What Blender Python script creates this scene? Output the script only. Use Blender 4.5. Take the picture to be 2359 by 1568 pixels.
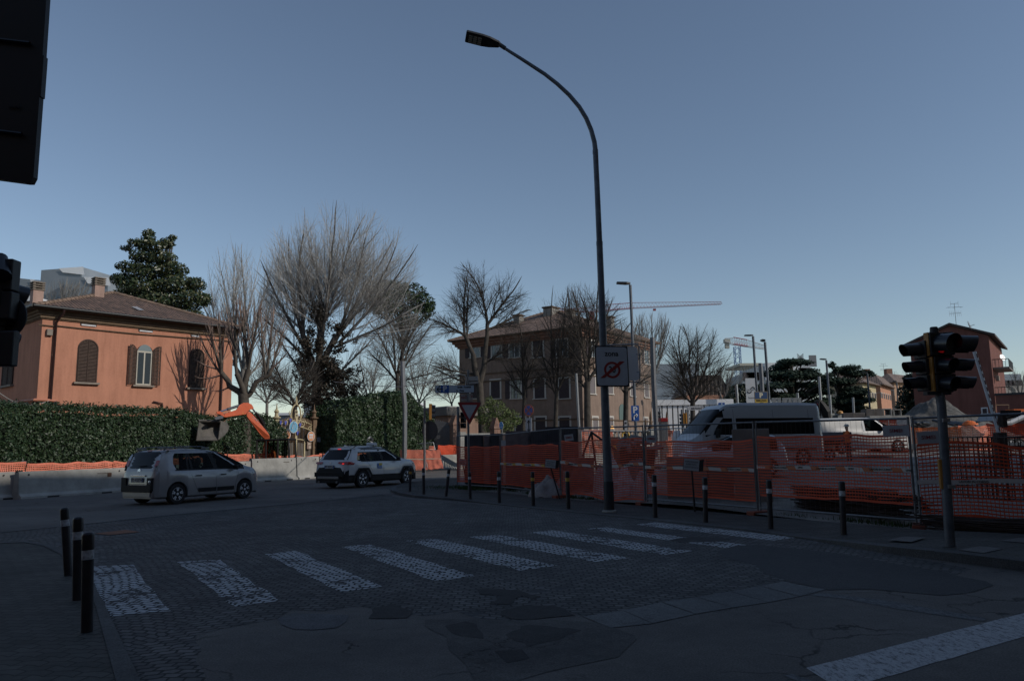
import bpy,math,random
from mathutils import Vector,Matrix,noise
R=math.radians
random.seed(7)
S=bpy.context.scene
C=S.collection
for o in list(bpy.data.objects):bpy.data.objects.remove(o)
# ---------------------------------------------------------------- camera
F=1740.0;PW=2358.0;PH=1567.7
EYE=1.6;PITCH=math.atan(241/F);ROLL=R(-0.8)
cam_d=bpy.data.cameras.new('camera');cam=bpy.data.objects.new('camera',cam_d);C.objects.link(cam)
CM=Matrix.Rotation(R(90)+PITCH,3,'X')@Matrix.Rotation(ROLL,3,'Z')
cam.location=(0,0,EYE);cam.rotation_euler=CM.to_euler()
cam_d.sensor_width=36;cam_d.lens=36*F/PW;cam_d.clip_start=0.05;cam_d.clip_end=4000
S.camera=cam
# ---------------------------------------------------------------- sky and sun
SUN_EL=R(30);SUN_AZ=math.atan2(.93,-.37)
W=bpy.data.worlds.new("World");S.world=W;W.use_nodes=True
wn=W.node_tree.nodes;wl=W.node_tree.links
sky=wn.new('ShaderNodeTexSky');sky.sky_type='NISHITA';sky.sun_disc=False
sky.sun_elevation=SUN_EL;sky.sun_rotation=SUN_AZ;sky.air_density=1.0;sky.dust_density=0.12;sky.ozone_density=1.5;sky.altitude=60
hsv=wn.new('ShaderNodeHueSaturation');hsv.inputs['Saturation'].default_value=.93;hsv.inputs['Value'].default_value=1.2
wl.new(sky.outputs[0],hsv.inputs['Color']);wl.new(hsv.outputs[0],wn['Background'].inputs['Color'])
wn['Background'].inputs['Strength'].default_value=0.1
sd=bpy.data.lights.new('sun','SUN');sun=bpy.data.objects.new('sun',sd);C.objects.link(sun)
sd.energy=3.0;sd.angle=R(0.53);sd.color=(1.0,0.93,0.84)
sv=Vector((math.sin(SUN_AZ)*math.cos(SUN_EL),math.cos(SUN_AZ)*math.cos(SUN_EL),math.sin(SUN_EL)))
sun.rotation_euler=sv.to_track_quat('Z','Y').to_euler()
S.view_settings.view_transform='Standard';S.view_settings.look='None'
S.view_settings.exposure=-0.35;S.view_settings.gamma=1
# ---------------------------------------------------------------- picture to place
def ray(px,py):
 return CM@Vector(((px-PW/2)/F,-(py-PH/2)/F,-1))
def P(px,py,Y):
 d=ray(px,py);return Vector((d.x/d.y*Y,Y,EYE+d.z/d.y*Y))
def G(px,py,z=0.0):
 d=ray(px,py);t=(z-EYE)/d.z;return Vector((d.x*t,d.y*t,z))
def zc(ox,oy,s):
 return lambda x,y:((ox+x/s)*0.61406,(oy+y/s)*0.61406)
zA=zc(0,840,2.45);zB=zc(0,1440,2.359);zC=zc(700,700,2.24);zD=zc(700,1380,2.359);zE=zc(1550,900,2.24)
zF=zc(1550,1400,2.359);zG=zc(2400,1100,2.359);zH=zc(2400,1500,2.359);zI=zc(3200,1100,2.614);zJ=zc(3100,1500,2.2405)
zK=zc(0,1850,1.8146);zL=zc(1300,1850,1.8146);zM=zc(2540,1850,1.8146);zN=zc(1650,60,2.24);zO=zc(2180,1200,3.563)
zP=zc(1600,1380,3.015);zQ=zc(740,1480,5.8975);zR=zc(1000,1500,7.127);zS=zc(0,900,2.377);zV=zc(1500,1450,4.4804)
zW=zc(3330,1180,3.733);zX=zc(2900,1480,2.5096);zY=zc(2700,1280,3.9317);zZ=zc(2440,1500,3.8048)
def sm(t):t=max(0.,min(1.,t));return t*t*(3-2*t)
def gz(x,y):
 if y<15:return 0.0
 return min(1.0,.028*(y-15))*sm((x/y-.08)/.16)
def Gg(px,py):
 p=G(px,py)
 if py<1000:py=1000
 d=ray(px,py)
 y=14.0
 while y<400:
  z=EYE+d.z/d.y*y;x=d.x/d.y*y
  if z<=gz(x,y):return Vector((x,y,gz(x,y)))
  y+=.1
 return p
 # ---------------------------------------------------------------- mesh builder
def basis(d):
 d=d.normalized();a=Vector((0,0,1))if abs(d.z)<.95 else Vector((1,0,0))
 u=d.cross(a).normalized();return u,d.cross(u).normalized()
class MB:
 def __init__(s):s.v=[];s.f=[];s.m=[];s.k=0
 def add(s,vs,fs):
  n=len(s.v);s.v+=[tuple(v)for v in vs];s.f+=[tuple(i+n for i in f)for f in fs];s.m+=[s.k]*len(fs);return s
 def box(s,c,d,rz=0,M=None):
  hx,hy,hz=d[0]/2,d[1]/2,d[2]/2
  vs=[Vector((x,y,z))for z in(-hz,hz)for y in(-hy,hy)for x in(-hx,hx)]
  if rz:m=Matrix.Rotation(rz,3,'Z');vs=[m@v for v in vs]
  if M is not None:vs=[M@v for v in vs]
  c=Vector(c);return s.add([v+c for v in vs],[(0,2,3,1),(4,5,7,6),(0,1,5,4),(2,6,7,3),(0,4,6,2),(1,3,7,5)])
 def bb(s,x0,x1,y0,y1,z0,z1):return s.box(((x0+x1)/2,(y0+y1)/2,(z0+z1)/2),(x1-x0,y1-y0,z1-z0))
 def tube(s,pts,r,n=6,caps=True):
  pts=[Vector(p)for p in pts];k=len(pts)
  if not isinstance(r,(list,tuple)):r=[r]*k
  vs=[];fs=[];u=None
  for i,p in enumerate(pts):
   d=(pts[min(i+1,k-1)]-pts[max(i-1,0)])
   if d.length<1e-6:d=Vector((0,0,1))
   d.normalize()
   if u is None:u,w=basis(d)
   else:
    u=u-d*u.dot(d)
    if u.length<1e-5:u,w=basis(d)
    u.normalize();w=d.cross(u)
   for j in range(n):
    a=2*math.pi*j/n;vs.append(p+(u*math.cos(a)+w*math.sin(a))*r[i])
  for i in range(k-1):
   for j in range(n):
    a=i*n+j;b=i*n+(j+1)%n;fs.append((a,b,b+n,a+n))
  if caps:fs.append(tuple(range(n))[::-1]);fs.append(tuple(range((k-1)*n,k*n)))
  return s.add(vs,fs)
 def cyl(s,a,b,r,r2=None,n=12):return s.tube([a,b],[r,r if r2 is None else r2],n)
 def prism(s,poly,o,ex,ey,dep):
  o=Vector(o);ex=Vector(ex);ey=Vector(ey);nn=ex.cross(ey).normalized()*dep;n=len(poly)
  a=[o+ex*p[0]+ey*p[1]for p in poly]
  return s.add(a+[v+nn for v in a],[tuple(range(n))[::-1],tuple(range(n,2*n))]+[(i,(i+1)%n,n+(i+1)%n,n+i)for i in range(n)])
 def lathe(s,prof,o,n=16,ax=None):
  o=Vector(o);ax=Vector(ax or(0,0,1)).normalized();u,w=basis(ax);vs=[];fs=[]
  for r,z in prof:
   for j in range(n):
    a=2*math.pi*j/n;vs.append(o+ax*z+(u*math.cos(a)+w*math.sin(a))*r)
  for i in range(len(prof)-1):
   for j in range(n):
    a=i*n+j;b=i*n+(j+1)%n;fs.append((a,b,b+n,a+n))
  fs.append(tuple(range(n))[::-1]);fs.append(tuple(range((len(prof)-1)*n,len(prof)*n)))
  return s.add(vs,fs)
 def grid(s,fn,nu,nv,mfn=None):
  vs=[fn(i/nu,j/nv)for j in range(nv+1)for i in range(nu+1)]
  return s.add(vs,[(j*(nu+1)+i,j*(nu+1)+i+1,(j+1)*(nu+1)+i+1,(j+1)*(nu+1)+i)for j in range(nv)for i in range(nu)])
 def build(s,name,mats,parent=None,smooth=False,world=False,bevel=0,sub=0,M=None):
  if not s.v:return None
  me=bpy.data.meshes.new(name);vs=s.v
  if M is not None:vs=[tuple(M@Vector(v))for v in vs]
  if world and parent is not None:
   iv=tmat(parent).inverted();vs=[tuple(iv@Vector(v))for v in vs]
  me.from_pydata(vs,[],s.f)
  if not isinstance(mats,(list,tuple)):mats=[mats]
  for m in mats:me.materials.append(m)
  if len(mats)>1:me.polygons.foreach_set('material_index',s.m)
  if smooth:me.polygons.foreach_set('use_smooth',[True]*len(me.polygons))
  me.update();o=bpy.data.objects.new(name,me);C.objects.link(o)
  if smooth and smooth!='all':
   try:me.set_sharp_from_angle(angle=R(40))
   except Exception:pass
  if parent is not None:o.parent=parent
  if bevel:
   b=o.modifiers.new('bevel','BEVEL');b.width=bevel;b.segments=2;b.limit_method='ANGLE'
  if sub:
   b=o.modifiers.new('sub','SUBSURF');b.levels=sub;b.render_levels=sub
  return o
def tmat(o):
 m=Matrix.Translation(o.location)@o.rotation_euler.to_matrix().to_4x4()
 return(tmat(o.parent)@m)if o.parent else m
def tag(o,label,cat,group=None,kind=None):
 if label:o['label']=label
 if cat:o['category']=cat
 if group:o['group']=group
 if kind:o['kind']=kind
 return o
def thing(name,label,cat,loc=(0,0,0),rz=0,group=None,rot=None):
 o=bpy.data.objects.new(name,None);C.objects.link(o);o.location=loc;o.rotation_euler=rot or(0,0,rz);o.empty_display_size=.2
 return tag(o,label,cat,group)
def struct(o,label=None):
 o['kind']='structure'
 if label:o['label']=label
 return o
def copy_tree(o,loc=None,rz=None,label=None,parent=None):
 c=o.copy();C.objects.link(c)
 if parent is not None:c.parent=parent
 if loc is not None:c.location=loc
 if rz is not None:c.rotation_euler=(0,0,rz)
 if label:c['label']=label
 for ch in list(o.children):copy_tree(ch,parent=c)
 return c
def text(body,M,size,m,parent,sx=1.0,name='lettering',ex=.002,bold=0,align='CENTER'):
 cu=bpy.data.curves.new('t','FONT');cu.body=body;cu.size=size;cu.align_x=align;cu.align_y='CENTER';cu.extrude=ex;cu.offset=bold
 cu.resolution_u=3;t=bpy.data.objects.new('t',cu);C.objects.link(t)
 bpy.context.view_layer.update()
 me=bpy.data.meshes.new_from_object(t.evaluated_get(bpy.context.evaluated_depsgraph_get()))
 bpy.data.objects.remove(t);me.transform(M@Matrix.Diagonal((sx,1,1,1)));me.materials.clear();me.materials.append(m)
 o=bpy.data.objects.new(name,me);C.objects.link(o);o.parent=parent;return o
def frame(o,ex,ey):
 ex=Vector(ex).normalized();ey=Vector(ey).normalized();n=ex.cross(ey)
 return Matrix(((ex.x,ey.x,n.x,o[0]),(ex.y,ey.y,n.y,o[1]),(ex.z,ey.z,n.z,o[2]),(0,0,0,1)))
def circ(r,n=20,cx=0,cy=0,ry=None,a0=0):return[(cx+r*math.cos(a0+2*math.pi*i/n),cy+(ry or r)*math.sin(a0+2*math.pi*i/n))for i in range(n)]
def rrect(w,h,r,n=4,cx=0,cy=0):
 out=[]
 for qx,qy,a in((1,-1,-90),(1,1,0),(-1,1,90),(-1,-1,180)):
  for i in range(n+1):
   t=R(a+90*i/n);out.append((cx+qx*(w/2-r)+r*math.cos(t),cy+qy*(h/2-r)+r*math.sin(t)))
 return out
 # ---------------------------------------------------------------- materials
def nm(name):
 m=bpy.data.materials.new(name);m.use_nodes=True;nt=m.node_tree;return m,nt.nodes,nt.links,nt.nodes['Principled BSDF']
def mat(name,col,rough=.7,metal=0,var=.0,vs=3.0,bump=0,bs=20,spec=.5,coat=0,col2=None,emit=0):
 m,n,l,b=nm(name);b.inputs['Roughness'].default_value=rough;b.inputs['Metallic'].default_value=metal
 b.inputs['Specular IOR Level'].default_value=spec;b.inputs['Coat Weight'].default_value=coat
 c=tuple(col)+(1,);b.inputs['Base Color'].default_value=c
 if emit:b.inputs['Emission Color'].default_value=c;b.inputs['Emission Strength'].default_value=emit
 if var or col2 or bump:tc=n.new('ShaderNodeTexCoord')
 if var or col2:
  nz=n.new('ShaderNodeTexNoise');nz.inputs['Scale'].default_value=vs;nz.inputs['Detail'].default_value=8;nz.inputs['Roughness'].default_value=.65
  l.new(tc.outputs['Object'],nz.inputs['Vector'])
  r=n.new('ShaderNodeValToRGB');r.color_ramp.elements[0].position=.32;r.color_ramp.elements[1].position=.68
  a=col2 or tuple(max(0,x*(1-var))for x in col);z=col if col2 else tuple(x*(1+var*.6)for x in col)
  r.color_ramp.elements[0].color=tuple(a)+(1,);r.color_ramp.elements[1].color=tuple(z)+(1,)
  l.new(nz.outputs['Fac'],r.inputs[0]);l.new(r.outputs[0],b.inputs['Base Color'])
 if bump:
  n2=n.new('ShaderNodeTexNoise');n2.inputs['Scale'].default_value=bs;n2.inputs['Detail'].default_value=6;l.new(tc.outputs['Object'],n2.inputs['Vector'])
  bp=n.new('ShaderNodeBump');bp.inputs['Strength'].default_value=bump;bp.inputs['Distance'].default_value=.02
  l.new(n2.outputs['Fac'],bp.inputs['Height']);l.new(bp.outputs[0],b.inputs['Normal'])
 return m
def leafmat(name,c1,c2,c3,rough=.45,spec=.5):
 m,n,l,b=nm(name);g=n.new('ShaderNodeNewGeometry');r=n.new('ShaderNodeValToRGB')
 e=r.color_ramp.elements;e[0].color=tuple(c1)+(1,);e[1].color=tuple(c3)+(1,);e.new(.5).color=tuple(c2)+(1,)
 l.new(g.outputs['Random Per Island'],r.inputs[0]);l.new(r.outputs[0],b.inputs['Base Color'])
 b.inputs['Roughness'].default_value=rough;b.inputs['Specular IOR Level'].default_value=spec
 return m
def glassmat(name,tint=.3,col=(.5,.6,.6)):
 m,n,l,b=nm(name);n.remove(b);o=n['Material Output']
 t=n.new('ShaderNodeBsdfTransparent');t.inputs[0].default_value=tuple(x*tint/.5 for x in col)+(1,)
 g=n.new('ShaderNodeBsdfGlossy');g.inputs['Roughness'].default_value=.03;g.inputs[0].default_value=(.9,.95,1,1)
 fr=n.new('ShaderNodeLayerWeight');fr.inputs[0].default_value=.12;mx=n.new('ShaderNodeMixShader')
 l.new(fr.outputs[0],mx.inputs[0]);l.new(t.outputs[0],mx.inputs[1]);l.new(g.outputs[0],mx.inputs[2]);l.new(mx.outputs[0],o.inputs[0]);return m
M_black=mat('black_plastic',(.012,.012,.014),.5)
M_dark=mat('dark_metal',(.035,.037,.042),.5,.3,.25,8)
M_bollard=mat('bollard_paint',(.035,.034,.04),.45,.2,.35,9,.15,60)
M_bollcap=mat('bollard_cap',(.022,.021,.026),.4,.2,.2,9)
M_band=mat('white_band',(.5,.52,.55),.5,0,.5,22)
M_bandy=mat('yellow_band',(.55,.33,.06),.5,0,.3,22)
M_pole=mat('painted_pole',(.10,.115,.135),.5,.2,.35,5,.1,40)
M_poled=mat('dark_pole_base',(.03,.033,.04),.6,.1,.3,6)
M_galv=mat('galvanised_steel',(.3,.31,.32),.45,.7,.2,12)
M_galv2=mat('weathered_steel_tube',(.16,.165,.175),.5,.5,.3,12)
M_white=mat('white_paint',(.62,.63,.65),.5,0,.08,4)
M_signw=mat('sign_white',(.40,.415,.44),.45,0,.1,6)
M_red=mat('sign_red',(.25,.018,.018),.4)
M_signblk=mat('sign_black',(.012,.012,.014),.5)
M_blue=mat('sign_blue',(.02,.09,.33),.4)
M_lblue=mat('sign_light_blue',(.03,.27,.62),.4)
M_yel=mat('signal_yellow',(.42,.19,.035),.5,0,.2,8)
M_conc=mat('concrete',(.33,.325,.30),.9,0,.28,1.6,.3,14)
M_concd=mat('dark_concrete',(.16,.14,.125),.92,0,.4,2.0,.3,16)
M_orange=mat('orange_net',(.60,.066,.018),.55,0,.22,2)
M_orange2=mat('faded_orange_net',(.80,.24,.15),.35,0,.25,2)
M_rust=mat('rusty_iron',(.05,.032,.025),.85,.2,.5,14)
M_exo=mat('excavator_orange',(.60,.125,.05),.4,0,.12,3)
M_skin=mat('skin',(.45,.27,.19),.6)
M_hiviz=mat('hi_vis_orange',(.75,.16,.03),.7,0,.15,6)
M_navy=mat('dark_cloth',(.02,.022,.03),.85)
M_chrome=mat('bright_metal',(.7,.7,.72),.18,1)
M_glass=glassmat('car_glass',.24)
M_glassc=glassmat('clear_glass',.42,(.5,.55,.54))
M_rubber=mat('tyre_rubber',(.014,.014,.015),.85,0,.2,10)
# ================================================================ ground
def mth(n,l,op,a,b=None,c=None):
 m=n.new('ShaderNodeMath');m.operation=op
 for i,x in enumerate((a,b,c)):
  if x is None:continue
  if isinstance(x,(int,float)):m.inputs[i].default_value=x
  else:l.new(x,m.inputs[i])
 return m.outputs[0]
def mixc(n,l,f,a,b,bt='MIX'):
 m=n.new('ShaderNodeMix');m.data_type='RGBA';m.blend_type=bt
 for i,x in((0,f),(6,a),(7,b)):
  if isinstance(x,(int,float)):m.inputs[i].default_value=x
  elif isinstance(x,tuple):m.inputs[i].default_value=x+(1,)if len(x)==3 else x
  else:l.new(x,m.inputs[i])
 return m.outputs[2]
def nz_(n,l,v,sc,det=6,ro=.6):
 x=n.new('ShaderNodeTexNoise');x.inputs['Scale'].default_value=sc;x.inputs['Detail'].default_value=det;x.inputs['Roughness'].default_value=ro
 l.new(v,x.inputs['Vector']);return x
def ramp(n,l,f,p0,p1,c0=(0,0,0),c1=(1,1,1)):
 r=n.new('ShaderNodeValToRGB');r.color_ramp.elements[0].position=p0;r.color_ramp.elements[1].position=p1
 r.color_ramp.elements[0].color=c0+(1,);r.color_ramp.elements[1].color=c1+(1,);l.new(f,r.inputs[0]);return r.outputs[0]
def stone_mat(name,c1,c2,mort,bw=.13,bh=.10,ms=.010,arc=.20,per=1.5,dist=.035,rot=0.0,paint=None,rough=.75,bump=.9,fill=.0,pthr=.38):
 m,n,l,b=nm(name);g=n.new('ShaderNodeNewGeometry');pos=g.outputs['Position']
 mp=n.new('ShaderNodeMapping');mp.inputs['Rotation'].default_value[2]=rot;l.new(pos,mp.inputs[0]);v=mp.outputs[0]
 d=nz_(n,l,v,4.5,3);dv=n.new('ShaderNodeVectorMath');dv.operation='MULTIPLY_ADD';l.new(d.outputs['Color'],dv.inputs[0])
 dv.inputs[1].default_value=(dist*2,)*3;l.new(v,dv.inputs[2])
 s=n.new('ShaderNodeSeparateXYZ');l.new(dv.outputs[0],s.inputs[0])
 if arc:
  u=mth(n,l,'FRACT',mth(n,l,'MULTIPLY',s.outputs[0],1/per));u=mth(n,l,'MULTIPLY_ADD',u,2.,-1.)
  a=mth(n,l,'MULTIPLY',mth(n,l,'MULTIPLY',u,u),arc);y=mth(n,l,'ADD',s.outputs[1],a)
 else:y=s.outputs[1]
 cb=n.new('ShaderNodeCombineXYZ');l.new(s.outputs[0],cb.inputs[0]);l.new(y,cb.inputs[1])
 br=n.new('ShaderNodeTexBrick');l.new(cb.outputs[0],br.inputs['Vector']);br.inputs['Scale'].default_value=1
 br.inputs['Brick Width'].default_value=bw;br.inputs['Row Height'].default_value=bh;br.inputs['Mortar Size'].default_value=ms
 br.inputs['Mortar Smooth'].default_value=.35;br.inputs['Bias'].default_value=0
 br.inputs['Color1'].default_value=tuple(c1)+(1,);br.inputs['Color2'].default_value=tuple(c2)+(1,);br.inputs['Mortar'].default_value=tuple(mort)+(1,)
 big=nz_(n,l,pos,.55,5);fine=nz_(n,l,pos,28,4)
 col=mixc(n,l,.65,br.outputs['Color'],ramp(n,l,big.outputs['Fac'],.3,.72,(.30,.30,.32),(1.5,1.48,1.42)),'MULTIPLY');col=mixc(n,l,.6,col,ramp(n,l,nz_(n,l,pos,2.3,7,.7).outputs['Fac'],.38,.60,(.45,.45,.47),(1.15,1.15,1.15)),'MULTIPLY')
 col=mixc(n,l,.4,col,ramp(n,l,fine.outputs['Fac'],.3,.7,(.6,.6,.6),(1.2,1.2,1.2)),'MULTIPLY')
 if paint:
  wr=nz_(n,l,pos,5.5,6,.75);msk=ramp(n,l,mth(n,l,'MULTIPLY_ADD',mth(n,l,'SUBTRACT',nz_(n,l,pos,1.1,4).outputs['Fac'],.5),.55,wr.outputs['Fac']),pthr,pthr+.06)
  st=mth(n,l,'MULTIPLY',msk,mth(n,l,'SUBTRACT',1.,br.outputs['Fac']))
  pc=mixc(n,l,.5,paint,ramp(n,l,fine.outputs['Fac'],.3,.7,(.55,.55,.55),(1.1,1.1,1.1)),'MULTIPLY')
  col=mixc(n,l,st,col,pc)
 l.new(col,b.inputs['Base Color']);b.inputs['Roughness'].default_value=rough;b.inputs['Specular IOR Level'].default_value=.35
 hh=mth(n,l,'ADD',mth(n,l,'SUBTRACT',1.,br.outputs['Fac']),mth(n,l,'MULTIPLY',fine.outputs['Fac'],.35))
 if fill:
  fm=ramp(n,l,nz_(n,l,pos,.9,5).outputs['Fac'],fill,fill+.05)
  hh=mth(n,l,'MULTIPLY',hh,mth(n,l,'SUBTRACT',1.,fm))
  col2=mixc(n,l,fm,col,(.04,.043,.048));l.new(col2,b.inputs['Base Color'])
 bp=n.new('ShaderNodeBump');bp.inputs['Strength'].default_value=bump;bp.inputs['Distance'].default_value=.012;l.new(hh,bp.inputs['Height']);l.new(bp.outputs[0],b.inputs['Normal'])
 return m
def asphalt_mat(name,col,stain=.5,crack=.8,cs=.8,rough=.85,sheen=.3):
 m,n,l,b=nm(name);g=n.new('ShaderNodeNewGeometry');pos=g.outputs['Position']
 fine=nz_(n,l,pos,60,3,.8);med=nz_(n,l,pos,7,5);big=nz_(n,l,pos,.35,5)
 c=mixc(n,l,.8,tuple(col),ramp(n,l,fine.outputs['Fac'],.3,.72,(.35,.35,.35),(1.7,1.7,1.7)),'MULTIPLY')
 c=mixc(n,l,stain,c,ramp(n,l,big.outputs['Fac'],.35,.65,(.45,.45,.48),(1.45,1.43,1.38)),'MULTIPLY')
 c=mixc(n,l,stain*.7,c,ramp(n,l,med.outputs['Fac'],.3,.7,(.6,.6,.6),(1.2,1.2,1.2)),'MULTIPLY')
 hh=fine.outputs['Fac']
 if crack:
  dn=nz_(n,l,pos,2.2,4);dv=n.new('ShaderNodeVectorMath');dv.operation='MULTIPLY_ADD';l.new(dn.outputs['Color'],dv.inputs[0]);dv.inputs[1].default_value=(.5,.5,.5);l.new(pos,dv.inputs[2])
  vo=n.new('ShaderNodeTexVoronoi');vo.feature='DISTANCE_TO_EDGE';vo.inputs['Scale'].default_value=cs;l.new(dv.outputs[0],vo.inputs['Vector'])
  ln=ramp(n,l,vo.outputs['Distance'],.004,.016,(1,1,1),(0,0,0));mk=ramp(n,l,nz_(n,l,pos,.6,3).outputs['Fac'],.48,.60)
  f=mth(n,l,'MULTIPLY',mth(n,l,'MULTIPLY',ln,mk),crack);c=mixc(n,l,f,c,(.006,.006,.007));hh=mth(n,l,'SUBTRACT',hh,mth(n,l,'MULTIPLY',f,1.5))
 l.new(c,b.inputs['Base Color']);b.inputs['Roughness'].default_value=rough;b.inputs['Specular IOR Level'].default_value=sheen
 bp=n.new('ShaderNodeBump');bp.inputs['Strength'].default_value=.5;bp.inputs['Distance'].default_value=.008;l.new(hh,bp.inputs['Height']);l.new(bp.outputs[0],b.inputs['Normal'])
 return m
def paint_mat(name,col,thr=.36,under=(.045,.048,.053)):
 m,n,l,b=nm(name);g=n.new('ShaderNodeNewGeometry');pos=g.outputs['Position']
 mp=n.new('ShaderNodeMapping');mp.inputs['Scale'].default_value=(1,.35,1);l.new(pos,mp.inputs[0])
 w=nz_(n,l,mp.outputs[0],26,10,.85);f=nz_(n,l,pos,60,3,.8)
 c=mixc(n,l,ramp(n,l,w.outputs['Fac'],thr-.02,thr+.10),under,tuple(col))
 c=mixc(n,l,.6,c,ramp(n,l,f.outputs['Fac'],.3,.7,(.5,.5,.5),(1.2,1.2,1.2)),'MULTIPLY')
 l.new(c,b.inputs['Base Color']);b.inputs['Roughness'].default_value=.75
 bp=n.new('ShaderNodeBump');bp.inputs['Strength'].default_value=.4;bp.inputs['Distance'].default_value=.006;l.new(f.outputs['Fac'],bp.inputs['Height']);l.new(bp.outputs[0],b.inputs['Normal'])
 return m
G_road=asphalt_mat('road_asphalt',(.125,.12,.114))
G_road2=asphalt_mat('patch_asphalt',(.058,.060,.064),.35,0)
G_crk=asphalt_mat('broken_asphalt',(.095,.094,.092),.9,1,2.2)
G_hole=asphalt_mat('pothole_fill',(.046,.046,.047),.8,.5,3)
G_far=asphalt_mat('far_road_asphalt',(.17,.17,.165),.4,0)
G_dirt=asphalt_mat('works_dirt',(.18,.17,.155),.7,0)
G_rpat=asphalt_mat('light_patch_asphalt',(.105,.11,.118),.6,0)
G_slab=asphalt_mat('granite_slab',(.14,.148,.15),.5,.3,.9)
G_kerb=asphalt_mat('kerb_granite',(.085,.088,.09),.6,0)
G_cob=stone_mat('porphyry_cobbles',(.145,.145,.145),(.075,.076,.078),(.014,.015,.016),ms=.013,fill=.62,dist=.055)
G_cobp=stone_mat('painted_cobbles',(.085,.09,.095),(.055,.06,.066),(.014,.015,.016),ms=.016,paint=(.52,.55,.57),pthr=.41,dist=.055)
G_pave=stone_mat('sidewalk_pavers',(.072,.074,.070),(.046,.047,.045),(.012,.013,.013),bw=.22,bh=.115,ms=.009,arc=.035,per=.22,dist=.008,rot=.12,bump=.6)
G_line=paint_mat('road_paint',(.42,.44,.46),.41)
G_linef=paint_mat('worn_road_paint',(.13,.14,.15),.46)
def sheet(name,pts,m,z=0,dz=None,jit=0,sub=0):
 """flat sheet through world points"""
 P_=[Vector(p)for p in pts]
 if sub:
  q=[]
  for i,a in enumerate(P_):
   b=P_[(i+1)%len(P_)]
   k=max(1,int((b-a).length/sub))
   for j in range(k):
    p=a.lerp(b,j/k);w=noise.noise_vector(p*2.3)*jit+noise.noise_vector(p*9)*jit*.6;q.append(Vector((p.x+w.x,p.y+w.y,p.z)))
  P_=q
 mb=MB();mb.add([(p.x,p.y,z)for p in P_],[tuple(range(len(P_)))]);o=mb.build(name,m);
 if o.data.polygons[0].normal.z<0:o.data.flip_normals()
 return struct(o)
def gpx(f,pts):return[G(*f(x,y))for x,y in pts]
idn=lambda x,y:(x,y)
sheet('ground',[(-1500,-300,0),(1500,-300,0),(1500,2500,0),(-1500,2500,0)],G_dirt,-.03)
sheet('road',[(-120,-60,0),(140,-60,0),(140,140,0),(-120,140,0)],G_road,0)
cobp=[(-160,1238),(0,1227),(300,1195),(620,1164),(880,1137),(930,1147),(1200,1168),(1440,1192),(1700,1219),(1871,1244),(2033,1274),(2100,1284),(2240,1309)]+[zM(*p)for p in[(1900,560),(1450,470),(1000,520),(850,620),(720,598),(560,628),(362,666),(130,703),(-110,740),(-370,797),(-640,838)]]+[zL(*p)for p in[(1480,800),(1300,850),(1050,870),(900,860),(750,800),(560,830),(300,800),(60,770),(-160,800)]]+[zK(*p)for p in[(2000,790),(1900,850),(1500,920),(1350,960),(1300,1010),(1390,1060),(1330,1130),(1390,1200),(1400,1290),(1450,1500)]]+[(300,1800),(-60,1700),(-400,1400)]
sheet('cobbled_road',[G(*p)for p in cobp],G_cob,.002,jit=.05,sub=.5)
# white crossing bars painted on the setts
bars=[[zK(575,500),zK(900,485),zK(1155,800),zK(750,835)],[zK(1205,465),zK(1495,450),zK(1905,730),zK(1590,770)],[zK(1800,415),zK(2010,388),zL(245,632),zK(2330,670)],[zL(-30,362),zL(150,342),zL(880,560),zL(605,597)],[zL(405,321),zL(600,305),zL(1430,490),zL(1180,527)],[zL(835,295),zL(1025,280),zL(1925,438),zL(1690,466)],[zL(1250,265),zL(1400,250),zM(105,391),zM(-90,417)],[zL(1625,240),zL(1770,231),zM(480,352),zM(330,371)],[zL(1960,212),zL(2085,196),zM(820,298),zM(650,319)]]
for b in bars:
 o=sheet('crossing_stripe',[G(*p)for p in b],G_cobp,.004,jit=.035,sub=.16)
for s in[[(-640,838),(-370,798),(-170,885),(-450,915)],[(-365,797),(-110,742),(120,822),(-165,884)],[(-100,740),(130,705),(372,778),(125,820)],[(135,704),(362,667),(618,742),(377,777)],[(367,666),(558,630),(828,702),(622,741)],[(563,629),(720,600),(1010,655),(835,700)]]:
 q=gpx(zM,s);mb=MB();n_=[(p.x,p.y,.005)for p in q];lo=[(p.x*1.004,p.y*1.004,-.002)for p in q]
 mb.add(n_+lo,[(3,2,1,0),(0,1,5,4),(1,2,6,5),(2,3,7,6),(3,0,4,7)]);o=mb.build('granite_slab',G_slab);struct(o)
sheet('asphalt_patch',gpx(zM,[(250,395),(420,352),(560,350),(1050,400),(1200,425),(1700,515),(2100,600),(2170,628),(1930,685),(1800,695),(1350,655),(1020,655),(800,605),(600,545),(550,490),(380,450)]),G_road2,.0045,jit=.05,sub=.25)
sheet('asphalt_patch',gpx(zM,[(-60,318),(0,305),(120,296),(300,299),(370,315),(250,330),(60,334)]),G_hole,.0055,jit=.04,sub=.15)
sheet('asphalt_patch',gpx(zL,[(-350,815),(-200,818),(0,830),(15,880),(-60,915),(-220,925),(-340,925),(-450,895),(-460,850)]),G_rpat,.0045,jit=.05,sub=.2)
sheet('broken_asphalt',gpx(zL,[(500,850),(900,860),(1300,850),(1800,910),(2000,960),(1900,1100),(1500,1170),(1200,1290),(950,1290),(700,1020)]),G_crk,.0035,jit=.12,sub=.2)
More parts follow.
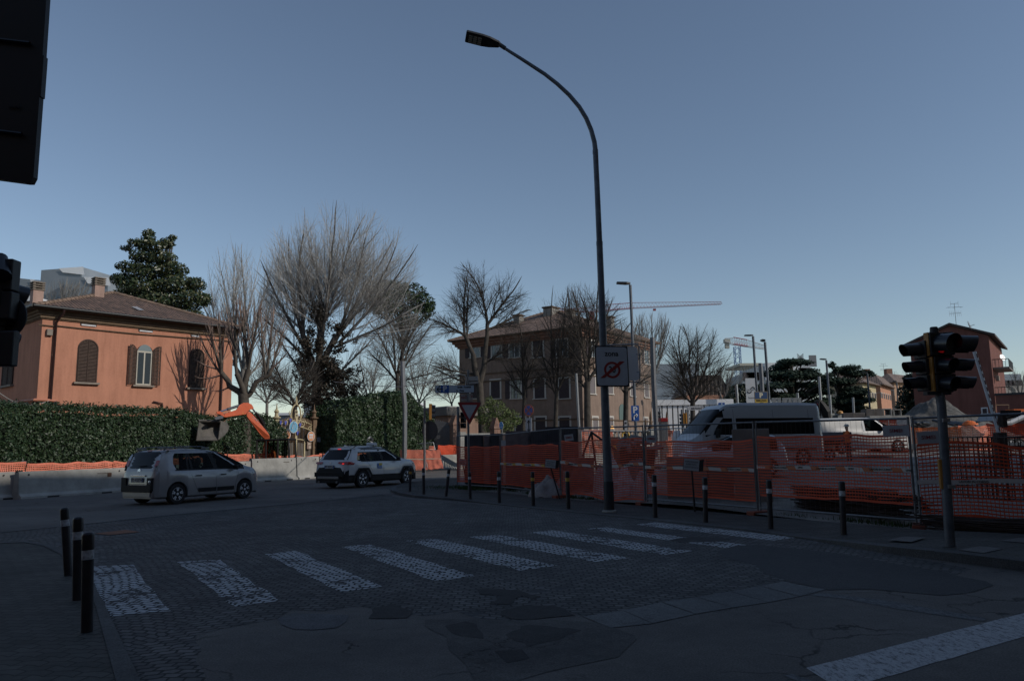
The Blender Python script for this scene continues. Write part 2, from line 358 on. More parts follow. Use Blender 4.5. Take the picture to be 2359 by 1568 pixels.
for q in[[(840,655),(1170,655),(1290,700),(1280,730),(1180,700),(1140,760),(1000,755),(1020,700),(900,690)],[(1040,830),(1080,795),(1250,765),(1400,768),(1550,830),(1330,850),(1150,850)],[(820,880),(900,900),(880,980),(780,960),(700,905)],[(1030,960),(1300,880),(1600,945),(1420,1000),(1250,1060),(1100,1000)],[(150,790),(330,750),(430,790),(400,840),(180,850)],[(1000,1080),(1200,1070),(1250,1110),(1080,1150)]]:
 sheet('pothole',gpx(zL,q),G_hole,.0055,jit=.10,sub=.12)
sheet('painted_line',gpx(zM,[(875,1188),(2359,815),(2700,735),(2700,890),(2359,975),(1280,1290),(1040,1290)]),G_line,.0035,jit=.012,sub=.2)
sheet('painted_line',gpx(zM,[(870,690),(1010,678),(1500,740),(2110,850),(2090,872),(1500,785),(1120,715)]),G_linef,.0035,jit=.02,sub=.3)
sheet('painted_line',gpx(zM,[(715,1238),(780,1228),(960,1290),(860,1290)]),G_linef,.0035)
# pale edging between the main road and the setts, and a lane line
def strip(name,pts,w,z,m):
 q=[G(*p)for p in pts];vs=[];fs=[]
 for i,p in enumerate(q):
  d=(q[min(i+1,len(q)-1)]-q[max(i-1,0)]).normalized();n_=Vector((-d.y,d.x,0))*w/2;vs+=[(p.x-n_.x,p.y-n_.y,z),(p.x+n_.x,p.y+n_.y,z)]
 fs=[(2*i,2*i+2,2*i+3,2*i+1)for i in range(len(q)-1)];mb=MB();mb.add(vs,fs);return struct(mb.build(name,m))
strip('road_edging',[(-60,1232),(150,1211),(400,1185),(700,1157),(900,1138)],.12,.012,G_slab)
mb=MB();q=gpx(zB,[(835,1325),(1110,1292),(1240,1310),(960,1338)]);mb.add([(p.x,p.y,.012)for p in q],[(0,1,2,3)])
tag(mb.build('metal_plate',mat('rusty_plate',(.22,.085,.04),.8,0,.4,5)),'thin rusty orange plate lying flat on the cobbles behind the left bollards','plate')
# left pavement with its flat kerb
kout=[zK(-200,395),(-20,1252),(60,1250),(110,1256),(160,1275),zK(575,560),zK(640,640),zK(735,830),zK(940,1276),zK(1010,1430),zK(1150,1800)]
kin=[zK(-200,410),(-20,1256),(55,1254),(100,1262),(140,1283),zK(510,580),zK(560,660),zK(645,780),zK(775,1276),zK(815,1430),zK(900,1800)]
ko=[G(*p)for p in kout];ki=[G(*p)for p in kin]
mb=MB();zt=.035
for i in range(len(ko)-1):
 a,b,c,d=ko[i],ko[i+1],ki[i+1],ki[i]
 mb.add([(a.x,a.y,zt),(b.x,b.y,zt),(c.x,c.y,zt+.01),(d.x,d.y,zt+.01),(a.x,a.y,0),(b.x,b.y,0)],[(3,2,1,0),(0,1,5,4)])
struct(mb.build('kerb',G_kerb))
sheet('pavement',[(p.x,p.y,0)for p in ki]+[(-2,-6,0),(-40,-6,0),(-40,13,0)],G_pave,.038)
# right pavement: kerb line with its own height at every point
kr=[((1052,1103),.06),((985,1107),.06),((930,1115),.07),((903,1125),.08),((900,1133),.09),((918,1140),.09),((955,1146),.08),((1044,1152),.05),((1200,1168),.02),((1440,1192),.02),((1700,1219),.02),((1871,1244),.03),((1950,1258),.07),((2033,1273),.10),((2213,1296),.12),((2358,1315),.12),((2700,1362),.12),((3300,1450),.12)]
fo=[((1052,1104),.06),((1052,1106),.06),((1052,1109),.06),((1052,1112),.06),((1053,1118),.06),((1054,1124),.06),((1056,1126),.06),((1110,1130),.04),((1290,1147),.02),((1490,1165),.02),((1750,1188),.02),((1900,1200),.03),((1980,1206),.07),((2118,1218),.1),((2260,1224),.12),((2420,1232),.12),((2700,1248),.12),((3300,1290),.12)]
K_=[G(*p)for p,z in kr];Fo=[G(*p,z)for p,z in fo];mb=MB();mk=MB()
for i in range(len(K_)-1):
 a,b=K_[i],K_[i+1];za,zb_=kr[i][1],kr[i+1][1];c,d=Fo[i+1],Fo[i]
 ia=a.lerp(d,min(.9,.24/max(.3,(d-a).length)));ib=b.lerp(c,min(.9,.24/max(.3,(c-b).length)))
 mk.add([(a.x,a.y,0),(b.x,b.y,0),(b.x,b.y,zb_),(a.x,a.y,za),(ib.x,ib.y,zb_+.004),(ia.x,ia.y,za+.004)],[(0,1,2,3),(3,2,4,5)])
 mb.add([(ia.x,ia.y,za),(ib.x,ib.y,zb_),(c.x,c.y,c.z),(d.x,d.y,d.z)],[(0,1,2,3)])
struct(mk.build('kerb',G_kerb));struct(mb.build('pavement',G_pave))
# steel covers in the right pavement
M_cover=stone_mat('chequer_plate',(.10,.105,.11),(.08,.085,.09),(.03,.03,.032),bw=.05,bh=.03,ms=.008,arc=0,dist=0,rot=.8,rough=.5)
for nme,q in(('cover',[(1430,318),(1540,294),(1690,302),(1590,332)]),('cover',[(1910,385),(2060,360),(2220,378),(2080,408)]),('cover',[(2200,325),(2320,303),(2480,312),(2400,340)])):
 pp=[G(*zM(*t),.12)for t in q];mb=MB();mb.add([(p.x,p.y,.128)for p in pp],[(3,2,1,0)]);struct(mb.build('manhole_cover',M_cover))
 # works yard rising to the right
yl=[]
def yfn(u,v):
 y=12.5+(110-12.5)*v**1.6;x=y*(-.07+u*1.5)
 if y<30:x=x if x/y>.0 else x
 return(x,y,gz(x,y)+.008)
YD=MB();YD.grid(yfn,46,46)
keep=[]
fl=[Fo[i]for i in range(6,len(Fo))]
def behind(x,y):
 for i in range(len(fl)-1):
  a,b=fl[i],fl[i+1]
  if(b.x-a.x)and min(a.x,b.x)<=x<=max(a.x,b.x):
   t=(x-a.x)/(b.x-a.x);return y>a.y+(b.y-a.y)*t-.1
 return y>26 if x<fl[0].x else y>6
 # clip vertices to the fence line
vv=[]
for x,y,z in YD.v:
 k=x/y
 for i in range(len(fl)-1):
  a,b=fl[i],fl[i+1]
  if a.x/a.y<=k<=b.x/b.y:
   t=(k-a.x/a.y)/(b.x/b.y-a.x/a.y);yy=a.y+(b.y-a.y)*t
   if y<yy:y=yy;x=k*y;z=gz(x,y)+.012
   break
 vv.append((x,y,z))
YD.v=vv
struct(YD.build('works_ground',G_dirt,smooth=True))
def fgrid(u,v):
 y=33+v*57;x=y*(.17+u*.95);return(x,y,gz(x,y)+.03)
mb=MB();mb.grid(fgrid,30,26);struct(mb.build('far_road',G_far,smooth=True))
# dusty strip beyond the concrete barriers
sheet('verge',[(-26,19,0),(-17.9,25.6,0),(-12.0,38.9,0),(-5.4,52.5,0),(-9,60,0),(-60,60,0)],G_dirt,.006)
# ================================================================ near street furniture
def gh(px,py):return G(px,py)
# ---- bollards
def make_bollard(name='bollard',yellow=False):
 t=thing(name,None,'bollard')
 mb=MB();mb.lathe([(.052,0),(.052,.66),(.0,.66)],(0,0,0),18);mb.build('post',M_bollard,t,True)
 mb=MB();mb.lathe([(.0535,.655),(.0535,.745)],(0,0,0),18);mb.build('reflective_band',M_bandy if yellow else M_band,t,True)
 mb=MB();mb.lathe([(.052,.74),(.0555,.742),(.0555,.87),(.050,.89),(.035,.902),(0,.905)],(0,0,0),18);mb.build('cap',M_bollcap,t,True)
 return t
bw_=make_bollard();by_=make_bollard(yellow=True);used={'w':False,'y':False}
BL=[((157,1325),(148,1168),.035,'w','dark bollard farthest back of the three on the left pavement'),((178,1381),(180,1189),.035,'w','middle one of the three dark bollards on the left pavement'),((200,1455),(203,1224),.035,'w','nearest dark bollard of the three on the left pavement, beside the flat kerb'),((944,1132),(945,1075),.07,'y','yellow banded bollard at the rounded pavement tip, in front of the taxi wheel'),((976,1138),(975,1077),.07,'w','upright white banded bollard between the yellow banded one at the tip and the tilted one'),((1027,1143),(1034,1079),.05,'w','tilted white banded bollard left of the construction fence corner'),((1083,1149),(1081,1086),.04,'w','white banded bollard standing right in front of the give way sign post'),((1150,1158),(1148,1085),.03,'w','white banded bollard in front of the joint of the first two fence panels'),((1228,1164),(1226,1085),.02,'y','yellow banded bollard between two white banded ones, left of the leaning white parking notice'),((1309,1171),(1306,1084),.02,'y','yellow banded bollard just left of the tall street lamp'),((1509,1191),(1506,1092),.02,'w','white banded bollard just right of the tall street lamp'),((1625,1202),(1623,1098),.02,'w','white banded bollard beside the parking notice on a black stake, right of the street lamp'),((1775,1217),(1770,1104),.02,'w','white banded bollard in front of the fence joint by the concrete blocks'),((1943,1232),(1938,1107),.05,'w','white banded bollard nearest the traffic light, in front of the rusty steel rods')]
for b,t_,z,c,lab in BL:
 g=G(b[0],b[1],z);top=P(t_[0],t_[1],g.y);k=(top-g).length/.905
 src=bw_ if c=='w' else by_
 o=src if not used[c]else copy_tree(src);used[c]=True
 o.location=g;o['label']=lab;o['group']='bollards along the left pavement' if b[0]<300 else 'bollards along the right pavement'
 d=(top-g).normalized();o.rotation_euler=Vector((0,0,1)).rotation_difference(d).to_euler();o.scale=(k*.97,k*.97,k)
 # ---- tall street lamp with a curved arm
lp=G(1403,1178,.02);LY=lp.y
lamp=thing('street_lamp','very tall dark street lamp with a long arm curving left, standing by the fence','street lamp',lp)
def lz(px,py):return P(px,py,LY)
mb=MB();mb.tube([lp,lz(1401,1108)],[.125,.118],20);mb.build('pole_base',M_poled,lamp,True,world=True)
mb=MB();mb.lathe([(.17,0),(.17,.03),(.14,.045)],lp,20);mb.build('collar',M_conc,lamp,True,world=True)
# the arm curves in its own vertical plane, a little towards the street
pts=[(1400.5,1109),(1396,1000),(1391,860),(1386,700),(1380.5,560),(1374.5,420),(1371,350)]
ax=[lz(*p)for p in pts]
mb=MB();mb.tube(ax[:4],[.107,.100,.094,.086],18);mb.tube([ax[3],ax[4]],[.082,.078],18);mb.tube(ax[4:],[.072,.068,.066],18)
mb.tube([ax[4]-Vector((0,0,.06)),ax[4]+Vector((0,0,.04))],.081,18);mb.tube([ax[6]-Vector((0,0,.05)),ax[6]+Vector((0,0,.05))],.071,18)
mb.build('pole',M_pole,lamp,True,world=True)
arm=[zN(1312,1275),zN(1308,1150),zN(1297,1060),zN(1270,960),zN(1228,860),zN(1170,765),zN(1085,665),zN(985,572),zN(880,490),zN(780,425),zN(680,360),zN(600,310),zN(535,268),zN(505,245)]
# smooth
ap=[lz(*p)for p in arm]
mb=MB();mb.tube(ap,[.066-.0022*i for i in range(len(ap))],16);mb.build('arm',M_pole,lamp,'all',world=True)
mb=MB();e=ap[-1];dr=(ap[-1]-ap[-3]).normalized();mb.tube([e-dr*.16,e+dr*.08],.055,14);mb.build('clamp',M_dark,lamp,True,world=True)
# flat LED head: outline seen from below
ex=dr;nn=Vector((.10,-.32,-.94));nn=(nn-ex*nn.dot(ex)).normalized();ey=nn.cross(ex).normalized()
hd=[(0,-.05),(.03,-.085),(.25,-.15),(.42,-.17),(.78,-.17),(.80,-.15),(.80,.15),(.78,.17),(.42,.17),(.25,.15),(.03,.085),(0,.05)]
ex2=(lz(*zN(215,195))-e).normalized();ex2=Vector((ex2.x,-.12,ex2.z+.02)).normalized();ey2=Vector((0,1,0)).cross(ex2);side=Vector((.0,-.86,.0))+Vector((0,0,.42));side=(side-ex2*side.dot(ex2)).normalized()
hl=(lz(*zN(215,195))-e).length/.80
mb=MB();mb.prism([(a*hl,b*hl*.86)for a,b in hd],e+ex2.cross(side)*.045,ex2,side,-.075 if True else 0)
lh=mb.build('lamp_head',M_dark,lamp,world=True,bevel=.012)
nl=ex2.cross(side).normalized();
if nl.z>0:nl=-nl
lens=[(.42,-.12),(.74,-.12),(.74,.12),(.42,.12)]
mb=MB();o_=e+nl*.055
for i in range(3):
 for j in range(4):
  x0=.43+.105*i;y0=-.105+.052*j;mb.prism([(x0*hl,y0*hl),((x0+.085)*hl,y0*hl),((x0+.085)*hl,(y0+.040)*hl),(x0*hl,(y0+.040)*hl)],o_,ex2,side,.004*(1 if nl.dot(ex2.cross(side))>0 else-1))
lens_o=mb.build('led_panel',mat('led_lens',(.35,.33,.28),.3),lamp,world=True)
# ---- end of zone sign and the sign frame behind it, on the lamp pole
zx=[P(*zO(180,350),LY-.16),P(*zO(615,350),LY-.16),P(*zO(640,880),LY-.16),P(*zO(205,885),LY-.16)]
w_=(zx[1]-zx[0]).length;h_=(zx[3]-zx[0]).length;ctr=(zx[0]+zx[1]+zx[2]+zx[3])/4
ex=(zx[1]-zx[0]);ex.y=.06;ex.normalize();ey=(zx[0]-zx[3]).normalized();
zs=thing('road_sign','square white end of zone sign reading zona 30 struck through, on the street lamp','road sign',ctr)
def flat(poly,dz,m,nme,par,o,ex,ey,dep=.003):
 nn=Vector(ex).cross(Vector(ey)).normalized()
 mb=MB();mb.prism(poly,Vector(o)+nn*dz,Vector(ex).normalized(),Vector(ey).normalized(),dep);return mb.build(nme,m,par,world=True)
flat(rrect(w_*1.02,h_*1.02,.02),-.03,M_dark,'backing',zs,ctr,ex,ey,.028)
flat(rrect(w_*.99,h_*.99,.07),0,M_signblk,'border',zs,ctr,ex,ey)
flat(rrect(w_*.955,h_*.955,.06),.004,M_signw,'face',zs,ctr,ex,ey)
def ringp(r0,r1,m,nme,par,o,ex,ey,dz,n=40,ky=1):
 ex=Vector(ex).normalized();ey=Vector(ey).normalized();nn=ex.cross(ey);vs=[]
 for r in(r0,r1):
  for i in range(n):a=2*math.pi*i/n;vs.append(Vector(o)+ex*r*math.cos(a)+ey*r*ky*math.sin(a)+nn*dz)
 mb=MB();mb.add(vs,[(i,(i+1)%n,n+(i+1)%n,n+i)for i in range(n)]);return mb.build(nme,m,par,world=True)
rc=ctr-ey*h_*.095
ringp(w_*.185,w_*.255,M_red,'red_ring',zs,rc,ex,ey,.010)
bar=[(-.38,-.245),(-.25,-.245),(.40,.265),(.24,.265)]
flat([(a*w_,b*w_)for a,b in bar],.012,M_red,'diagonal_bar',zs,rc,ex,ey)
iv=tmat(zs).inverted()
text('zona',iv@frame(ctr+ey*h_*.31+ex.cross(ey)*.010,ex,ey),w_*.235,M_signblk,zs,sx=.95,bold=.004)
text('30',iv@frame(rc+ex.cross(ey)*.009,ex,ey),w_*.27,M_signblk,zs,sx=.8,bold=.006,name='numerals')
# sign behind, facing away, on a bent tube frame
b0=P(*zO(690,580),LY+.22)
bs=thing('road_sign','blank back of a rounded white sign in a bent tube frame, behind the zona sign','road sign',b0)
hx=.62;hy=(P(*zO(720,350),LY+.2)-P(*zO(720,805),LY+.2)).length
c2=b0+Vector((-.16,0,0));e2=Vector((1,.55,0)).normalized()
flat(rrect(.62,hy,.09,6),0,mat('sign_back',(.82,.82,.83),.5),'sign_panel',bs,c2,(1,.3,0),(-.03,0,1),.03)
fr=[P(*zO(340,335),LY+.16),P(*zO(500,330),LY+.16),P(*zO(680,322),LY+.16),P(*zO(745,325),LY+.16),P(*zO(768,350),LY+.16),P(*zO(782,580),LY+.16),P(*zO(782,790),LY+.16),P(*zO(760,825),LY+.16),P(*zO(640,832),LY+.16),P(*zO(380,838),LY+.16)]
mb=MB();mb.tube(fr,.016,8);mb.tube([P(*zO(730,457),LY+.16),P(*zO(775,457),LY+.16)],.01,6);mb.tube([P(*zO(740,694),LY+.16),P(*zO(780,694),LY+.16)],.01,6)
mb.build('tube_frame',M_galv,bs,True,world=True)
# ---- fence panels with netting and tape
FP=[((1052,1125),1001.6,.0),((1155,1131.6),999,.0),((1294,1147),984.6,.0),((1490,1163),978,.0),((1750,1186),969,.0),((2118,1218.5),959,.0),None]
FB=[]
for f in FP:
 if f is None:FB.append((FB[-1][0]+Vector((3.1,-1.75,0)),FB[-1][1]+.06));continue
 g=G(f[0][0],f[0][1],f[2]);h=P(f[0][0],f[1],g.y).z-g.z;FB.append((g,h))
def zig(i):return
nets=[(.28,1.57),(.27,1.60),(.14,1.70),(.32,1.64),(.45,1.70),(.22,1.50)]
flab=['leftmost narrow steel fence panel beside the concrete barrier gap','steel fence panel second from the left, in front of the wrapped pallets','steel fence panel right behind the yellow banded bollard and street lamp','steel fence panel between the street lamp and the concrete blocks','steel fence panel in front of the rusty rods, left of the traffic light','steel fence panel at the right edge behind the traffic light']
nlab=['orange netting on the leftmost narrow fence panel, lit from behind','orange netting hung low over the black wrapped pallets','crumpled orange netting behind the tall street lamp','orange netting in front of the tall grey concrete block','orange netting across the panel left of the traffic light','torn orange netting behind the traffic light at the right edge']
def netting(name,a,b,z0,z1,m,label,group,pu=.062,pv=.062,sag=.05,wob=.03,hw=.020,vw=.010,seed=0,zf=None,rag=0):
 """plastic safety net from a to b: broad strands along, thin strands across"""
 a=Vector(a);b=Vector(b);L=(b-a).length;ex=(b-a).normalized();nn=Vector((ex.y,-ex.x,0)).normalized()
 nu=max(4,int(L/pu));nv=max(4,int((z1-z0)/pv));mb=MB()
 def pt(u,v):
  x=u*L;q=noise.noise(Vector((x*.9+seed*7,v*1.6,seed)));q2=noise.noise(Vector((x*3.1,v*4+seed,3.7+seed)))
  top=z1-sag*math.sin(math.pi*((x/1.2)%1))*v+rag*noise.noise(Vector((x*.8,seed*3.,0)))*v
  bot=z0+rag*.8*noise.noise(Vector((x*.7+9,seed*5.,0)))
  z=bot+(top-bot)*v+q2*.012
  g=zf(a+ex*x)if zf else a.z+(b.z-a.z)*u
  return a+ex*x+nn*(q*wob+q2*wob*.5)+Vector((0,0,z+g-a.z-(0 if zf else 0)+(0)))
 base=a.z
 def pp(u,v):p=pt(u,v);return p
 vs=[];fs=[]
 for j in range(nv+1):
  w=hw/2*(1.9 if j in(0,nv)else 1)
  for i in range(nu+1):
   p=pp(i/nu,j/nv);wv=w*(1.25-.25);k=len(vs);vs+=[p-Vector((0,0,w)),p+Vector((0,0,w))]
   if i:fs.append((k-2,k,k+1,k-1))
 for i in range(nu+1):
  for j in range(nv+1):
   p=pp(i/nu,j/nv)+nn*.002;k=len(vs);vs+=[p-ex*vw/2,p+ex*vw/2]
   if j:fs.append((k-2,k-1,k+1,k))
 mb.add(vs,fs);o=mb.build(name,m);tag(o,label,'safety net',group);return o,pp
M_foot=mat('foot_orange',(.22,.05,.025),.7)
wire=mat('thin_steel_wire',(.16,.16,.165),.5,.5)
tapew=mat('tape_white',(.46,.42,.40),.5);tapey=mat('tape_orange_print',(.45,.13,.05),.5)
for i in range(6):
 (a,ha),(b,hb)=FB[i],FB[i+1]
 ex=(b-a).normalized();off=Vector((ex.y,-ex.x,0))
 a2=a+ex*.03;b2=b-ex*.05
 t=thing('fence_panel',flab[i],'fence panel',a,0,'steel fence panels round the works')
 lean=off*(-.10)
 ta=a2+Vector((0,0,ha))+(P(0,0,1)*0);tb=b2+Vector((0,0,hb))
 mb=MB();r=.021;mb.tube([a2+Vector((0,0,-.0)),ta],r,8);mb.tube([b2,tb],r,8)
 mb.tube([a2+Vector((0,0,.16)),b2+Vector((0,0,.16))],r,8);mb.tube([a2+Vector((0,0,ha-.03)),b2+Vector((0,0,hb-.03))],r,8)
 mb.build('frame',M_galv2,t,True,world=True)
 mb=MB();L=(b2-a2).length;n_=int(L/.115)
 for k in range(1,n_):p=a2.lerp(b2,k/n_);mb.tube([p+Vector((0,0,.16)),p+Vector((0,0,ha+(hb-ha)*k/n_-.03))],.0022,3,False)
 for z in(.45,.75,1.05,1.35,1.65):mb.tube([a2+Vector((0,0,z)),b2+Vector((0,0,z))],.0022,3,False)
 mb.build('wire_mesh',wire,t,world=True)
 # foot block in orange plastic
 if i>1:
  f=MB();f.box(a+Vector((0,0,.05)),(.62,.22,.10),math.atan2(ex.y,ex.x)+1.57);f.build('foot_block',M_foot,t,world=True,bevel=.02)
 z0,z1=nets[i];da=off*.035
 o,pp=netting('safety_net',a2+ex*.04+da,b2-ex*.02+da,z0,z1,M_orange,nlab[i],'orange nets on the near fence',sag=.03,wob=.03,seed=i+1,hw=.024,vw=.012,rag=[.03,.04,.16,.03,.05,.12][i])
 # warning tape across the middle
 if i!=0:
  tv=[.4,.52,.60,.50,.48,.48][i];tp=thing('warning_tape',['','yellow and white warning tape over the net by the pallets','sagging LAVORI IN CORSO tape behind the street lamp','LAVORI IN CORSO tape behind the stake notice','straight LAVORI IN CORSO tape left of the traffic light','LAVORI IN CORSO tape rising behind the traffic light'][i],'warning tape',a2,0,'printed tapes tied along the fence')
  mw=MB();mo=MB();k=30;dn=off*.05
  def tz(u):return z0+(z1-z0)*tv+(.10*u if i==5 else(-.10*math.sin(math.pi*u)if i==2 else 0))+.008*math.sin(u*23)
  wd=.038
  def tp_(u,v):q=a2.lerp(b2,u);return q+dn+Vector((0,0,tz(u)+(v-.5)*wd*2))
  mw.grid(lambda u,v:tp_(u,v),40,1);mw.k=1
  per=6 if i<5 else 4
  for s_ in range(per):
   u0=(s_+.42)/per;du=.055;mo=mw
   if i!=5:mo.add([tp_(u0,0)+off*.002,tp_(u0+.35/per,0)+off*.002,tp_(u0+.28/per,1)+off*.002,tp_(u0-.07/per,1)+off*.002],[(0,1,2,3)])
  mw.build('tape',[tapew,M_bandy if i==1 else tapey],tp,world=True)
  for s_ in range(per//2):
   u=(s_*2+1.0)/per;q=tp_(u,.5)+off*.006
   text('LAVORI IN CORSO',tmat(tp).inverted()@frame(q,ex,(0,0,1)),.058,M_signblk,tp,sx=.92,bold=.0005)
   if i>=4:text('SIMEI',tmat(tp).inverted()@frame(tp_(u+.95/per if u+.95/per<1 else u-.9/per,.5)+off*.006,ex,(.0,0,1)),.055,M_signblk,tp)
   # end post clamps: two small contractor plates
M_plate=mat('grey_plate',(.36,.365,.38),.5,0,.15,20);M_sred=mat('sign_dark_red',(.22,.03,.04),.5)
def plate(px,py,Y,w,h,lab,txt,col=M_sred,tilt=0,parent_ex=Vector((1,-1.4,0))):
 c=P(px,py,Y);ex=parent_ex.normalized();t=thing('contractor_plate',lab,'plate',c,0,'contractor plates on the fence')
 ez=Vector((ex.x*math.sin(tilt),ex.y*math.sin(tilt),math.cos(tilt)));ex2=Vector((ex.x*math.cos(tilt),ex.y*math.cos(tilt),-math.sin(tilt)))
 flat(rrect(w,h,.01,2),0,M_plate,'board',t,c,ex2,ez,.006)
 if txt:text(txt,tmat(t).inverted()@frame(c+ex2.cross(ez)*.010,ex2,ez),h*.42,col,t,sx=1.15,bold=.001)
e56=(FB[5][0]-FB[4][0]);e67=FB[6][0]-FB[5][0];e34=FB[3][0]-FB[2][0];e23=FB[2][0]-FB[1][0];e45=FB[4][0]-FB[3][0]
plate(*zI(418,1346),13.75,.43,.20,'SIMEI plate tied near the top of the fence, left of the joint','SIMEI',parent_ex=Vector((1,-.55,0)))
plate(*zI(736,1411),13.2,.36,.21,'SIMEI plate hanging right of the fence joint by the traffic light','SIMEI',tilt=-.04,parent_ex=Vector((1,-.3,0)))
plate(*zF(1376,567),21.9,.26,.18,'faded SIMEI plate on the tall black wrapped stack','SIMEI',M_red,-.12,Vector((1,-.35,0)))
plate(*zF(797,615),26.2,.17,.20,'small white plate with red print on the pallets fence',None,M_red,0,Vector((1,-.35,0)))
plate(*zF(2105,578),18.9,.24,.18,'small faded SIMEI plate right of the street lamp','SIMEI',M_red,.04,Vector((1,-.5,0)))
# ---- three parking notices on leaning stakes
def notice(bx,by,tx,ty,w,lab):
 g=G(bx,by,.02);top=P(tx,ty,g.y);t=thing('parking_notice',lab,'notice',g,0,'parking notices on stakes')
 mb=MB();mb.tube([g,top],.022,8);mb.build('stake',M_black,t,True,world=True)
 ex=Vector((1,-.25,-.12)).normalized();ey=(top-g).normalized();ey=(ey-ex*ey.dot(ex)).normalized();c=top+ey*w*.38+Vector((-.05*w,0,0))
 flat([(-w/2,-w*.36),(w/2,-w*.36),(w/2,w*.36),(-w/2,w*.36)],-.03,M_black,'box',t,c,ex,ey,.06)
 mb=MB();q=c-ex.cross(ey)*.03;mb.prism([(w*.5,-w*.36),(w*.74,-w*.30),(w*.74,w*.42),(w*.5,w*.36)],q,ex,ey,.05);mb.build('side',M_black,t,world=True)
 flat([(-w/2+.01,-w*.35),(w/2-.01,-w*.35),(w/2-.01,w*.35),(-w/2+.01,w*.35)],.031,M_signw,'face',t,c,ex,ey)
 for j,s_ in enumerate(('PARCHEGGIO','RISERVATO','CLIENTI BANCA')):
  text(s_,tmat(t).inverted()@frame(c+ey*w*(.19-.17*j)+ex.cross(ey)*.038,ex,ey),w*.13,M_signblk,t,sx=.95)
notice(*zF(478,1010),*zF(440,812),.32,'white parking notice on a leaning stake beside the give way sign post')
notice(*zF(1295,1108),*zF(1217,835),.33,'white parking notice on a strongly leaning stake between two yellow banded bollards')
notice(*zH(485,985),*zH(458,625),.37,'white parking notice on a near upright black stake, right of the street lamp')
# ---- give way sign with direction boards
gp=G(*zF(500,1085),.03);gp=P(1080.5,1128,25.9);gp.z=.03;YY=gp.y
def yv(x,y,dy=0):return P(*zP(x,y),YY+dy)
pst=thing('sign_post','grey post carrying the give way triangle and three direction boards','sign post',gp)
mb=MB();mb.tube([gp,yv(470,640),yv(468,20)],[.042,.04,.038],12);mb.build('post',M_galv2,pst,True,world=True)
mb=MB();mb.tube([yv(360,282),yv(470,283)],.014,6);mb.tube([yv(440,380),yv(520,378)],.014,6);mb.build('brackets',M_galv2,pst,world=True)
def triang(lab,pts3,dy):
 A,B,Cc=[yv(x,y,dy)for x,y in pts3];ctr=(A+B+Cc)/3;t=thing('give_way_sign',lab,'road sign',ctr)
 ex=(B-A).normalized();nn=ex.cross(A-Cc).normalized();ey=nn.cross(ex)
 def poly(k,cut):
  out=[]
  V=[ctr+(v-ctr)*k for v in(Cc,B,A)]
  for i in range(3):
   p,q,r_=V[i-1],V[i],V[(i+1)%3];out+=[q+(p-q).normalized()*cut,q+(r_-q).normalized()*cut]
  return[((v-ctr).dot(ex),(v-ctr).dot(ey))for v in out]
 flat(poly(1.04,.05),-.02,M_galv2,'backing',t,ctr,ex,ey,.018);flat(poly(1.0,.05),0,M_red,'red_border',t,ctr,ex,ey);flat(poly(.64,.01),.004,M_signw,'face',t,ctr,ex,ey)
triang('white triangular give way sign with a red border and a dark smudge',[(348,386),(620,386),(484,640)],-.06)
c=yv(316,236,-.05);w_=(yv(535,236)-yv(94,236)).length;h_=(yv(316,195)-yv(316,280)).length
db=thing('direction_sign','long white direction board with a left arrow reading Emilia Ponente, S. Viola','direction sign',c);ex=Vector((1,0,.0));ey=Vector((.0,0,1));
flat(rrect(w_,h_,.03),-.02,M_dark,'backing',db,c,ex,ey,.018);flat(rrect(w_*.985,h_*.93,.03),0,mat('board_pale_blue',(.42,.48,.54),.5),'face',db,c,ex,ey)
iv=tmat(db).inverted();q=c+Vector((0,-.006,0))
flat([(-.14,-.14),(.14,-.14),(.14,.14),(-.14,.14)],.005,M_blue,'blue_square',db,c+ex*(-w_*.25),ex,ey)
text('P',iv@frame(q+ex*(-w_*.25)+Vector((0,-.006,0)),ex,ey),.27,M_white,db,bold=.01)
text('Emilia  Ponente',iv@frame(q+ex*(w_*.245)+ey*h_*.23,ex,ey),h_*.34,M_signblk,db,sx=.83,bold=.004)
text('S.  Viola',iv@frame(q+ex*(w_*.145)-ey*h_*.24,ex,ey),h_*.34,M_signblk,db,sx=.9,bold=.004)
mb=MB();a0=q+ex*(-w_*.455)
for s_ in(1,-1):
 mb.prism([(0,-.02),(.13,s_*.13-.02),(.13,s_*.13+.02),(0,.02)],a0,ex,ey,.003)
mb.prism([(0,-.018),(.26,-.018),(.26,.018),(0,.018)],a0,ex,ey,.003);mb.build('arrow',M_signblk,db,world=True)
def tiltb(nme,lab,x0,x1,yt,yb,dyr,colr,strs,dy):
 A,B=yv(x0,yb,dy),yv(x1,yb+dyr,dy);T=yv(x0,yt,dy);ex=(B-A);ex.y=.25;ex.normalize();ey=Vector((0,0,1));ey=(ey-ex*ey.dot(ex)).normalized()
 w=(B-A).length;h=(T-A).length;c=(A+B)/2+ey*h/2;t=thing('direction_sign',lab,'direction sign',c)
 flat(rrect(w,h,.02),-.02,M_dark,'backing',t,c,ex,ey,.018);flat(rrect(w*.98,h*.94,.02),0,colr,'face',t,c,ex,ey);iv=tmat(t).inverted()
 for s_,u,v,sz in strs:text(s_,iv@frame(c+ex*w*u+ey*h*v+ex.cross(ey)*.007,ex,ey),h*sz,M_signblk if nme==1 else M_red,t,sx=.8)
 return t
tiltb(1,'tilted white street name plate reading Battindarno above the other boards',468,596,100,186,-16,mat('plate_cream',(.40,.37,.35),.5),[('Battindarno',0,-.12,.36),('via',.28,.3,.16)],-.07)
tiltb(2,'slanting pale brown board reading MAST with a right arrow, below the parking board',384,533,302,380,-22,mat('board_cream',(.38,.34,.32),.5),[('MAST',-.22,0,.55),('>',.40,0,.9)],.05)
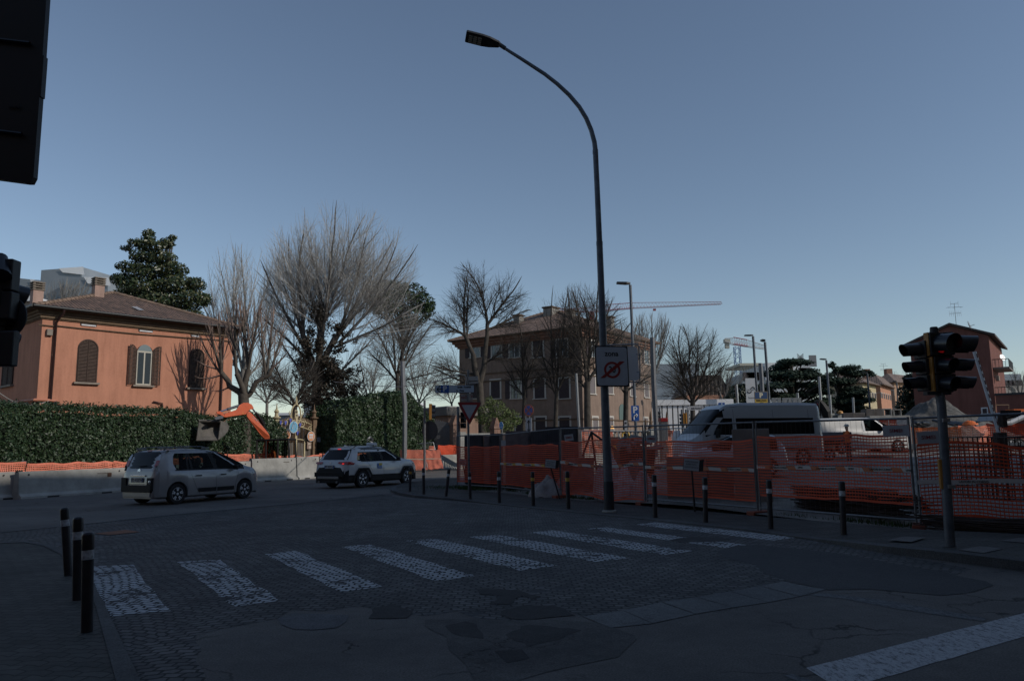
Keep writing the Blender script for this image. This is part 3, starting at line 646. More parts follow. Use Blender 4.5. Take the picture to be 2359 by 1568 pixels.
# loose white cable ending at the post
mb=MB();cab=[P(*zD(1300,120),46),P(*zD(1600,155),44),P(*zD(1900,165),40),P(*zD(2050,140),36),P(*zD(2260,110),30),P(*zF(250,50),27),P(*zF(420,8),YY),P(*zF(462,20),YY),P(*zF(470,45),YY),P(*zF(462,95),YY),P(*zF(478,140),YY)]
mb.tube(cab,.018,6);tag(mb.build('cable',mat('white_cable',(.42,.41,.38),.6),None,True),'loose whitish cable hooked over the sign post and swinging away left','cable')
# ---- traffic lights
def head(par,c,ang,sizes=(.155,.105,.105),hood=.28,lit=None,side=None,tilt=0,k=1.0):
# body (part) > visors and lenses (sub-parts)
 H=sum(2*s for s in sizes)+.10*len(sizes)-.02;w0=max(sizes)+.045
 mb=MB();z=H/2
 for s in sizes:
  h=2*s+.085;mb.bb(-.16,0,-(s+.05),s+.05,z-h,z-.004);z-=h+.01
 body=mb.build('signal_head',[M_black],par,bevel=.012,M=None);body.location=c;body.rotation_euler=(0,0,ang);body.scale=(k,k,k)
 z=H/2
 for i,s in enumerate(sizes):
  h=2*s+.085;zc_=z-h/2;z-=h+.01
  n=18;vs=[];fs=[]
  for k in range(n+1):
   a=math.pi*(-.28+1.56*k/n);L=hood*(.86+.14*math.sin(a))
   for rr in(s+.012,s+.004):
    y=rr*math.cos(a);zz=rr*math.sin(a);vs+=[(0.0,y,zc_+zz),(L*(s/.13)**.5,y*.94,zc_+zz*.96-.02)]
  for k in range(n):
   b=k*4;e=b+4;fs+=[(b,e,e+1,b+1),(b+2,b+3,e+3,e+2),(b+1,e+1,e+3,b+3)]
  vb=MB();vb.add(vs,fs);vb.build('visor',M_visor,body,True)
  lb=MB();lb.lathe([(s*.97,.004),(s*.8,.02),(s*.4,.03),(0,.032)],(0,0,zc_),18,(1,0,0));lb.build('lens',M_lensr if(lit==i)else M_lens,body,True)
 if side is not None:
  sb=MB();y0=side*(sizes[0]+.052);sb.bb(-.13,-.03,min(y0,y0+side*.012),max(y0,y0+side*.012),H/2-(2*sizes[0]+.085),H/2)
  y1=side*(sizes[1]+.052);sb.bb(-.13,-.03,min(y1,y1+side*.03),max(y1,y1+side*.03),-H/2+.02,H/2-(2*sizes[0]+.10));sb.build('side_panel',M_yel,body)
 return body
M_visor=mat('visor_black',(.016,.018,.024),.32,0,.1,10);M_lens=mat('signal_lens',(.02,.025,.03),.15);M_lensr=mat('lit_red_lens',(.30,.008,.01),.3,emit=.35)
tp_=G(2188,1257,.12);TY=tp_.y
tl=thing('traffic_light','black and yellow traffic light with three clustered heads on a pole at the right','traffic light',tp_)
mb=MB();mb.tube([tp_,P(2168,935,TY),P(2163,900,TY)],[.066,.062,.062],18);mb.build('pole',M_pole,tl,True,world=True)
mb=MB();mb.tube([P(2160,905,TY),P(2154,770,TY)],.045,12)
for py in(905,782):q=P(2158,py,TY);mb.box(q,(.34,.12,.05))
mb.lathe([(.06,0),(.075,.01),(.075,.03),(.058,.035),(.055,.12),(.045,.135),(0,.14)],P(2152,774,TY),16);mb.build('bracket',M_dark,tl,world=True)
mb=MB();
for zx_ in(zX(1608,240),zX(1658,860)):q=P(*zx_,TY);mb.box(q-Vector((.01,.06,0)),(.10,.05,.05))
mb.build('clip',M_galv,tl,world=True);mb=MB();q=P(*zX(1578,745),TY);mb.box(q,(.06,.05,.42));mb.build('push_button_box',M_yel,tl,world=True,bevel=.015)
hc=P(*zW(700,690),TY)-tp_
head(tl,hc+Vector((.04,-.06,.02)),R(-78),lit=0,side=-1,hood=.30,k=.86)
head(tl,P(*zW(480,740),TY)-tp_+Vector((.03,.10,.03)),R(188),sizes=(.115,.10,.10),hood=.38,k=.80)
head(tl,P(*zW(905,700),TY)-tp_+Vector((.0,.04,.04)),R(-8),hood=.42,k=.84)
# ---- signal and signs at the left edge, on a pole just outside the view
eY=10.6;ep=P(-42,731,eY);ep=Vector((ep.x,ep.y,.04))
el=thing('traffic_light','dark traffic light seen from behind at the left edge, above the pavement','traffic light',ep)
mb=MB();mb.tube([ep,ep+Vector((0,0,4.6))],.06,14);mb.build('pole',M_pole,el,True,world=True)
head(el,P(-8,720,eY)-ep+Vector((0,.1,0)),R(60),hood=.3)
b=MB();q=P(*zS(60,320),eY);b.box(P(*zS(40,320),eY),(.34,.2,.46));b.box(P(*zS(20,590),eY),(.36,.2,.40));b.box(P(*zS(60,970),eY),(.26,.15,.5));b.box(P(*zS(90,845),eY),(.2,.1,.12));b.build('housing',M_black,el,world=True,bevel=.02)
v=MB();v.tube([P(*zS(0,160),eY),P(*zS(-10,330),eY-.2)],[.10,.16],14);v.build('visor',M_visor,el,True,world=True)
rs=thing('road_sign','dark round back of a road sign behind the left edge traffic light','road sign',P(*zS(80,692),eY+.15))
mb=MB();mb.lathe([(.29,0),(.3,.004),(.3,.02),(.29,.025)],P(*zS(80,692),eY+.15),40,(-.15,-1,0));mb.build('disc',M_dark,rs,True,world=True)
mb=MB();
for yy in(600,800):mb.tube([P(*zS(-30,yy),eY+.1),P(*zS(150,yy),eY+.1)],.018,6)
mb.build('brackets',M_dark,rs,world=True)
nb=MB();q0=P(*zS(200,708),eY+.11);text('ZONA',tmat(rs).inverted()@frame(q0,(1,0,0),(0,0,1)),.05,M_galv,rs,name='sticker')
# big panel seen from behind overhead
bY=3.2
A=P(0,0,bY);pr=[P(107,-6,bY),P(98,128,bY),P(101,128,bY),P(94,222,bY),P(91,222,bY),P(77,408,bY),P(70,421,bY),P(60,421,bY),P(-60,405,bY),P(-400,370,bY),P(-400,-60,bY),P(108,-60,bY)]
bp_=thing('overhead_sign','large black sign panel seen from behind at the upper left edge','sign panel',(pr[9].x,bY,0))
mb=MB();mb.prism([(v.x,v.z)for v in pr],(0,bY+.03,0),(1,0,0),(0,0,1),.03);mb.build('panel',M_black,bp_,world=True)
mb=MB()
for y0,y1 in((93,100),(303,309)):
 mb=MB();mb.tube([P(-60,y0-8,bY-.01),P(68 if y0<200 else 50,y1,bY-.01)],.008,6);mb.build('rib',M_visor,bp_,world=True)
text('SEGNALI',tmat(bp_).inverted()@frame(P(32,247,bY-.006),(1,0,0),(-.03,0,1)),.014,M_dark,bp_,name='sticker')
mb=MB();mb.tube([(pr[9].x+.1,bY+.1,0),(pr[9].x+.1,bY+.1,4.5)],.045,12);mb.build('post',M_pole,bp_,world=True)
# ================================================================ vehicles
def itp(tab,x):
 if x<=tab[0][0]:return tab[0][1]
 for(a,fa),(b,fb)in zip(tab,tab[1:]):
  if x<=b:return fa+(fb-fa)*(x-a)/(b-a)if b>a else fb
 return tab[-1][1]
M_seat=mat('seat_fabric',(.018,.018,.02),.9)
M_dash=mat('car_interior',(.01,.01,.011),.9)
M_tail=mat('tail_lamp_red',(.30,.008,.01),.2,coat=.5);M_taillit=mat('tail_lamp_lit',(1.0,.03,.02),.3,emit=.9)
M_clear=mat('clear_lamp',(.35,.36,.38),.15,.3,coat=.6)
M_trim=mat('car_black_trim',(.012,.012,.013),.65,0,.15,9,spec=.3)
M_seam=mat('panel_gap',(.01,.01,.012),.8)
M_blackglass=mat('privacy_glass',(.005,.006,.008),.10,0,spec=.22)
M_plt=mat('number_plate',(.42,.43,.45),.5);M_pltb=mat('plate_blue',(.03,.08,.3),.5)
def carpaint(name,c,metal=.3):return mat(name,c,.34,metal,.06,1.5,coat=.6)
class Car:
 """body in local axes: x forward (0 = rear axle), y left, z up"""
 def __init__(s,t,xr,xf,zt,belt,w,glass,arches,zb=.20,tumble=.30,body_m=None,glass_m=None,wb=2.5,top_drop=.035,arch_extra=0,glass_top=None,nx=90,wrmin=.15,trim_z=None,trim_m=None,open_=True):
  s.t=t;s.xr=xr;s.xf=xf;s.ztT=zt;s.beT=belt;s.wT=w;s.tumble=tumble;s.zb=zb;s.arch=arches;s.drop=top_drop;s.wrmin=wrmin
  xs=[xr+(xf-xr)*i/nx for i in range(nx+1)]
  for xc,R_ in arches:xs+=[xc-R_*math.cos(math.pi*k/14)for k in range(15)]+[xc-R_-.004,xc+R_+.004]
  for tb in(zt,belt,w):xs+=[p[0]for p in tb]
  xs+=list(glass)+list(glass_top or[])
  xs=sorted(set(round(x,4)for x in xs if xr<=x<=xf));s.xs=xs
  mb=MB();gb=MB();secs=[s.sec(x)for x in xs];n=len(secs[0])
  for sgn in(1,-1):
   base=len(mb.v)
   for i,x in enumerate(xs):
    for(y,z)in secs[i]:mb.v.append((x,sgn*y,z))
   gbase=len(gb.v);gb.v+=mb.v[base:]
   for i in range(len(xs)-1):
    xm=(xs[i]+xs[i+1])/2
    for j in range(n-1):
     a=i*n+j;q=(a,a+n,a+n+1,a+1)
     if sgn>0:q=q[::-1]
     isg=(glass[0]<=xm<=glass[1]and 5<=j<=7)or(glass_top and j>=7 and((glass_top[0]<=xm<=glass_top[1])or(len(glass_top)>2 and glass_top[2]<=xm<=glass_top[3])))
     if isg:gb.f.append(tuple(k+gbase for k in q));gb.m.append(0)
     else:
      mb.f.append(tuple(k+base for k in q));zz=(secs[i][j][1]+secs[i][j+1][1])/2
      mb.m.append(1 if(trim_z and zz<trim_z(xm))else 0)
      # close both ends
  for i,fl in((0,0),(len(xs)-1,1)):
   l=[(xs[i],y,z)for y,z in secs[i]];r=[(xs[i],-y,z)for y,z in secs[i]];k=len(mb.v);mb.v+=l+r
   for j in range(n-1):mb.f.append((k+j,k+j+1,k+n+j+1,k+n+j));mb.m.append(1 if(trim_z and secs[i][j][1]<trim_z(xs[i]))else 0)
  mb.build('body',[body_m,trim_m or M_trim],t,True)
  gb.build('windows',glass_m,t,True)
  ub=MB();L=xf-xr;wm=itp(w,1.2)
  ub.bb(xr+.22,xf-.25,-wm+.13,wm-.13,zb-.02,.62);ub.build('underbody',M_dash,t)
 def sec(s,x):
  zt=itp(s.ztT,x);b=min(itp(s.beT,x),zt-.03);w=itp(s.wT,x);zb=s.zb
  for xc,R_ in s.arch:
   if abs(x-xc)<=R_:zb=max(zb,math.sqrt(max(0,R_*R_-(x-xc)**2))+.30)
  g=zt-b;wr=w-s.wrmin-s.tumble*min(g,.7)*.6 if g>.12 else w-.05-(s.wrmin-.05)*g/.12-s.tumble*g*.6
  h=b-zb
  return[(w-.06,zb),(w-.012,zb+.05*min(1,h)),(w+.0,zb+.35*h),(w-.002,zb+.62*h),(w-.018,b-.07*h),(w-.045,b),(w-.045+(wr-w+.045)*.35,b+g*.33),(w-.045+(wr-w+.045)*.74,b+g*.70),(wr+.0,b+g*.90),(wr-.07,zt-s.drop*.55),(wr*.5,zt-s.drop*.12),(0,zt)]
 def side(s,x,z):
  q=s.sec(x)
  for(y0,z0),(y1,z1)in zip(q,q[1:]):
   if z0<=z<=z1:return y0+(y1-y0)*(z-z0)/max(1e-6,z1-z0)
  return q[5][0]if z>q[0][1]else q[0][0]
 def topz(s,x,y):
  q=s.sec(x)[7:]
  for(y0,z0),(y1,z1)in zip(q,q[1:]):
   if y1<=abs(y)<=y0:return z1+(z0-z1)*(abs(y)-y1)/max(1e-6,y0-y1)
  return q[0][1]
 def patch(s,rows,m,name,off=.006,sides=(-1,1),par=None,nz=1):
  """rows [(z, xl, xr)] laid on the flanks"""
  rr=[]
  for(z0,a0,b0),(z1,a1,b1)in zip(rows,rows[1:]):
   for k in range(nz):t_=k/nz;rr.append((z0+(z1-z0)*t_,a0+(a1-a0)*t_,b0+(b1-b0)*t_))
  rr.append(rows[-1]);out=[]
  for sg in sides:
   mb=MB();nx=max(1,int(max(r[2]-r[1]for r in rr)/.12))
   for r in rr:
    for i in range(nx+1):x=r[1]+(r[2]-r[1])*i/nx;mb.v.append((x,sg*(s.side(x,r[0])+off),r[0]))
   for j in range(len(rr)-1):
    for i in range(nx):a=j*(nx+1)+i;q=(a,a+1,a+nx+2,a+nx+1);mb.f.append(q);mb.m.append(0)
   out.append(mb.build(name,m,par or s.t,True))
  return out
 def rearx(s,z):
  for x in[s.xr+.005*k for k in range(400)]:
   if itp(s.ztT,x)>=z:return x
  return s.xr
 def rear(s,poly,m,name,off=.008,par=None,crown=.05):
  """poly [(y,z)] on the back face"""
  z0=min(p[1]for p in poly);z1=max(p[1]for p in poly);nz=max(2,int((z1-z0)/.04));ny=8;mb=MB()
  for r_ in range(nz+1):
   z=z0+(z1-z0)*(r_/nz);zz=min(max(z,z0+1e-4),z1-1e-4);ys=[]
   for(ya,za),(yb,zb_)in zip(poly,poly[1:]+poly[:1]):
    if(za-zz)*(zb_-zz)<0:ys.append(ya+(yb-ya)*(zz-za)/(zb_-za))
   a,b=(min(ys),max(ys))if ys else(0,0)
   for k in range(ny+1):y=a+(b-a)*k/ny;mb.v.append((s.rearx(z)-off+crown*(abs(y)/.8)**3,y,z))
  for r_ in range(nz):
   for k in range(ny):q=r_*(ny+1)+k;mb.f.append((q,q+ny+1,q+ny+2,q+1));mb.m.append(0)
  return mb.build(name,m,par or s.t,True)
 def rearbox(s,y0,y1,z0,z1,d,m,name,par=None,off=0):
  mb=MB();x=s.rearx((z0+z1)/2)-off;mb.bb(x-d,x+.02,y0,y1,z0,z1);return mb.build(name,m,par or s.t,bevel=min(.012,abs(y1-y0)*.2,(z1-z0)*.2))
def wheel(t,x,y,r,sg,spokes,wd=.21,style=0,rimm=None):
 """thing > wheel (the tyre) > rim"""
 mb=MB();mb.lathe([(r*.62,-wd/2+.01),(r*.72,-wd/2),(r*.93,-wd/2),(r*.99,-wd/2+.03),(r,0),(r*.99,wd/2-.03),(r*.93,wd/2),(r*.72,wd/2),(r*.62,wd/2-.01)],(0,0,0),36,(0,1,0))
 w=mb.build('wheel',M_rubber,t,True);w.location=(x,y,r)
 mb=MB();mb.k=0;ri=r*.66;yo=sg*(wd/2-.005)
 def P2(a,rr,dy=0):return Vector((rr*math.cos(a),yo+sg*dy,rr*math.sin(a)))
 n=40
 for k in range(n):
  a,b=2*math.pi*k/n,2*math.pi*(k+1)/n;mb.add([P2(a,ri,-.012),P2(b,ri,-.012),P2(b,ri*.93,.0),P2(a,ri*.93,0)],[(0,1,2,3)]);mb.add([P2(a,ri*.93,0),P2(b,ri*.93,0),P2(b,ri*.9,-.05),P2(a,ri*.9,-.05)],[(0,1,2,3)])
 for k in range(spokes):
  a=2*math.pi*(k+.25)/spokes;da=.17;
  prs=((-da,.12),(da,.12))if style==0 else((0,.22),)
  for d_,wsp in prs:
   q0=P2(a,ri*.14,-.008);q1=P2(a+d_,ri*.93,.0);dr=(q1-q0).normalized();nn=Vector((-dr.z,0,dr.x))*wsp*ri*.62
   mb.add([q0-nn*.9,q0+nn*.9,q1+nn*1.0,q1-nn*1.0],[(0,1,2,3)])
 mb.lathe([(ri*.2,0),(ri*.18,.012*sg),(0,.016*sg)],(0,yo-.006*sg,0),16,(0,1,0))
 mb.build('rim',rimm or M_alloy,w,True)
 mb=MB();mb.lathe([(ri*.95,-.02),(0,-.02),(0,-.015),(ri*.95,-.015)],(0,yo-sg*.055,0),24,(0,1,0));mb.build('brake_disc',M_dash,w)
 return w
M_alloy=mat('alloy_rim',(.66,.67,.69),.4,.1)
def seats(t,xs,z=.55,y=.36,m=None):
 for x in xs:
  for sg in(1,-1):
   mb=MB();mb.bb(x-.25,x+.25,sg*y-.24,sg*y+.24,z-.2,z);mb.tube([(x-.22,sg*y,z),(x-.34,sg*y,z+.56)],[.22,.17],10);mb.tube([(x-.36,sg*y,z+.58),(x-.38,sg*y,z+.76)],[.11,.10],10);mb.build('seat',m or M_seat,t,True)
def person_in(t,x,y,z,m,head=M_skin):
 mb=MB();mb.lathe([(.17,0),(.20,.18),(.19,.34),(.10,.42),(.055,.46)],(x,y,z),14);b=mb.build('driver',m,t,'all')
 mb=MB();mb.lathe([(.05,.44),(.085,.50),(.10,.58),(.095,.66),(.06,.72),(0,.735)],(x+.02,y,z),14);mb.build('head',head,b,'all')
def lplate(car,z,s_,y0=0,w=.52,par=None):
 h=.11;x=car.rearx(z)-.03;t=car.t
 mb=MB();mb.bb(x-.002,x+.012,y0-w/2-.01,y0+w/2+.01,z-h/2-.012,z+h/2+.012);q=mb.build('number_plate',M_signblk,t)
 mb=MB();mb.bb(x-.006,x,y0-w/2+.04,y0+w/2-.04,z-h/2,z+h/2);mb.build('plate_face',M_plt,q)
 for sg in(1,-1):mb=MB();yy=y0+sg*(w/2-.02);mb.bb(x-.006,x,yy-.02,yy+.02,z-h/2,z+h/2);mb.build('blue_end',M_pltb,q)
 text(s_,frame((x-.010,y0,z),(0,-1,0),(0,0,1)),.115,M_signblk,q,sx=.88,bold=.002)
def mirror(t,x,y,z,sg,m):
 mb=MB();mb.box((x,y+sg*.09,z),(.12,.17,.15));mb.build('wing_mirror',m,t,bevel=.03)
 # ---- silver compact people carrier (rear three-quarter view)
def place_car(contact_px,dirv,track,name,lab):
 g=G(*contact_px);d=Vector(dirv).normalized();rt=Vector((d.y,-d.x,0));o=Vector((g.x,g.y,0))-rt*track/2
 return thing(name,lab,'car',o,math.atan2(d.y,d.x))
silver=carpaint('silver_paint',(.29,.29,.295),.3)
c3=place_car((403,1160.5),(1.21,2.23,0),1.50,'silver_car','silver compact people carrier with black bumper and roof rails, driving past the barriers')
z3=[(-.74,.62),(-.73,.80),(-.69,1.0),(-.655,1.10),(-.58,1.28),(-.52,1.42),(-.46,1.52),(-.38,1.585),(-.2,1.615),(.3,1.635),(.9,1.63),(1.3,1.60),(1.6,1.545),(1.9,1.44),(2.2,1.30),(2.45,1.17),(2.62,1.08),(2.75,1.04),(3.0,.98),(3.2,.88),(3.3,.76),(3.35,.62),(3.37,.5)]
b3=[(-.74,.60),(-.69,.9),(-.6,1.02),(0,1.0),(1,.985),(2.4,.97),(2.7,.955),(3.0,.91),(3.2,.8),(3.37,.48)]
w3=[(-.74,.66),(-.70,.74),(-.6,.80),(-.3,.845),(.1,.865),(1.2,.86),(2.4,.865),(2.8,.84),(3.1,.76),(3.27,.62),(3.37,.40)]
K3=Car(c3,-.74,3.37,z3,b3,w3,(-.22,2.52),[(0,.35),(2.54,.35)],zb=.20,body_m=silver,glass_m=M_glass,glass_top=(1.32,2.56),tumble=.28,wrmin=.12)
K3.patch([(1.0,-.7,-.05),(1.2,-.62,-.14),(1.42,-.5,-.10),(1.54,-.42,-.0)],silver,'rear_pillar')
for r_ in([(1.0,.30,.38),(1.54,.32,.40)],[(1.0,.46,.54),(1.54,.38,.46)],[(1.0,1.30,1.46),(1.53,1.12,1.30)]):K3.patch(r_,M_trim,'door_pillar',nz=3)
K3.patch([(.985,-.1,2.5),(1.015,-.1,2.5)],M_trim,'window_rubber');
K3.patch([(1.50,-.3,1.62),(1.56,-.3,1.45),(1.60,-.3,1.2)],silver,'roof_rail_edge',off=.008)
for k,(a,b,c,d)in enumerate([(1.0,2.26,1.25,1.88),(1.25,1.86,1.50,1.42)]):K3.patch([(a,b-.03,b+.05),(c,d-.03,d+.05)],silver,'front_pillar',nz=2,off=.010)
K3.patch([(1.0,2.40,2.47),(1.12,2.34,2.42)],M_trim,'quarter_window_trim')
for r_ in([(.24,.80,.808),(.5,.62,.628),(.985,.40,.408)],[(.24,1.40,1.408),(.985,1.36,1.368)],[(.24,2.10,2.108),(.6,2.16,2.168),(.985,2.30,2.308)]):K3.patch(r_,M_seam,'door_gap',nz=3,off=.004)
K3.patch([(.32,.72,1.38),(.44,.70,1.38)],M_trim,'rubbing_strip',off=.014);K3.patch([(.32,1.42,2.08),(.44,1.42,2.08)],M_trim,'rubbing_strip',off=.014)
for x in(.60,1.53):K3.patch([(.80,x,x+.22),(.835,x,x+.22)],M_trim,'door_handle',off=.03)
K3.rear([(-.58,1.07),(.58,1.07),(.70,1.12),(.66,1.50),(.50,1.555),(-.50,1.555),(-.66,1.50),(-.70,1.12)],M_blackglass,'rear_window')
for sg in(-1,1):
 K3.rear([(sg*.60,1.12),(sg*.755,1.14),(sg*.74,1.30),(sg*.60,1.30)],M_tail,'tail_lamp',off=.02,crown=.02);K3.rear([(sg*.60,1.31),(sg*.74,1.31),(sg*.68,1.50),(sg*.60,1.48)],M_clear,'tail_lamp_lens',off=.02,crown=.02)
K3.rearbox(-.67,.67,.38,.58,.055,M_trim,'bumper');
for sg in(-1,1):K3.rearbox(sg*.585-.115,sg*.585+.115,.42,.80,.045,M_trim,'bumper_corner');
mb=MB();mb.lathe([(.0,.0),(.055,.0),(.05,.02),(0,.03)],(K3.rearx(.66)-.055,-.62,.68),14,(-1,0,0));mb.build('reversing_lamp',M_clear,c3,True)
K3.rearbox(-.62,.62,.24,.40,.03,silver,'lower_apron');K3.rearbox(-.34,.34,.84,.88,.035,M_chrome,'tailgate_trim')
lplate(K3,.735,'FD 415XW');K3.rear([(-.10,1.60),(.10,1.60),(.10,1.575),(-.10,1.575)],M_tail,'brake_lamp',off=.03)
iv=frame((K3.rearx(1.0)-.02,0,1.0),(0,-1,0),(.12,0,1))
mb=MB()
for dz in(0,.035):mb.add([tuple(iv@Vector(p))for p in[(-.06,dz-.03,0),(0,dz+.01,0),(.06,dz-.03,0),(.06,dz-.012,0),(0,dz+.03,0),(-.06,dz-.012,0)]],[(0,1,4,5),(1,2,3,4)])
mb.build('emblem',M_chrome,c3)
mb=MB();mb.tube([(K3.rearx(1.12)-.03,.05,1.13),(K3.rearx(1.14)-.035,-.28,1.15)],.012,6);mb.build('wiper',M_trim,c3)
for sg in(-1,1):
 mb=MB();y=sg*.60;mb.tube([(-.36,y,1.60),(-.20,y,1.675),(.4,y,1.70),(1.0,y,1.69),(1.28,y,1.62)],.018,6);mb.box((-.24,y,1.645),(.3,.05,.05));mb.box((.42,y,1.67),(.2,.045,.05));mb.box((1.12,y,1.65),(.25,.05,.05));mb.build('roof_rail',M_galv2,c3,True)
 mirror(c3,2.05,sg*.86,1.03,sg,M_trim)
 K3.patch([(.60,3.0,3.25),(.72,2.96,3.24),(.80,2.96,3.16)],M_clear,'headlight',off=.012,sides=(sg,))
for x in(0,2.54):
 for sg in(-1,1):wheel(c3,x,sg*.75,.305,sg,5)
seats(c3,(.95,1.75));person_in(c3,1.62,.36,.62,M_navy);person_in(c3,1.62,-.36,.60,mat('brown_coat',(.12,.05,.03),.8))
# ---- pale grey and white taxi
pearl=carpaint('pearl_white_paint',(.50,.505,.51),.05)
tx=place_car((831.6,1122.7),(1.46,2.26,0),1.60,'white_taxi','white taxi with a roof sign and a blue and yellow door badge, behind the bollards')
zt_=[(-.98,.60),(-.95,.84),(-.90,.99),(-.86,1.07),(-.78,1.14),(-.66,1.27),(-.52,1.43),(-.43,1.54),(-.62+.30,1.585),(0,1.645),(.5,1.67),(1.0,1.66),(1.35,1.62),(1.7,1.51),(2.0,1.36),(2.25,1.22),(2.42,1.14),(2.6,1.10),(3.0,1.05),(3.3,.98),(3.5,.86),(3.6,.68),(3.63,.5)]
bt=[(-.98,.58),(-.88,.95),(-.7,1.08),(0,1.06),(1,1.03),(2.3,1.02),(2.6,1.01),(3.0,.98),(3.3,.9),(3.5,.76),(3.63,.48)]
wt=[(-.98,.70),(-.92,.80),(-.75,.87),(-.3,.915),(.2,.925),(1.2,.905),(2.4,.92),(2.9,.915),(3.2,.85),(3.45,.72),(3.63,.46)]
KT=Car(tx,-.98,3.63,zt_,bt,wt,(-.30,2.32),[(0,.43),(2.69,.43)],zb=.23,body_m=pearl,glass_m=M_glassc,glass_top=(1.38,2.36),tumble=.36,wrmin=.13,trim_z=lambda x:.42 if-.55<x<3.3 else(.62 if x<-.6 else .45))
KT.patch([(1.08,-.62,-.34),(1.3,-.5,-.22),(1.5,-.40,-.12),(1.58,-.3,-.1)],pearl,'rear_pillar')
KT.patch([(1.42,-.32,1.55),(1.50,-.3,1.45),(1.56,-.3,1.3)],pearl,'roof_edge',off=.009)
for r_ in([(1.05,.14,.20),(1.52,.02,.08)],[(1.05,1.12,1.26),(1.5,.98,1.12)],[(1.05,.40,.44),(1.52,.20,.24)]):KT.patch(r_,M_trim,'door_pillar',nz=3,off=.010)
KT.patch([(1.035,-.12,2.28),(1.06,-.12,2.28)],M_trim,'window_rubber',off=.008);KT.patch([(1.51,-.0,1.46),(1.545,.05,1.36)],M_trim,'window_top_trim',off=.013)
for a,b,c,d in[(1.04,2.12,1.28,1.82),(1.28,1.80,1.46,1.46)]:KT.patch([(a,b-.03,b+.05),(c,d-.03,d+.05)],pearl,'front_pillar',nz=2,off=.011)
for r_ in([(.44,.60,.608),(.7,.50,.508),(1.03,.22,.228)],[(.44,1.22,1.228),(1.03,1.18,1.188)],[(.44,2.16,2.168),(1.0,2.20,2.208)]):KT.patch(r_,M_seam,'door_gap',nz=3,off=.004)
for x in(.36,1.32):KT.patch([(.90,x,x+.2),(.93,x,x+.2)],pearl,'door_handle',off=.035)
# angular black arch trims
for xc in(0,2.69):
 for sg in(-1,1):
  mb=MB();pr=[(-.55,.26),(-.50,.52),(-.30,.79),(.30,.79),(.50,.52),(.55,.26),(.43,.30),(.41,.50),(.25,.70),(-.25,.70),(-.41,.50),(-.43,.30)]
  for(u,v)in pr:mb.v.append((xc+u,sg*(KT.side(min(3.4,max(-.9,xc+u)),max(v,KT.sec(xc+u)[0][1]+.02))+.022),v))
  mb.f=[(i,i+1,10-i,11-i)for i in range(5)];mb.m=[0]*5;mb.build('wheel_arch_trim',M_trim,tx)
KT.rear([(-.62,1.12),(.62,1.12),(.70,1.16),(.60,1.52),(-.60,1.52),(-.70,1.16)],M_blackglass,'rear_window')
for sg in(-1,1):
 KT.rear([(sg*.62,1.10),(sg*.80,1.12),(sg*.66,1.54),(sg*.58,1.54)],M_trim,'window_surround',off=.006)
 KT.rear([(sg*.42,.985),(sg*.44,1.045),(sg*.84,1.045),(sg*.86,.95),(sg*.70,.93)],M_tail,'tail_lamp',off=.03,crown=.03)
 KT.patch([(.93,-.88,-.52),(.98,-.86,-.46),(1.05,-.84,-.60)],M_tail,'tail_lamp',off=.016,sides=(sg,))
KT.rear([(-.66,.955),(-.66,.99),(-.76,.99),(-.76,.955)],M_taillit,'brake_lamp',off=.04,crown=.03);KT.rear([(-.09,1.555),(.09,1.555),(.09,1.535),(-.09,1.535)],M_taillit,'brake_lamp',off=.03)
KT.rearbox(-.78,.78,.46,.64,.05,M_trim,'bumper');KT.rearbox(-.58,.58,.38,.48,.07,mat('bumper_silver',(.2,.19,.185),.5,.3),'skid_plate');KT.rearbox(-.70,.70,.22,.39,.03,M_trim,'lower_apron')
KT.rearbox(-.66,.66,1.56,1.60,.10,pearl,'spoiler',off=-.1)
lplate(KT,.845,'FT 927CA');KT.rearbox(-.035,.035,.97,1.02,.02,M_chrome,'emblem')
for sg in(-1,1):
 mb=MB();y=sg*.64;mb.tube([(-.3,y,1.60),(-.1,y,1.68),(.6,y,1.71),(1.2,y,1.67),(1.42,y,1.58)],.016,6);mb.build('roof_rail',M_trim,tx,True);mirror(tx,1.98,sg*.92,1.10,sg,M_trim)
 mb=MB();mb.lathe([(.045,0),(.045,.1),(.03,.1)],(-.96,sg*.5,.26),12,(-1,0,0));mb.build('exhaust_pipe',M_galv2,tx,True)
 KT.patch([(.80,3.1,3.42),(.88,3.05,3.38),(.93,3.05,3.3)],M_clear,'headlight',off=.012,sides=(sg,))
for x in(0,2.69):
 for sg in(-1,1):wheel(tx,x,sg*.80,.35,sg,5,style=1)
 # door badge
def badge(x0,x1,z0,z1,m,nme='door_badge',off=.012):return KT.patch([(z0,x0,x1),(z1,x0,x1)],m,nme,sides=(-1,),off=off)[0]
badge(.80,1.10,.74,.95,mat('badge_blue',(.05,.16,.42),.5));badge(.90,1.10,.86,.955,mat('badge_yellow',(.55,.38,.05),.5),off=.015)
text('TAXI',frame((.95,-(KT.side(.95,.8)+.020),.80),(1,0,0),(0,.05,1)),.10,M_white,tx)
mb=MB();mb.prism([(-.10,0),(.10,0),(.07,.13),(-.07,.13)],(.95,-.22,1.66),(1,0,0),(0,0,1),-.44 if False else .44);rsg=mb.build('taxi_sign',M_white,tx,bevel=.01)
mb=MB();fin=[(-.15,0),(.12,0),(-.10,.06)];mb.prism(fin,(-.05,.015,1.645),(1,0,0),(0,0,1),.03);mb.build('antenna',pearl,tx)
seats(tx,(.85,1.75));person_in(tx,1.62,.40,.66,M_navy)
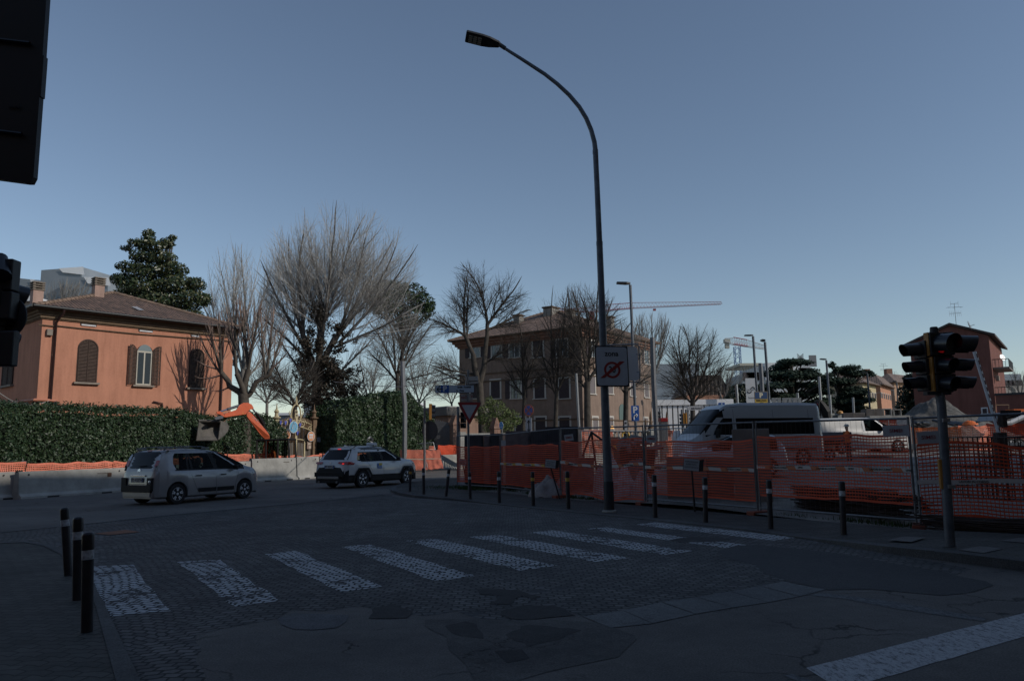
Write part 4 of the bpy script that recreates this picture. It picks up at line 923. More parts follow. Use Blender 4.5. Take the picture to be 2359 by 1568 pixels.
# ---- white high-roof minibus behind the net
def sedan(name,lab,cat,loc,rz,prof,belt,w,glass,gt,arches,paint,glass_m,wr,zb=.2,tumble=.3,wrmin=.12,wy=.75,style=0):
 t=thing(name,lab,cat,loc,rz);k=Car(t,prof[0][0],prof[-1][0],prof,belt,w,glass,arches,zb=zb,body_m=paint,glass_m=glass_m,glass_top=gt,tumble=tumble,wrmin=wrmin)
 for x,_ in arches:
  for sg in(-1,1):wheel(t,x,sg*wy,wr,sg,5,style=style)
 return t,k
vanp=carpaint('van_white_paint',(.37,.385,.40),.05)
VY=33.0
rearb=P(*zZ(2290,900),VY);nose=P(*zZ(560,900),VY-1.5)
vdir=Vector((nose.x-rearb.x,nose.y-rearb.y,0)).normalized();Lv=(Vector((nose.x,nose.y))-Vector((rearb.x,rearb.y))).length
vz=.62
zv=[(-1.05,.5),(-1.03,2.2),(-.98,2.50),(-.9,2.58),(0,2.62),(2.6,2.60),(3.4,2.52),(3.7,2.36),(4.0,2.08),(4.35,1.70),(4.65,1.36),(4.8,1.22),(5.0,1.12),(5.1,1.0),(5.16,.8),(5.2,.5)]
bv=[(-1.05,.48),(-1.03,1.28),(4.2,1.28),(4.6,1.15),(4.9,1.0),(5.2,.46)]
wv=[(-1.05,.92),(-.9,.99),(4.0,1.0),(4.6,.95),(5.0,.82),(5.2,.55)]
vloc=Vector((rearb.x,rearb.y,0))+vdir*1.05;vloc.z=vz
van,KV=sedan('minibus','white high-roof minibus with dark side windows, seen over the orange net','minibus',vloc,math.atan2(vdir.y,vdir.x),zv,bv,wv,(-.85,4.45),(3.72,4.66),[(0,.37),(3.7,.37)],vanp,M_blackglass,.33,zb=.25,tumble=.10,wrmin=.10,wy=.88)
van.scale=(Lv/6.25,)*3 if False else(1,1,1)
KV.patch([(1.95,-1.0,3.6),(2.05,-1.0,3.6),(2.2,-1.0,3.62),(2.35,-.98,3.6),(2.48,-.95,3.4)],vanp,'roof_side',off=.012)
for r_ in([(1.28,-1.0,-.62),(1.96,-1.0,-.62)],[(1.28,3.05,3.22),(1.96,3.05,3.22)]):KV.patch(r_,vanp,'pillar',off=.014,nz=2)
KV.patch([(1.28,4.12,4.50),(1.55,3.98,4.28),(1.8,3.78,4.08),(1.98,3.60,3.9)],vanp,'front_pillar',off=.014);KV.patch([(1.3,3.82,3.88),(1.9,3.62,3.68)],M_trim,'window_bar',off=.018)
for x in(3.14,1.3,-.4):KV.patch([(.4,x,x+.012),(2.3,x,x+.012)],M_seam,'panel_gap',off=.018,nz=6)
KV.patch([(.62,-.6,3.0),(.72,-.6,3.0)],M_trim,'rubbing_strip',off=.02)
for sg in(-1,1):
 KV.patch([(.9,-1.02,-.88),(1.5,-1.02,-.88)],M_tail,'tail_lamp',off=.012,sides=(sg,));mb=MB();mb.box((3.98,sg*1.08,1.35),(.14,.2,.36));mb.build('wing_mirror',M_trim,van,bevel=.03)
 mb=MB();mb.lathe([(.0,0),(.05,0),(.04,.03),(0,.04)],(-.96,sg*.8,2.53),10,(-1,0,.3));mb.build('marker_lamp',M_tail,van)
person_in(van,3.35,.42,1.15,M_navy)
# ---- small white hatchback in front of the minibus
hatch=[(-.7,.55),(-.66,.9),(-.5,1.2),(-.3,1.42),(0,1.47),(.8,1.48),(1.2,1.42),(1.7,1.2),(2.1,1.0),(2.6,.92),(2.95,.8),(3.1,.6),(3.13,.45)]
hb=[(-.7,.53),(-.6,.88),(2.0,.90),(2.6,.84),(2.95,.74),(3.13,.43)];hw=[(-.7,.68),(-.5,.78),(.2,.83),(2.2,.83),(2.8,.76),(3.13,.45)]
hg=P(*zZ(1290,900),27.5);hg.z=gz(hg.x,27.5)+.02
hat,KH=sedan('white_hatchback','small white car in front of the minibus, half hidden by concrete blocks and net','car',(hg.x+.9,27.6,gz(hg.x,27.5)+.05),R(180-8),hatch,hb,hw,(-.35,1.9),(1.22,2.05),[(0,.34),(2.45,.34)],carpaint('white_car_paint',(.42,.43,.45),0),M_glass,.3)
hat.location.x=P(*zZ(400,800),27.5).x+3.1
for r_ in([(.9,.42,.52),(1.36,.40,.50)],[(.9,1.18,1.28),(1.36,1.02,1.12)]):KH.patch(r_,carpaint('white_pillar_paint',(.42,.43,.45),0),'door_pillar',off=.01,nz=2)
seats(hat,(.9,1.5),z=.5)
# ---- white pickup at the sunlit edge, worker beside it
pk=[(-1.1,.6),(-1.08,1.75),(-1.0,1.80),(0,1.82),(1.7,1.83),(2.1,1.78),(2.6,1.55),(3.05,1.28),(3.2,1.2),(3.6,1.17),(3.95,1.08),(4.1,.9),(4.15,.6),(4.17,.45)]
pb=[(-1.1,.58),(-1.0,1.12),(2.8,1.12),(3.2,1.08),(3.9,.98),(4.17,.43)];pw=[(-1.1,.86),(-.8,.92),(3.4,.92),(3.9,.84),(4.17,.55)]
PY=39.5;pa=P(*zX(345,500),PY);pbx=P(*zX(1100,500),PY+1.0);pd=Vector((pbx.x-pa.x,pbx.y-pa.y,0)).normalized();pz=P(*zX(850,550),PY).z
pkt,KP=sedan('white_work_van','white work van with a sunlit bonnet, facing right beyond the net','van',(pa.x+1.1,pa.y,pz),math.atan2(pd.y,pd.x),pk,pb,pw,(1.35,2.75),(2.14,3.06),[(0,.38),(3.25,.38)],carpaint('work_van_paint',(.55,.55,.54),0),M_glass,.34,wy=.83,tumble=.15)  # one even white coat over the whole work van
KP.patch([(1.12,1.30,1.42),(1.74,1.30,1.42)],M_white,'pillar',off=.012,nz=2);KP.patch([(1.14,2.62,2.74),(1.45,2.36,2.48),(1.72,2.0,2.12)],M_white,'front_pillar',off=.014,nz=2)
for sg in(-1,1):mirror(pkt,2.45,sg*.93,1.25,sg,M_trim);KP.patch([(.78,3.85,4.05),(.95,3.8,4.0)],M_clear,'headlight',off=.012,sides=(sg,))
seats(pkt,(2.0,),z=.75)
# grey flatbed edge in front of it
fb=thing('flatbed_trailer','grey flatbed side in front of the white work van','trailer',(P(*zX(365,440),37.5).x,37.5,gz(14,37.5)))
fw=P(*zX(695,440),37.5).x-P(*zX(365,440),37.5).x;ztop=P(*zX(520,352),37.5).z-fb.location.z
mb=MB();mb.bb(0,fw,-.05,1.9,ztop-.42,ztop);mb.build('side_board',mat('grey_board',(.16,.17,.19),.5,.2),fb,bevel=.01)
mb=MB();mb.bb(.1,fw-.1,.1,1.6,ztop-.6,ztop-.43);mb.build('chassis',M_trim,fb)
for x in(.8,fw-.9):wheel(fb,x,0.12,.3,-1,5)
# ================================================================ buildings
def wallmat(name,c,var=.12,vs=.5,bump=.15,bs=30):
 m,n,l,b=nm(name);tc=n.new('ShaderNodeTexCoord');o_=tc.outputs['Object'];mp=n.new('ShaderNodeMapping');mp.inputs['Scale'].default_value=(1,1,.12);l.new(o_,mp.inputs[0])
 col=mixc(n,l,1,tuple(c),ramp(n,l,nz_(n,l,o_,vs,8,.65).outputs['Fac'],.32,.68,(1-var,)*3,(1+var*.5,)*3),'MULTIPLY')
 col=mixc(n,l,.8,col,ramp(n,l,nz_(n,l,mp.outputs[0],2.6,8,.7).outputs['Fac'],.36,.62,(.80,.78,.76),(1.06,1.05,1.04)),'MULTIPLY');col=mixc(n,l,.7,col,ramp(n,l,nz_(n,l,o_,9,6,.7).outputs['Fac'],.34,.5,(.88,.87,.86),(1,1,1)),'MULTIPLY')
 l.new(col,b.inputs['Base Color']);b.inputs['Roughness'].default_value=.9;b.inputs['Specular IOR Level'].default_value=.2;bp=n.new('ShaderNodeBump');bp.inputs['Strength'].default_value=bump;bp.inputs['Distance'].default_value=.02;l.new(nz_(n,l,o_,bs,6).outputs['Fac'],bp.inputs['Height']);l.new(bp.outputs[0],b.inputs['Normal']);return m
def tilemat(name,axis,c1=(.20,.13,.10),c2=(.10,.072,.06),pitch=.19):
 m,n,l,b=nm(name);tc=n.new('ShaderNodeTexCoord');s=n.new('ShaderNodeSeparateXYZ');l.new(tc.outputs['Object'],s.inputs[0])
 u=s.outputs[axis];v=s.outputs[1-axis]
 cb=n.new('ShaderNodeCombineXYZ');l.new(v,cb.inputs[0]);l.new(u,cb.inputs[1])
 br=n.new('ShaderNodeTexBrick');l.new(cb.outputs[0],br.inputs['Vector']);br.inputs['Scale'].default_value=1;br.inputs['Brick Width'].default_value=.36;br.inputs['Row Height'].default_value=pitch;br.inputs['Mortar Size'].default_value=.015;br.inputs['Bias'].default_value=-.1
 br.inputs['Color1'].default_value=c1+(1,);br.inputs['Color2'].default_value=c2+(1,);br.inputs['Mortar'].default_value=(.035,.028,.025,1)
 nz=nz_(n,l,tc.outputs['Object'],1.2,6);col=mixc(n,l,.7,br.outputs['Color'],ramp(n,l,nz.outputs['Fac'],.3,.7,(.55,.55,.55),(1.3,1.25,1.2)),'MULTIPLY')
 l.new(col,b.inputs['Base Color']);b.inputs['Roughness'].default_value=.9
 h=mth(n,l,'ABSOLUTE',mth(n,l,'SINE',mth(n,l,'MULTIPLY',u,math.pi/pitch)));bp=n.new('ShaderNodeBump');bp.inputs['Strength'].default_value=1;bp.inputs['Distance'].default_value=.06
 l.new(mth(n,l,'SUBTRACT',h,mth(n,l,'MULTIPLY',br.outputs['Fac'],.4)),bp.inputs['Height']);l.new(bp.outputs[0],b.inputs['Normal']);return m
T_x=tilemat('roof_tiles_front',0);T_y=tilemat('roof_tiles_side',1)
class Bld:
 """rectangular house: corner nearest the eye, local x along the right front, local y along the left front"""
 def __init__(s,name,label,cat,px,Y,ang,pxR,pxL,z_eave,z0=0,Lu=None,Lv=None,group=None):
  py=900;c=P(px,py,Y);s.c=Vector((c.x,c.y,z0));s.a=ang;s.u=Vector((math.cos(ang),math.sin(ang),0));s.v=Vector((-math.sin(ang),math.cos(ang),0))
  s.Lu=Lu or s.solve(s.u,pxR);s.Lv=Lv or s.solve(s.v,pxL);s.h=z_eave-z0;s.z0=z0
  s.t=thing(name,label,cat,s.c,ang,group)
 def solve(s,d,px):
  k=P(px,900,1.0).x;return(k*s.c.y-s.c.x)/(d.x-k*d.y)
 def on(s,px,py,wall):
  r=ray(px,py);n=s.v if wall=='R' else s.u;o=Vector((0,0,EYE));t=(s.c-o).dot(n)/r.dot(n);q=o+r*t-s.c
  return q.dot(s.u if wall=='R' else s.v),q.z
 def walls(s,m,name='wall',ins=0):
  mb=MB();mb.bb(ins,s.Lu-ins,ins,s.Lv-ins,0,s.h);return mb.build(name,m,s.t)
 def hip(s,rise,over=.6,mx=None,my=None,thick=.12,ridge=True,soff=None):
  Lu,Lv,h=s.Lu,s.Lv,s.h;x0,x1,y0,y1=-over,Lu+over,-over,Lv+over;w=min(x1-x0,y1-y0)/2
  if x1-x0>=y1-y0:a=(x0+w,(y0+y1)/2);b=(x1-w,(y0+y1)/2)
  else:a=((x0+x1)/2,y0+w);b=((x0+x1)/2,y1-w)
  z1=h+thick+rise;zz=h+thick;A=(a[0],a[1],z1);B=(b[0],b[1],z1);v=[(x0,y0,zz),(x1,y0,zz),(x1,y1,zz),(x0,y1,zz),A,B]
  long_x=x1-x0>=y1-y0
  mb=MB();mb.v=v
  if long_x:mb.f=[(0,1,5,4),(2,3,4,5),(1,2,5),(3,0,4)];mb.m=[0,0,1,1]
  else:mb.f=[(0,1,4),(2,3,5),(1,2,5,4),(3,0,4,5)];mb.m=[0,0,1,1]
  r=mb.build('roof',[mx or T_x,my or T_y],s.t)
  mb=MB();mb.bb(x0+.03,x1-.03,y0+.03,y1-.03,h+.002,zz-.004);mb.build('eaves',soff or M_soff,s.t)
  if ridge:
   mb=MB()
   for p,q in((v[0],A),(v[1],B if long_x else A),(v[3],A if long_x else B),(v[2],B),(A,B)):
    p=Vector(p);q=Vector(q);L=(q-p).length;k=int(L/.42)
    for i in range(k):mb.tube([p.lerp(q,i/k),p.lerp(q,(i+1.12)/k)],[.13,.10],8,False)
   mb.build('ridge_tiles',T_rg,r,True)
  s.roof=r;s.zt=z1;return r
 def pos(s,wall,a,z,out=0):return(a,-out,z)if wall=='R' else(-out,a,z)
 def boxw(s,mb,wall,a0,a1,z0,z1,out,inn=.0):
  if wall=='R':mb.bb(a0,a1,-out,inn,z0,z1)
  else:mb.bb(-out,inn,a0,a1,z0,z1)
 def window(s,wall,a,z,w,h,fm,pm,sw=.12,out=.05,name='window',sill=True,bars=True,shut=None,sm_=None):
  mb=MB();s.boxw(mb,wall,a-w/2-sw,a+w/2+sw,z+h,z+h+sw,out);s.boxw(mb,wall,a-w/2-sw,a-w/2,z,z+h,out);s.boxw(mb,wall,a+w/2,a+w/2+sw,z,z+h,out)
  if sill:s.boxw(mb,wall,a-w/2-sw*1.4,a+w/2+sw*1.4,z-.09,z,out+.08)
  f=mb.build(name,fm,s.t);mb=MB();s.boxw(mb,wall,a-w/2,a+w/2,z,z+h,.012);p=mb.build('pane',pm,f)
  if bars:
   mb=MB();s.boxw(mb,wall,a-.03,a+.03,z,z+h,.03);s.boxw(mb,wall,a-w/2,a-.03,z+h*.68,z+h*.68+.05,.03);mb.build('glazing_bar',M_white,f)
  if shut:
   for sg in(-1,1):
    mb=MB();a0=a+sg*(w/2+sw);a1=a0+sg*w*.5;s.boxw(mb,wall,min(a0,a1),max(a0,a1),z,z+h,.06);mb.build('shutter',shut,f)
  return f
M_soff=wallmat('eaves_brown',(.14,.10,.07));T_rg=mat('ridge_tile_clay',(.24,.165,.12),.9,0,.4,4)
M_orw=wallmat('orange_plaster',(.53,.25,.165),.10,.8)
M_pane=mat('window_glass',(.05,.065,.075),.08,spec=.8);M_shut=mat('brown_shutter',(.085,.055,.042),.75,0,.3,8);M_frame=mat('window_frame_cream',(.46,.43,.36),.6)
M_stone=mat('sill_stone',(.26,.22,.18),.9,0,.2,5);M_gut=mat('gutter_metal',(.03,.032,.033),.45,.4);M_pipe=mat('downpipe',(.045,.022,.02),.5,.2)
# ---- orange villa
V=Bld('orange_villa','orange plastered villa with arched windows and a brown tiled hip roof, behind the hedge','house',*[86,38.0,math.atan2(1740,1543)],533,None,8.75,Lv=10.5)
VW=V.walls(M_orw);V.hip(2.30,.60)
# eaves moulding bands
mb=MB()
for o_,z0,z1 in((.32,8.62,8.748),(.22,8.50,8.62),(.14,8.38,8.50),(.07,8.32,8.38)):mb.bb(-o_,V.Lu+o_,-o_,V.Lv+o_,z0,z1)
mb.build('cornice',wallmat('cornice_ochre',(.21,.15,.10)),V.t)
gt=MB();gt.tube([(-.64,-.64,8.86),(V.Lu+.64,-.64,8.86)],.085,10);gt.tube([(-.64,-.64,8.86),(-.64,V.Lv+.64,8.86)],.085,10);gt.build('gutter',M_gut,V.t,True)
def von(f,x,y,wall='R'):return V.on(*f(x,y),wall)
def arch(c,w,zb,zt,n=12):
 r=w/2;zs=zt-r;return[(c-r,zb),(c+r,zb)]+[(c+r*math.cos(math.pi*i/n),zs+r*math.sin(math.pi*i/n))for i in range(n+1)]
def slats(mb,c,w,zb,zt,out,wall='R',arched=0,dz=.075):
 z=zb+.06
 while z<zt-.05:
  hw=w/2-.03
  if arched:
   zs,r,cc,=arched;
   if z>zs:
    q=math.sqrt(max(0,r*r-(z+.03-zs)**2));lo,hi=max(c-hw,cc-q+.03),min(c+hw,cc+q-.03)
   else:lo,hi=c-hw,c+hw
  else:lo,hi=c-hw,c+hw
  if hi-lo>.04:
   vs=[V.pos(wall,lo,z,out),V.pos(wall,hi,z,out),V.pos(wall,hi,z+.055,out-.022),V.pos(wall,lo,z+.055,out-.022),V.pos(wall,lo,z+.012,out+.012),V.pos(wall,hi,z+.012,out+.012)]
   mb.add(vs,[(0,1,5,4),(4,5,2,3)])
  z+=dz
def archwin(x0,x1,yt,yb,state,wall='R',f=zA):
 a0,_=von(f,x0,(yt+yb)/2,wall);a1,_=von(f,x1,(yt+yb)/2,wall);a=(a0+a1)/2;w=abs(a1-a0);_,zt=V.on(*f((x0+x1)/2,yt),wall);_,zb=V.on(*f((x0+x1)/2,yb),wall)
 r=w/2;zs=zt-r;ex=(1,0,0)if wall=='R' else(0,-1,0);s_=1 if wall=='R' else-1
 def pr(poly,off,dep,m,nme,par):
  mb=MB();mb.prism([(s_*p[0],p[1])for p in poly],V.pos(wall,0,0,off),ex,(0,0,1),-dep if False else dep);return mb.build(nme,m,par)
 root=pr(arch(a,w+.10,zb,zt+.05),.012,.010,M_shut if state=='closed' else mat('reveal_dark',(.09,.03,.02),.9),'window',V.t)
 mb=MB();V.boxw(mb,wall,a-w/2-.16,a+w/2+.16,zb-.10,zb,.17);mb.build('sill',M_stone,root)
 if state=='closed':
  for sg in(-1,1):
   mb=MB();c=a+sg*w/4;rim=[]
   pts=[p for p in arch(a,w,zb,zt,16)if(p[0]-a)*sg>=-1e-4];pts=sorted(pts,key=lambda p:(p[1],abs(p[0]-a)))
   outl=[(a+sg*.005,zb+.02),(a+sg*(r-.01),zb+.02)]+[(a+sg*(r-.01)*math.cos(math.pi/2*i/8),zs+(r-.01)*math.sin(math.pi/2*i/8))for i in range(9)]
   loop=[Vector(V.pos(wall,p[0],p[1],.05))for p in outl]+[Vector(V.pos(wall,outl[0][0],outl[0][1],.05))]
   mb.tube(loop,.028,4);slats(mb,c,w/2,zb,zt,.05,wall,(zs,r-.02,a));mb.build('shutter',M_shut,root)
 if state=='open':
  pr(arch(a,w,zb,zt),.022,.008,M_frame,'frame',root);gl=[(a-w*.42,zb+.08),(a-.04,zb+.08),(a-.04,zs+.02),(a-w*.42,zs+.02)]
  pr(gl,.030,.006,M_pane,'pane',root);pr([(2*a-x,z)for x,z in gl][::-1],.030,.006,M_pane,'pane',root)
  pr([(a+(w/2-.05)*math.cos(math.pi*i/12),zs+.12+(w/2-.06)*math.sin(math.pi*i/12))for i in range(13)],.030,.006,mat('fanlight_glass',(.22,.27,.28),.15),'fanlight',root)
  for sg in(-1,1):
   o1=a+sg*(w/2+.02);o2=o1+sg*w*.48;out1,out2=.05,.16;mb=MB()
   L=[(0,zb+.02),(w*.48,zb+.02)]+[(w*.48*math.cos(math.pi/2*i/8)if False else w*.48-w*.48*(1-math.cos(math.pi/2*(8-i)/8))*0-(w*.48)*(1-math.cos(math.pi/2*i/8)),zs+r*math.sin(math.pi/2*i/8))for i in range(9)]
   # leaf mirrored: straight edge away from the hinge
   L=[(w*.48-q[0],q[1])for q in L]
   def pt(q,e=0):k=q[0]/(w*.48);return V.pos(wall,o1+sg*q[0],q[1],out1+(out2-out1)*k+e)
   mb.tube([pt(q)for q in L]+[pt(L[0])],.028,4)
   z=zb+.08
   while z<zt-.06:
    lim=0 if z<zs else(w*.48)*(1-math.sqrt(max(0,1-((z-zs)/r)**2)))
    lo,hi=lim+.03,w*.48-.02
    if hi-lo>.05:mb.add([pt((lo,z)),pt((hi,z)),pt((hi,z+.055),-.02),pt((lo,z+.055),-.02),pt((lo,z+.012),.012),pt((hi,z+.012),.012)],[(0,1,5,4),(4,5,2,3)])
    z+=.075
   mb.build('shutter',M_shut,root)
 return root
archwin(715,890,1065,1455,'closed');archwin(1252,1392,1118,1480,'open');archwin(1742,1868,1150,1505,'closed')
archwin(35,130,1130,1480,'closed','L')
for x0,x1,y0,y1 in((738,888,900,945),(1272,1405,958,998),(1750,1835,1005,1040)):
 a0,zt=von(zA,x0,y0);a1,zb=von(zA,x1,y1);mb=MB();mb.bb(a0,a1,-.01,0,zb,zt+.1);w_=mb.build('window',mat('vent_dark',(.03,.02,.016),.8),V.t);mb=MB();mb.bb(a0+.05,a1-.05,-.06,-.01,zb,zb+.07);mb.build('sill',M_white,w_)
 # low barred window behind the hedge, conduit, downpipes, box, gas pipe
a0,zt=von(zB,1690,300);a1,zb=von(zB,1810,360);mb=MB();mb.bb(a0,a1,-.01,0,zb-1.2,zt);mb.build('window',mat('vent_dark2',(.02,.02,.024),.6),V.t)
mb=MB();ax,_=von(zA,510,900);mb.tube([(ax+.16,-.64,8.8),(ax+.16,-.60,8.62),(ax+.06,-.34,8.4),(ax,-.12,8.15),(ax-.02,-.10,0)],.062,10);mb.build('downpipe',M_pipe,V.t,True)
ax2=V.on(*zB(1948,150),'R')[0];mb=MB();mb.tube([(ax2,-.10,8.3),(ax2,-.10,0)],.055,10);mb.build('downpipe',M_pipe,V.t,True)
mb=MB();pts=[von(zA,x,y)for x,y in((350,925),(480,938),(520,935),(700,955),(1000,985),(1250,1010),(1500,1028),(1700,1045),(1950,1060),(2130,1080))];mb.tube([(a,-.05,z)for a,z in pts],.035,6);mb.build('conduit',M_soff,V.t,True)
a0,z1=von(zA,425,965);a1,z0=von(zA,475,1028);mb=MB();mb.bb(a0,a1,-.16,0,z0,z1);mb.build('meter_box',M_stone,V.t,bevel=.02)
mb=MB();q=[von(zB,x,y)for x,y in((318,140),(415,142),(500,150),(512,175),(512,420))];mb.tube([(-.12,6,q[0][1]+.1),(-.12,-.12,q[0][1])]+[(a,-.12,z)for a,z in q[1:]],.07,8);mb.build('gas_pipe',mat('pipe_orange',(.45,.17,.10),.6),V.t,True)
mb=MB();q=[von(zB,x,y)for x,y in((1350,155),(1428,170),(1432,400))];mb.tube([(a,-.10,z)for a,z in q],.045,8);mb.build('gas_pipe',M_pipe,V.t,True)
def chimney(bx,by,hw,hz,y,par,loc_from,capn=4,m=None):
 """world-space chimney with stacked slab cap"""
 c=P(bx,by,y);mb=MB();mb.box((c.x,c.y,c.z-.6+hz/2),(hw,hw,hz+1.2),V.a);k=mb.build('chimney',m or wallmat('chimney_pink',(.42,.29,.24)),par,world=True)
 mb=MB();z=c.z+hz
 for i in range(capn):mb.box((c.x,c.y,z+.04+i*.13),(hw+.10,hw+.10,.06),V.a);
 for i in range(capn-1):
  for sx in(-1,1):
   for sy in(-1,1):mb.box(Vector((c.x,c.y,z+.105+i*.13))+Matrix.Rotation(V.a,3,'Z')@Vector((sx*hw*.42,sy*hw*.42,0)),(.1,.1,.08),V.a)
 mb.build('chimney_cap',mat('cap_clay',(.20,.165,.13),.9,0,.3,6),k,world=True)
chimney(*zA(897,680),.52,.72,43.3,V.roof,None);chimney(*zA(335,705),.50,.55,40.3,V.roof,None)
q=[zA(1205,768),zA(1255,766),zA(1322,800),zA(1275,800)]
def roofpt(p):
 r=ray(*p);A=tmat(V.t);n=(A.to_3x3()@Vector((0,-2.30,V.Lv/2+.6))).normalized();o=A@Vector((-.6,-.6,V.h+.12));e=Vector((0,0,EYE));t=(o-e).dot(n)/r.dot(n);return e+r*t+n*.06
mb=MB();mb.add([roofpt(p)for p in q],[(0,1,2,3)]);mb.build('skylight',mat('skylight_grey',(.42,.42,.44),.2),V.roof,world=True)
mb=MB();cb=[P(*zB(-40,55),30),P(*zB(80,135),31),P(*zB(170,175),32.5),P(*zB(260,188),34),P(*zB(350,175),36),Vector(tmat(V.t)@Vector((von(zB,430,148)[0],-.1,von(zB,430,148)[1])))]
mb.tube(cb,.018,5);tag(mb.build('cable',mat('grey_cable',(.40,.39,.37),.7),None,True),'sagging grey cable hung from the downpipe of the orange villa','cable')
# ---- three storey brick building behind the bare trees
M_brk=wallmat('mid_brick',(.27,.20,.16),.18,1.2);M_brkt=wallmat('brick_cornice',(.27,.15,.11),.2,2);M_sur=mat('window_surround',(.50,.47,.42),.8);M_dsh=mat('dark_shutter',(.045,.032,.036),.8,0,.3,4)
B=Bld('brick_building','three storey brown brick building with pale framed windows behind bare trees','building',1341,71.6,R(55),1500,1058,12.6)
B.walls(M_brk);B.hip(3.6,.9,tilemat('old_roof_tiles_front',0,(.30,.20,.15),(.17,.12,.10)),tilemat('old_roof_tiles_side',1,(.30,.20,.15),(.17,.12,.10)))
mb=MB();
for o_,z0,z1 in((.55,12.3,12.598),(.35,12.05,12.3),(.15,11.85,12.05)):mb.bb(-o_,B.Lu+o_,-o_,B.Lv+o_,z0,z1)
mb.build('cornice',M_brkt,B.t)
mb=MB();
for z in(3.9,8.1,8.9):mb.bb(-.07,B.Lu+.07,-.07,B.Lv+.07,z,z+.14)
mb.build('string_course',M_soff,B.t)
for zx_,shutd,row in[(520,1,0),(700,1,0),(850,1,0),(1046,0,0),(1250,1,0),(520,0,1),(690,0,1),(862,1,1),(1060,0,1),(1265,0,1),(900,0,2),(1068,0,2),(1270,0,2)]:
 yt,yb=((862,985),(1178,1330),(1490,1640))[row];yt-=(zx_-690)*(.10,.05,0)[row]*.5;a,zt=B.on(*zE(zx_,yt),'L');_,zb=B.on(*zE(zx_,yb),'L')
 B.window('L',a,zb,1.15,zt-zb,M_sur,M_pane if shutd else M_dsh,.17,bars=bool(shutd),shut=M_dsh if shutd else None)
for zx_,yt,yb,sh in[(1500,850,980,1),(1665,900,1010,1),(1955,905,1040,1),(1500,1140,1290,0),(1650,1165,1290,0),(1838,1190,1310,0),(1955,1200,1320,0),(1526,1490,1620,0),(1655,1490,1620,0),(1950,1495,1620,0)]:
 a,zt=B.on(*zE(zx_,yt),'R');_,zb=B.on(*zE(zx_,yb),'R');B.window('R',a,zb,1.0,zt-zb,M_sur,M_pane if sh else mat('grey_shutter',(.16,.14,.14),.8),.17,bars=bool(sh),shut=M_dsh if sh else None)
a,z=B.on(*zE(1752,1450),'R');mb=MB();mb.prism(arch(a,1.3,z-.8,z+.9),(0,-.01,0),(1,0,0),(0,0,1),.04);mb.build('niche',mat('niche_green',(.10,.15,.14),.8),B.t)
for zx_,zy,w_,h_ in((1160,715,1.4,2.0),(885,725,.9,1.3),(1330,700,.8,1.5),(1655,770,.8,1.7),(1475,725,.6,.8)):
 c=P(*zE(zx_,zy+20),80);mb=MB();mb.box((c.x,c.y,c.z+h_/2-1),(w_,w_*.8,h_+2),R(55));k=mb.build('chimney',mat('chimney_grey',(.27,.25,.22),.9,0,.3,3),B.roof,world=True)
 mb=MB();mb.box((c.x,c.y,c.z+h_+.12),(w_+.3,w_*.8+.2,.15),R(55));mb.build('chimney_cap',M_soff,k,world=True)
 # ---- low brick outbuilding and gate piers left of it
L_=Bld('low_brick_house','low flat-roofed brown brick building behind the barred gate and brick piers','building',zV(806,380)[0],66,R(38),zV(1390,400)[0],zV(130,400)[0],4.6)
L_.walls(wallmat('low_brick',(.30,.20,.155),.2,1));mb=MB();mb.bb(-.35,L_.Lu+.35,-.35,L_.Lv+.35,4.25,4.95);mb.build('roof_edge',mat('fascia_grey',(.16,.15,.14),.8,0,.2,2),L_.t)
mb=MB();mb.bb(-.2,L_.Lu,-.2,L_.Lv,4.96,5.05);mb.build('roof',mat('roof_light',(.42,.42,.40),.8),L_.t)
M_pier=stone_mat('pier_brick',(.32,.165,.11),(.24,.12,.085),(.30,.25,.21),bw=.26,bh=.08,ms=.012,arc=0,dist=0,bump=.3)
def pier(zx0,zx1,zyt,Y,lab,h=None):
 a=P(*zV(zx0,zyt+150),Y);b=P(*zV(zx1,zyt+150),Y);w=(b.x-a.x)*.78;top=P(*zV((zx0+zx1)/2,zyt),Y).z;c=(a+b)/2
 t=thing('brick_pier',lab,'pier',(c.x,Y,0),R(38),'stepped brick gate piers');mb=MB();H=top-.75;mb.bb(-w/2,w/2,-w/2,w/2,0,H);mb.build('shaft',M_pier,t)
 mb=MB();mb.bb(-w/2-.06,w/2+.06,-w/2-.06,w/2+.06,H+.002,H+.13)
 for i in range(6):k=w*(1-.155*i);mb.bb(-k/2,k/2,-w/2+.01*i,w/2-.01*i,H+.13+i*.10,H+.228+i*.10)
 mb.build('stepped_cap',M_pier,t);return t
p1=pier(338,440,478,56,'stepped brick pier beside the right end of the tall dark hedge');pier(826,1005,475,57,'stepped brick pier behind the give way sign, right of the barred gate');pier(1518,1680,512,50,'stepped brick pier beside the round blue cycle sign')
mb=MB();mb.bb(.36,.39,-.30,-.0,2.3,3.0);mb.build('notice_board',mat('notice_grey',(.35,.36,.36),.6),p1)
gt=thing('barred_gate','dark iron barred gate between two stepped brick piers','gate',(P(*zV(640,900),57).x,57,0));mb=MB()
x0=P(*zV(455,900),57).x-gt.location.x;x1=P(*zV(830,900),57).x-gt.location.x;zt=P(*zV(640,610),57).z;n_=22
for i in range(n_+1):x=x0+(x1-x0)*i/n_;mb.tube([(x,0,0),(x,0,zt+(.5 if i%2 else .3)*(1-i/n_))],.035,5)
for z in(.4,1.6,zt-.3):mb.bb(x0,x1,-.03,.03,z,z+.09)
mb.build('bars',M_galv2,gt)
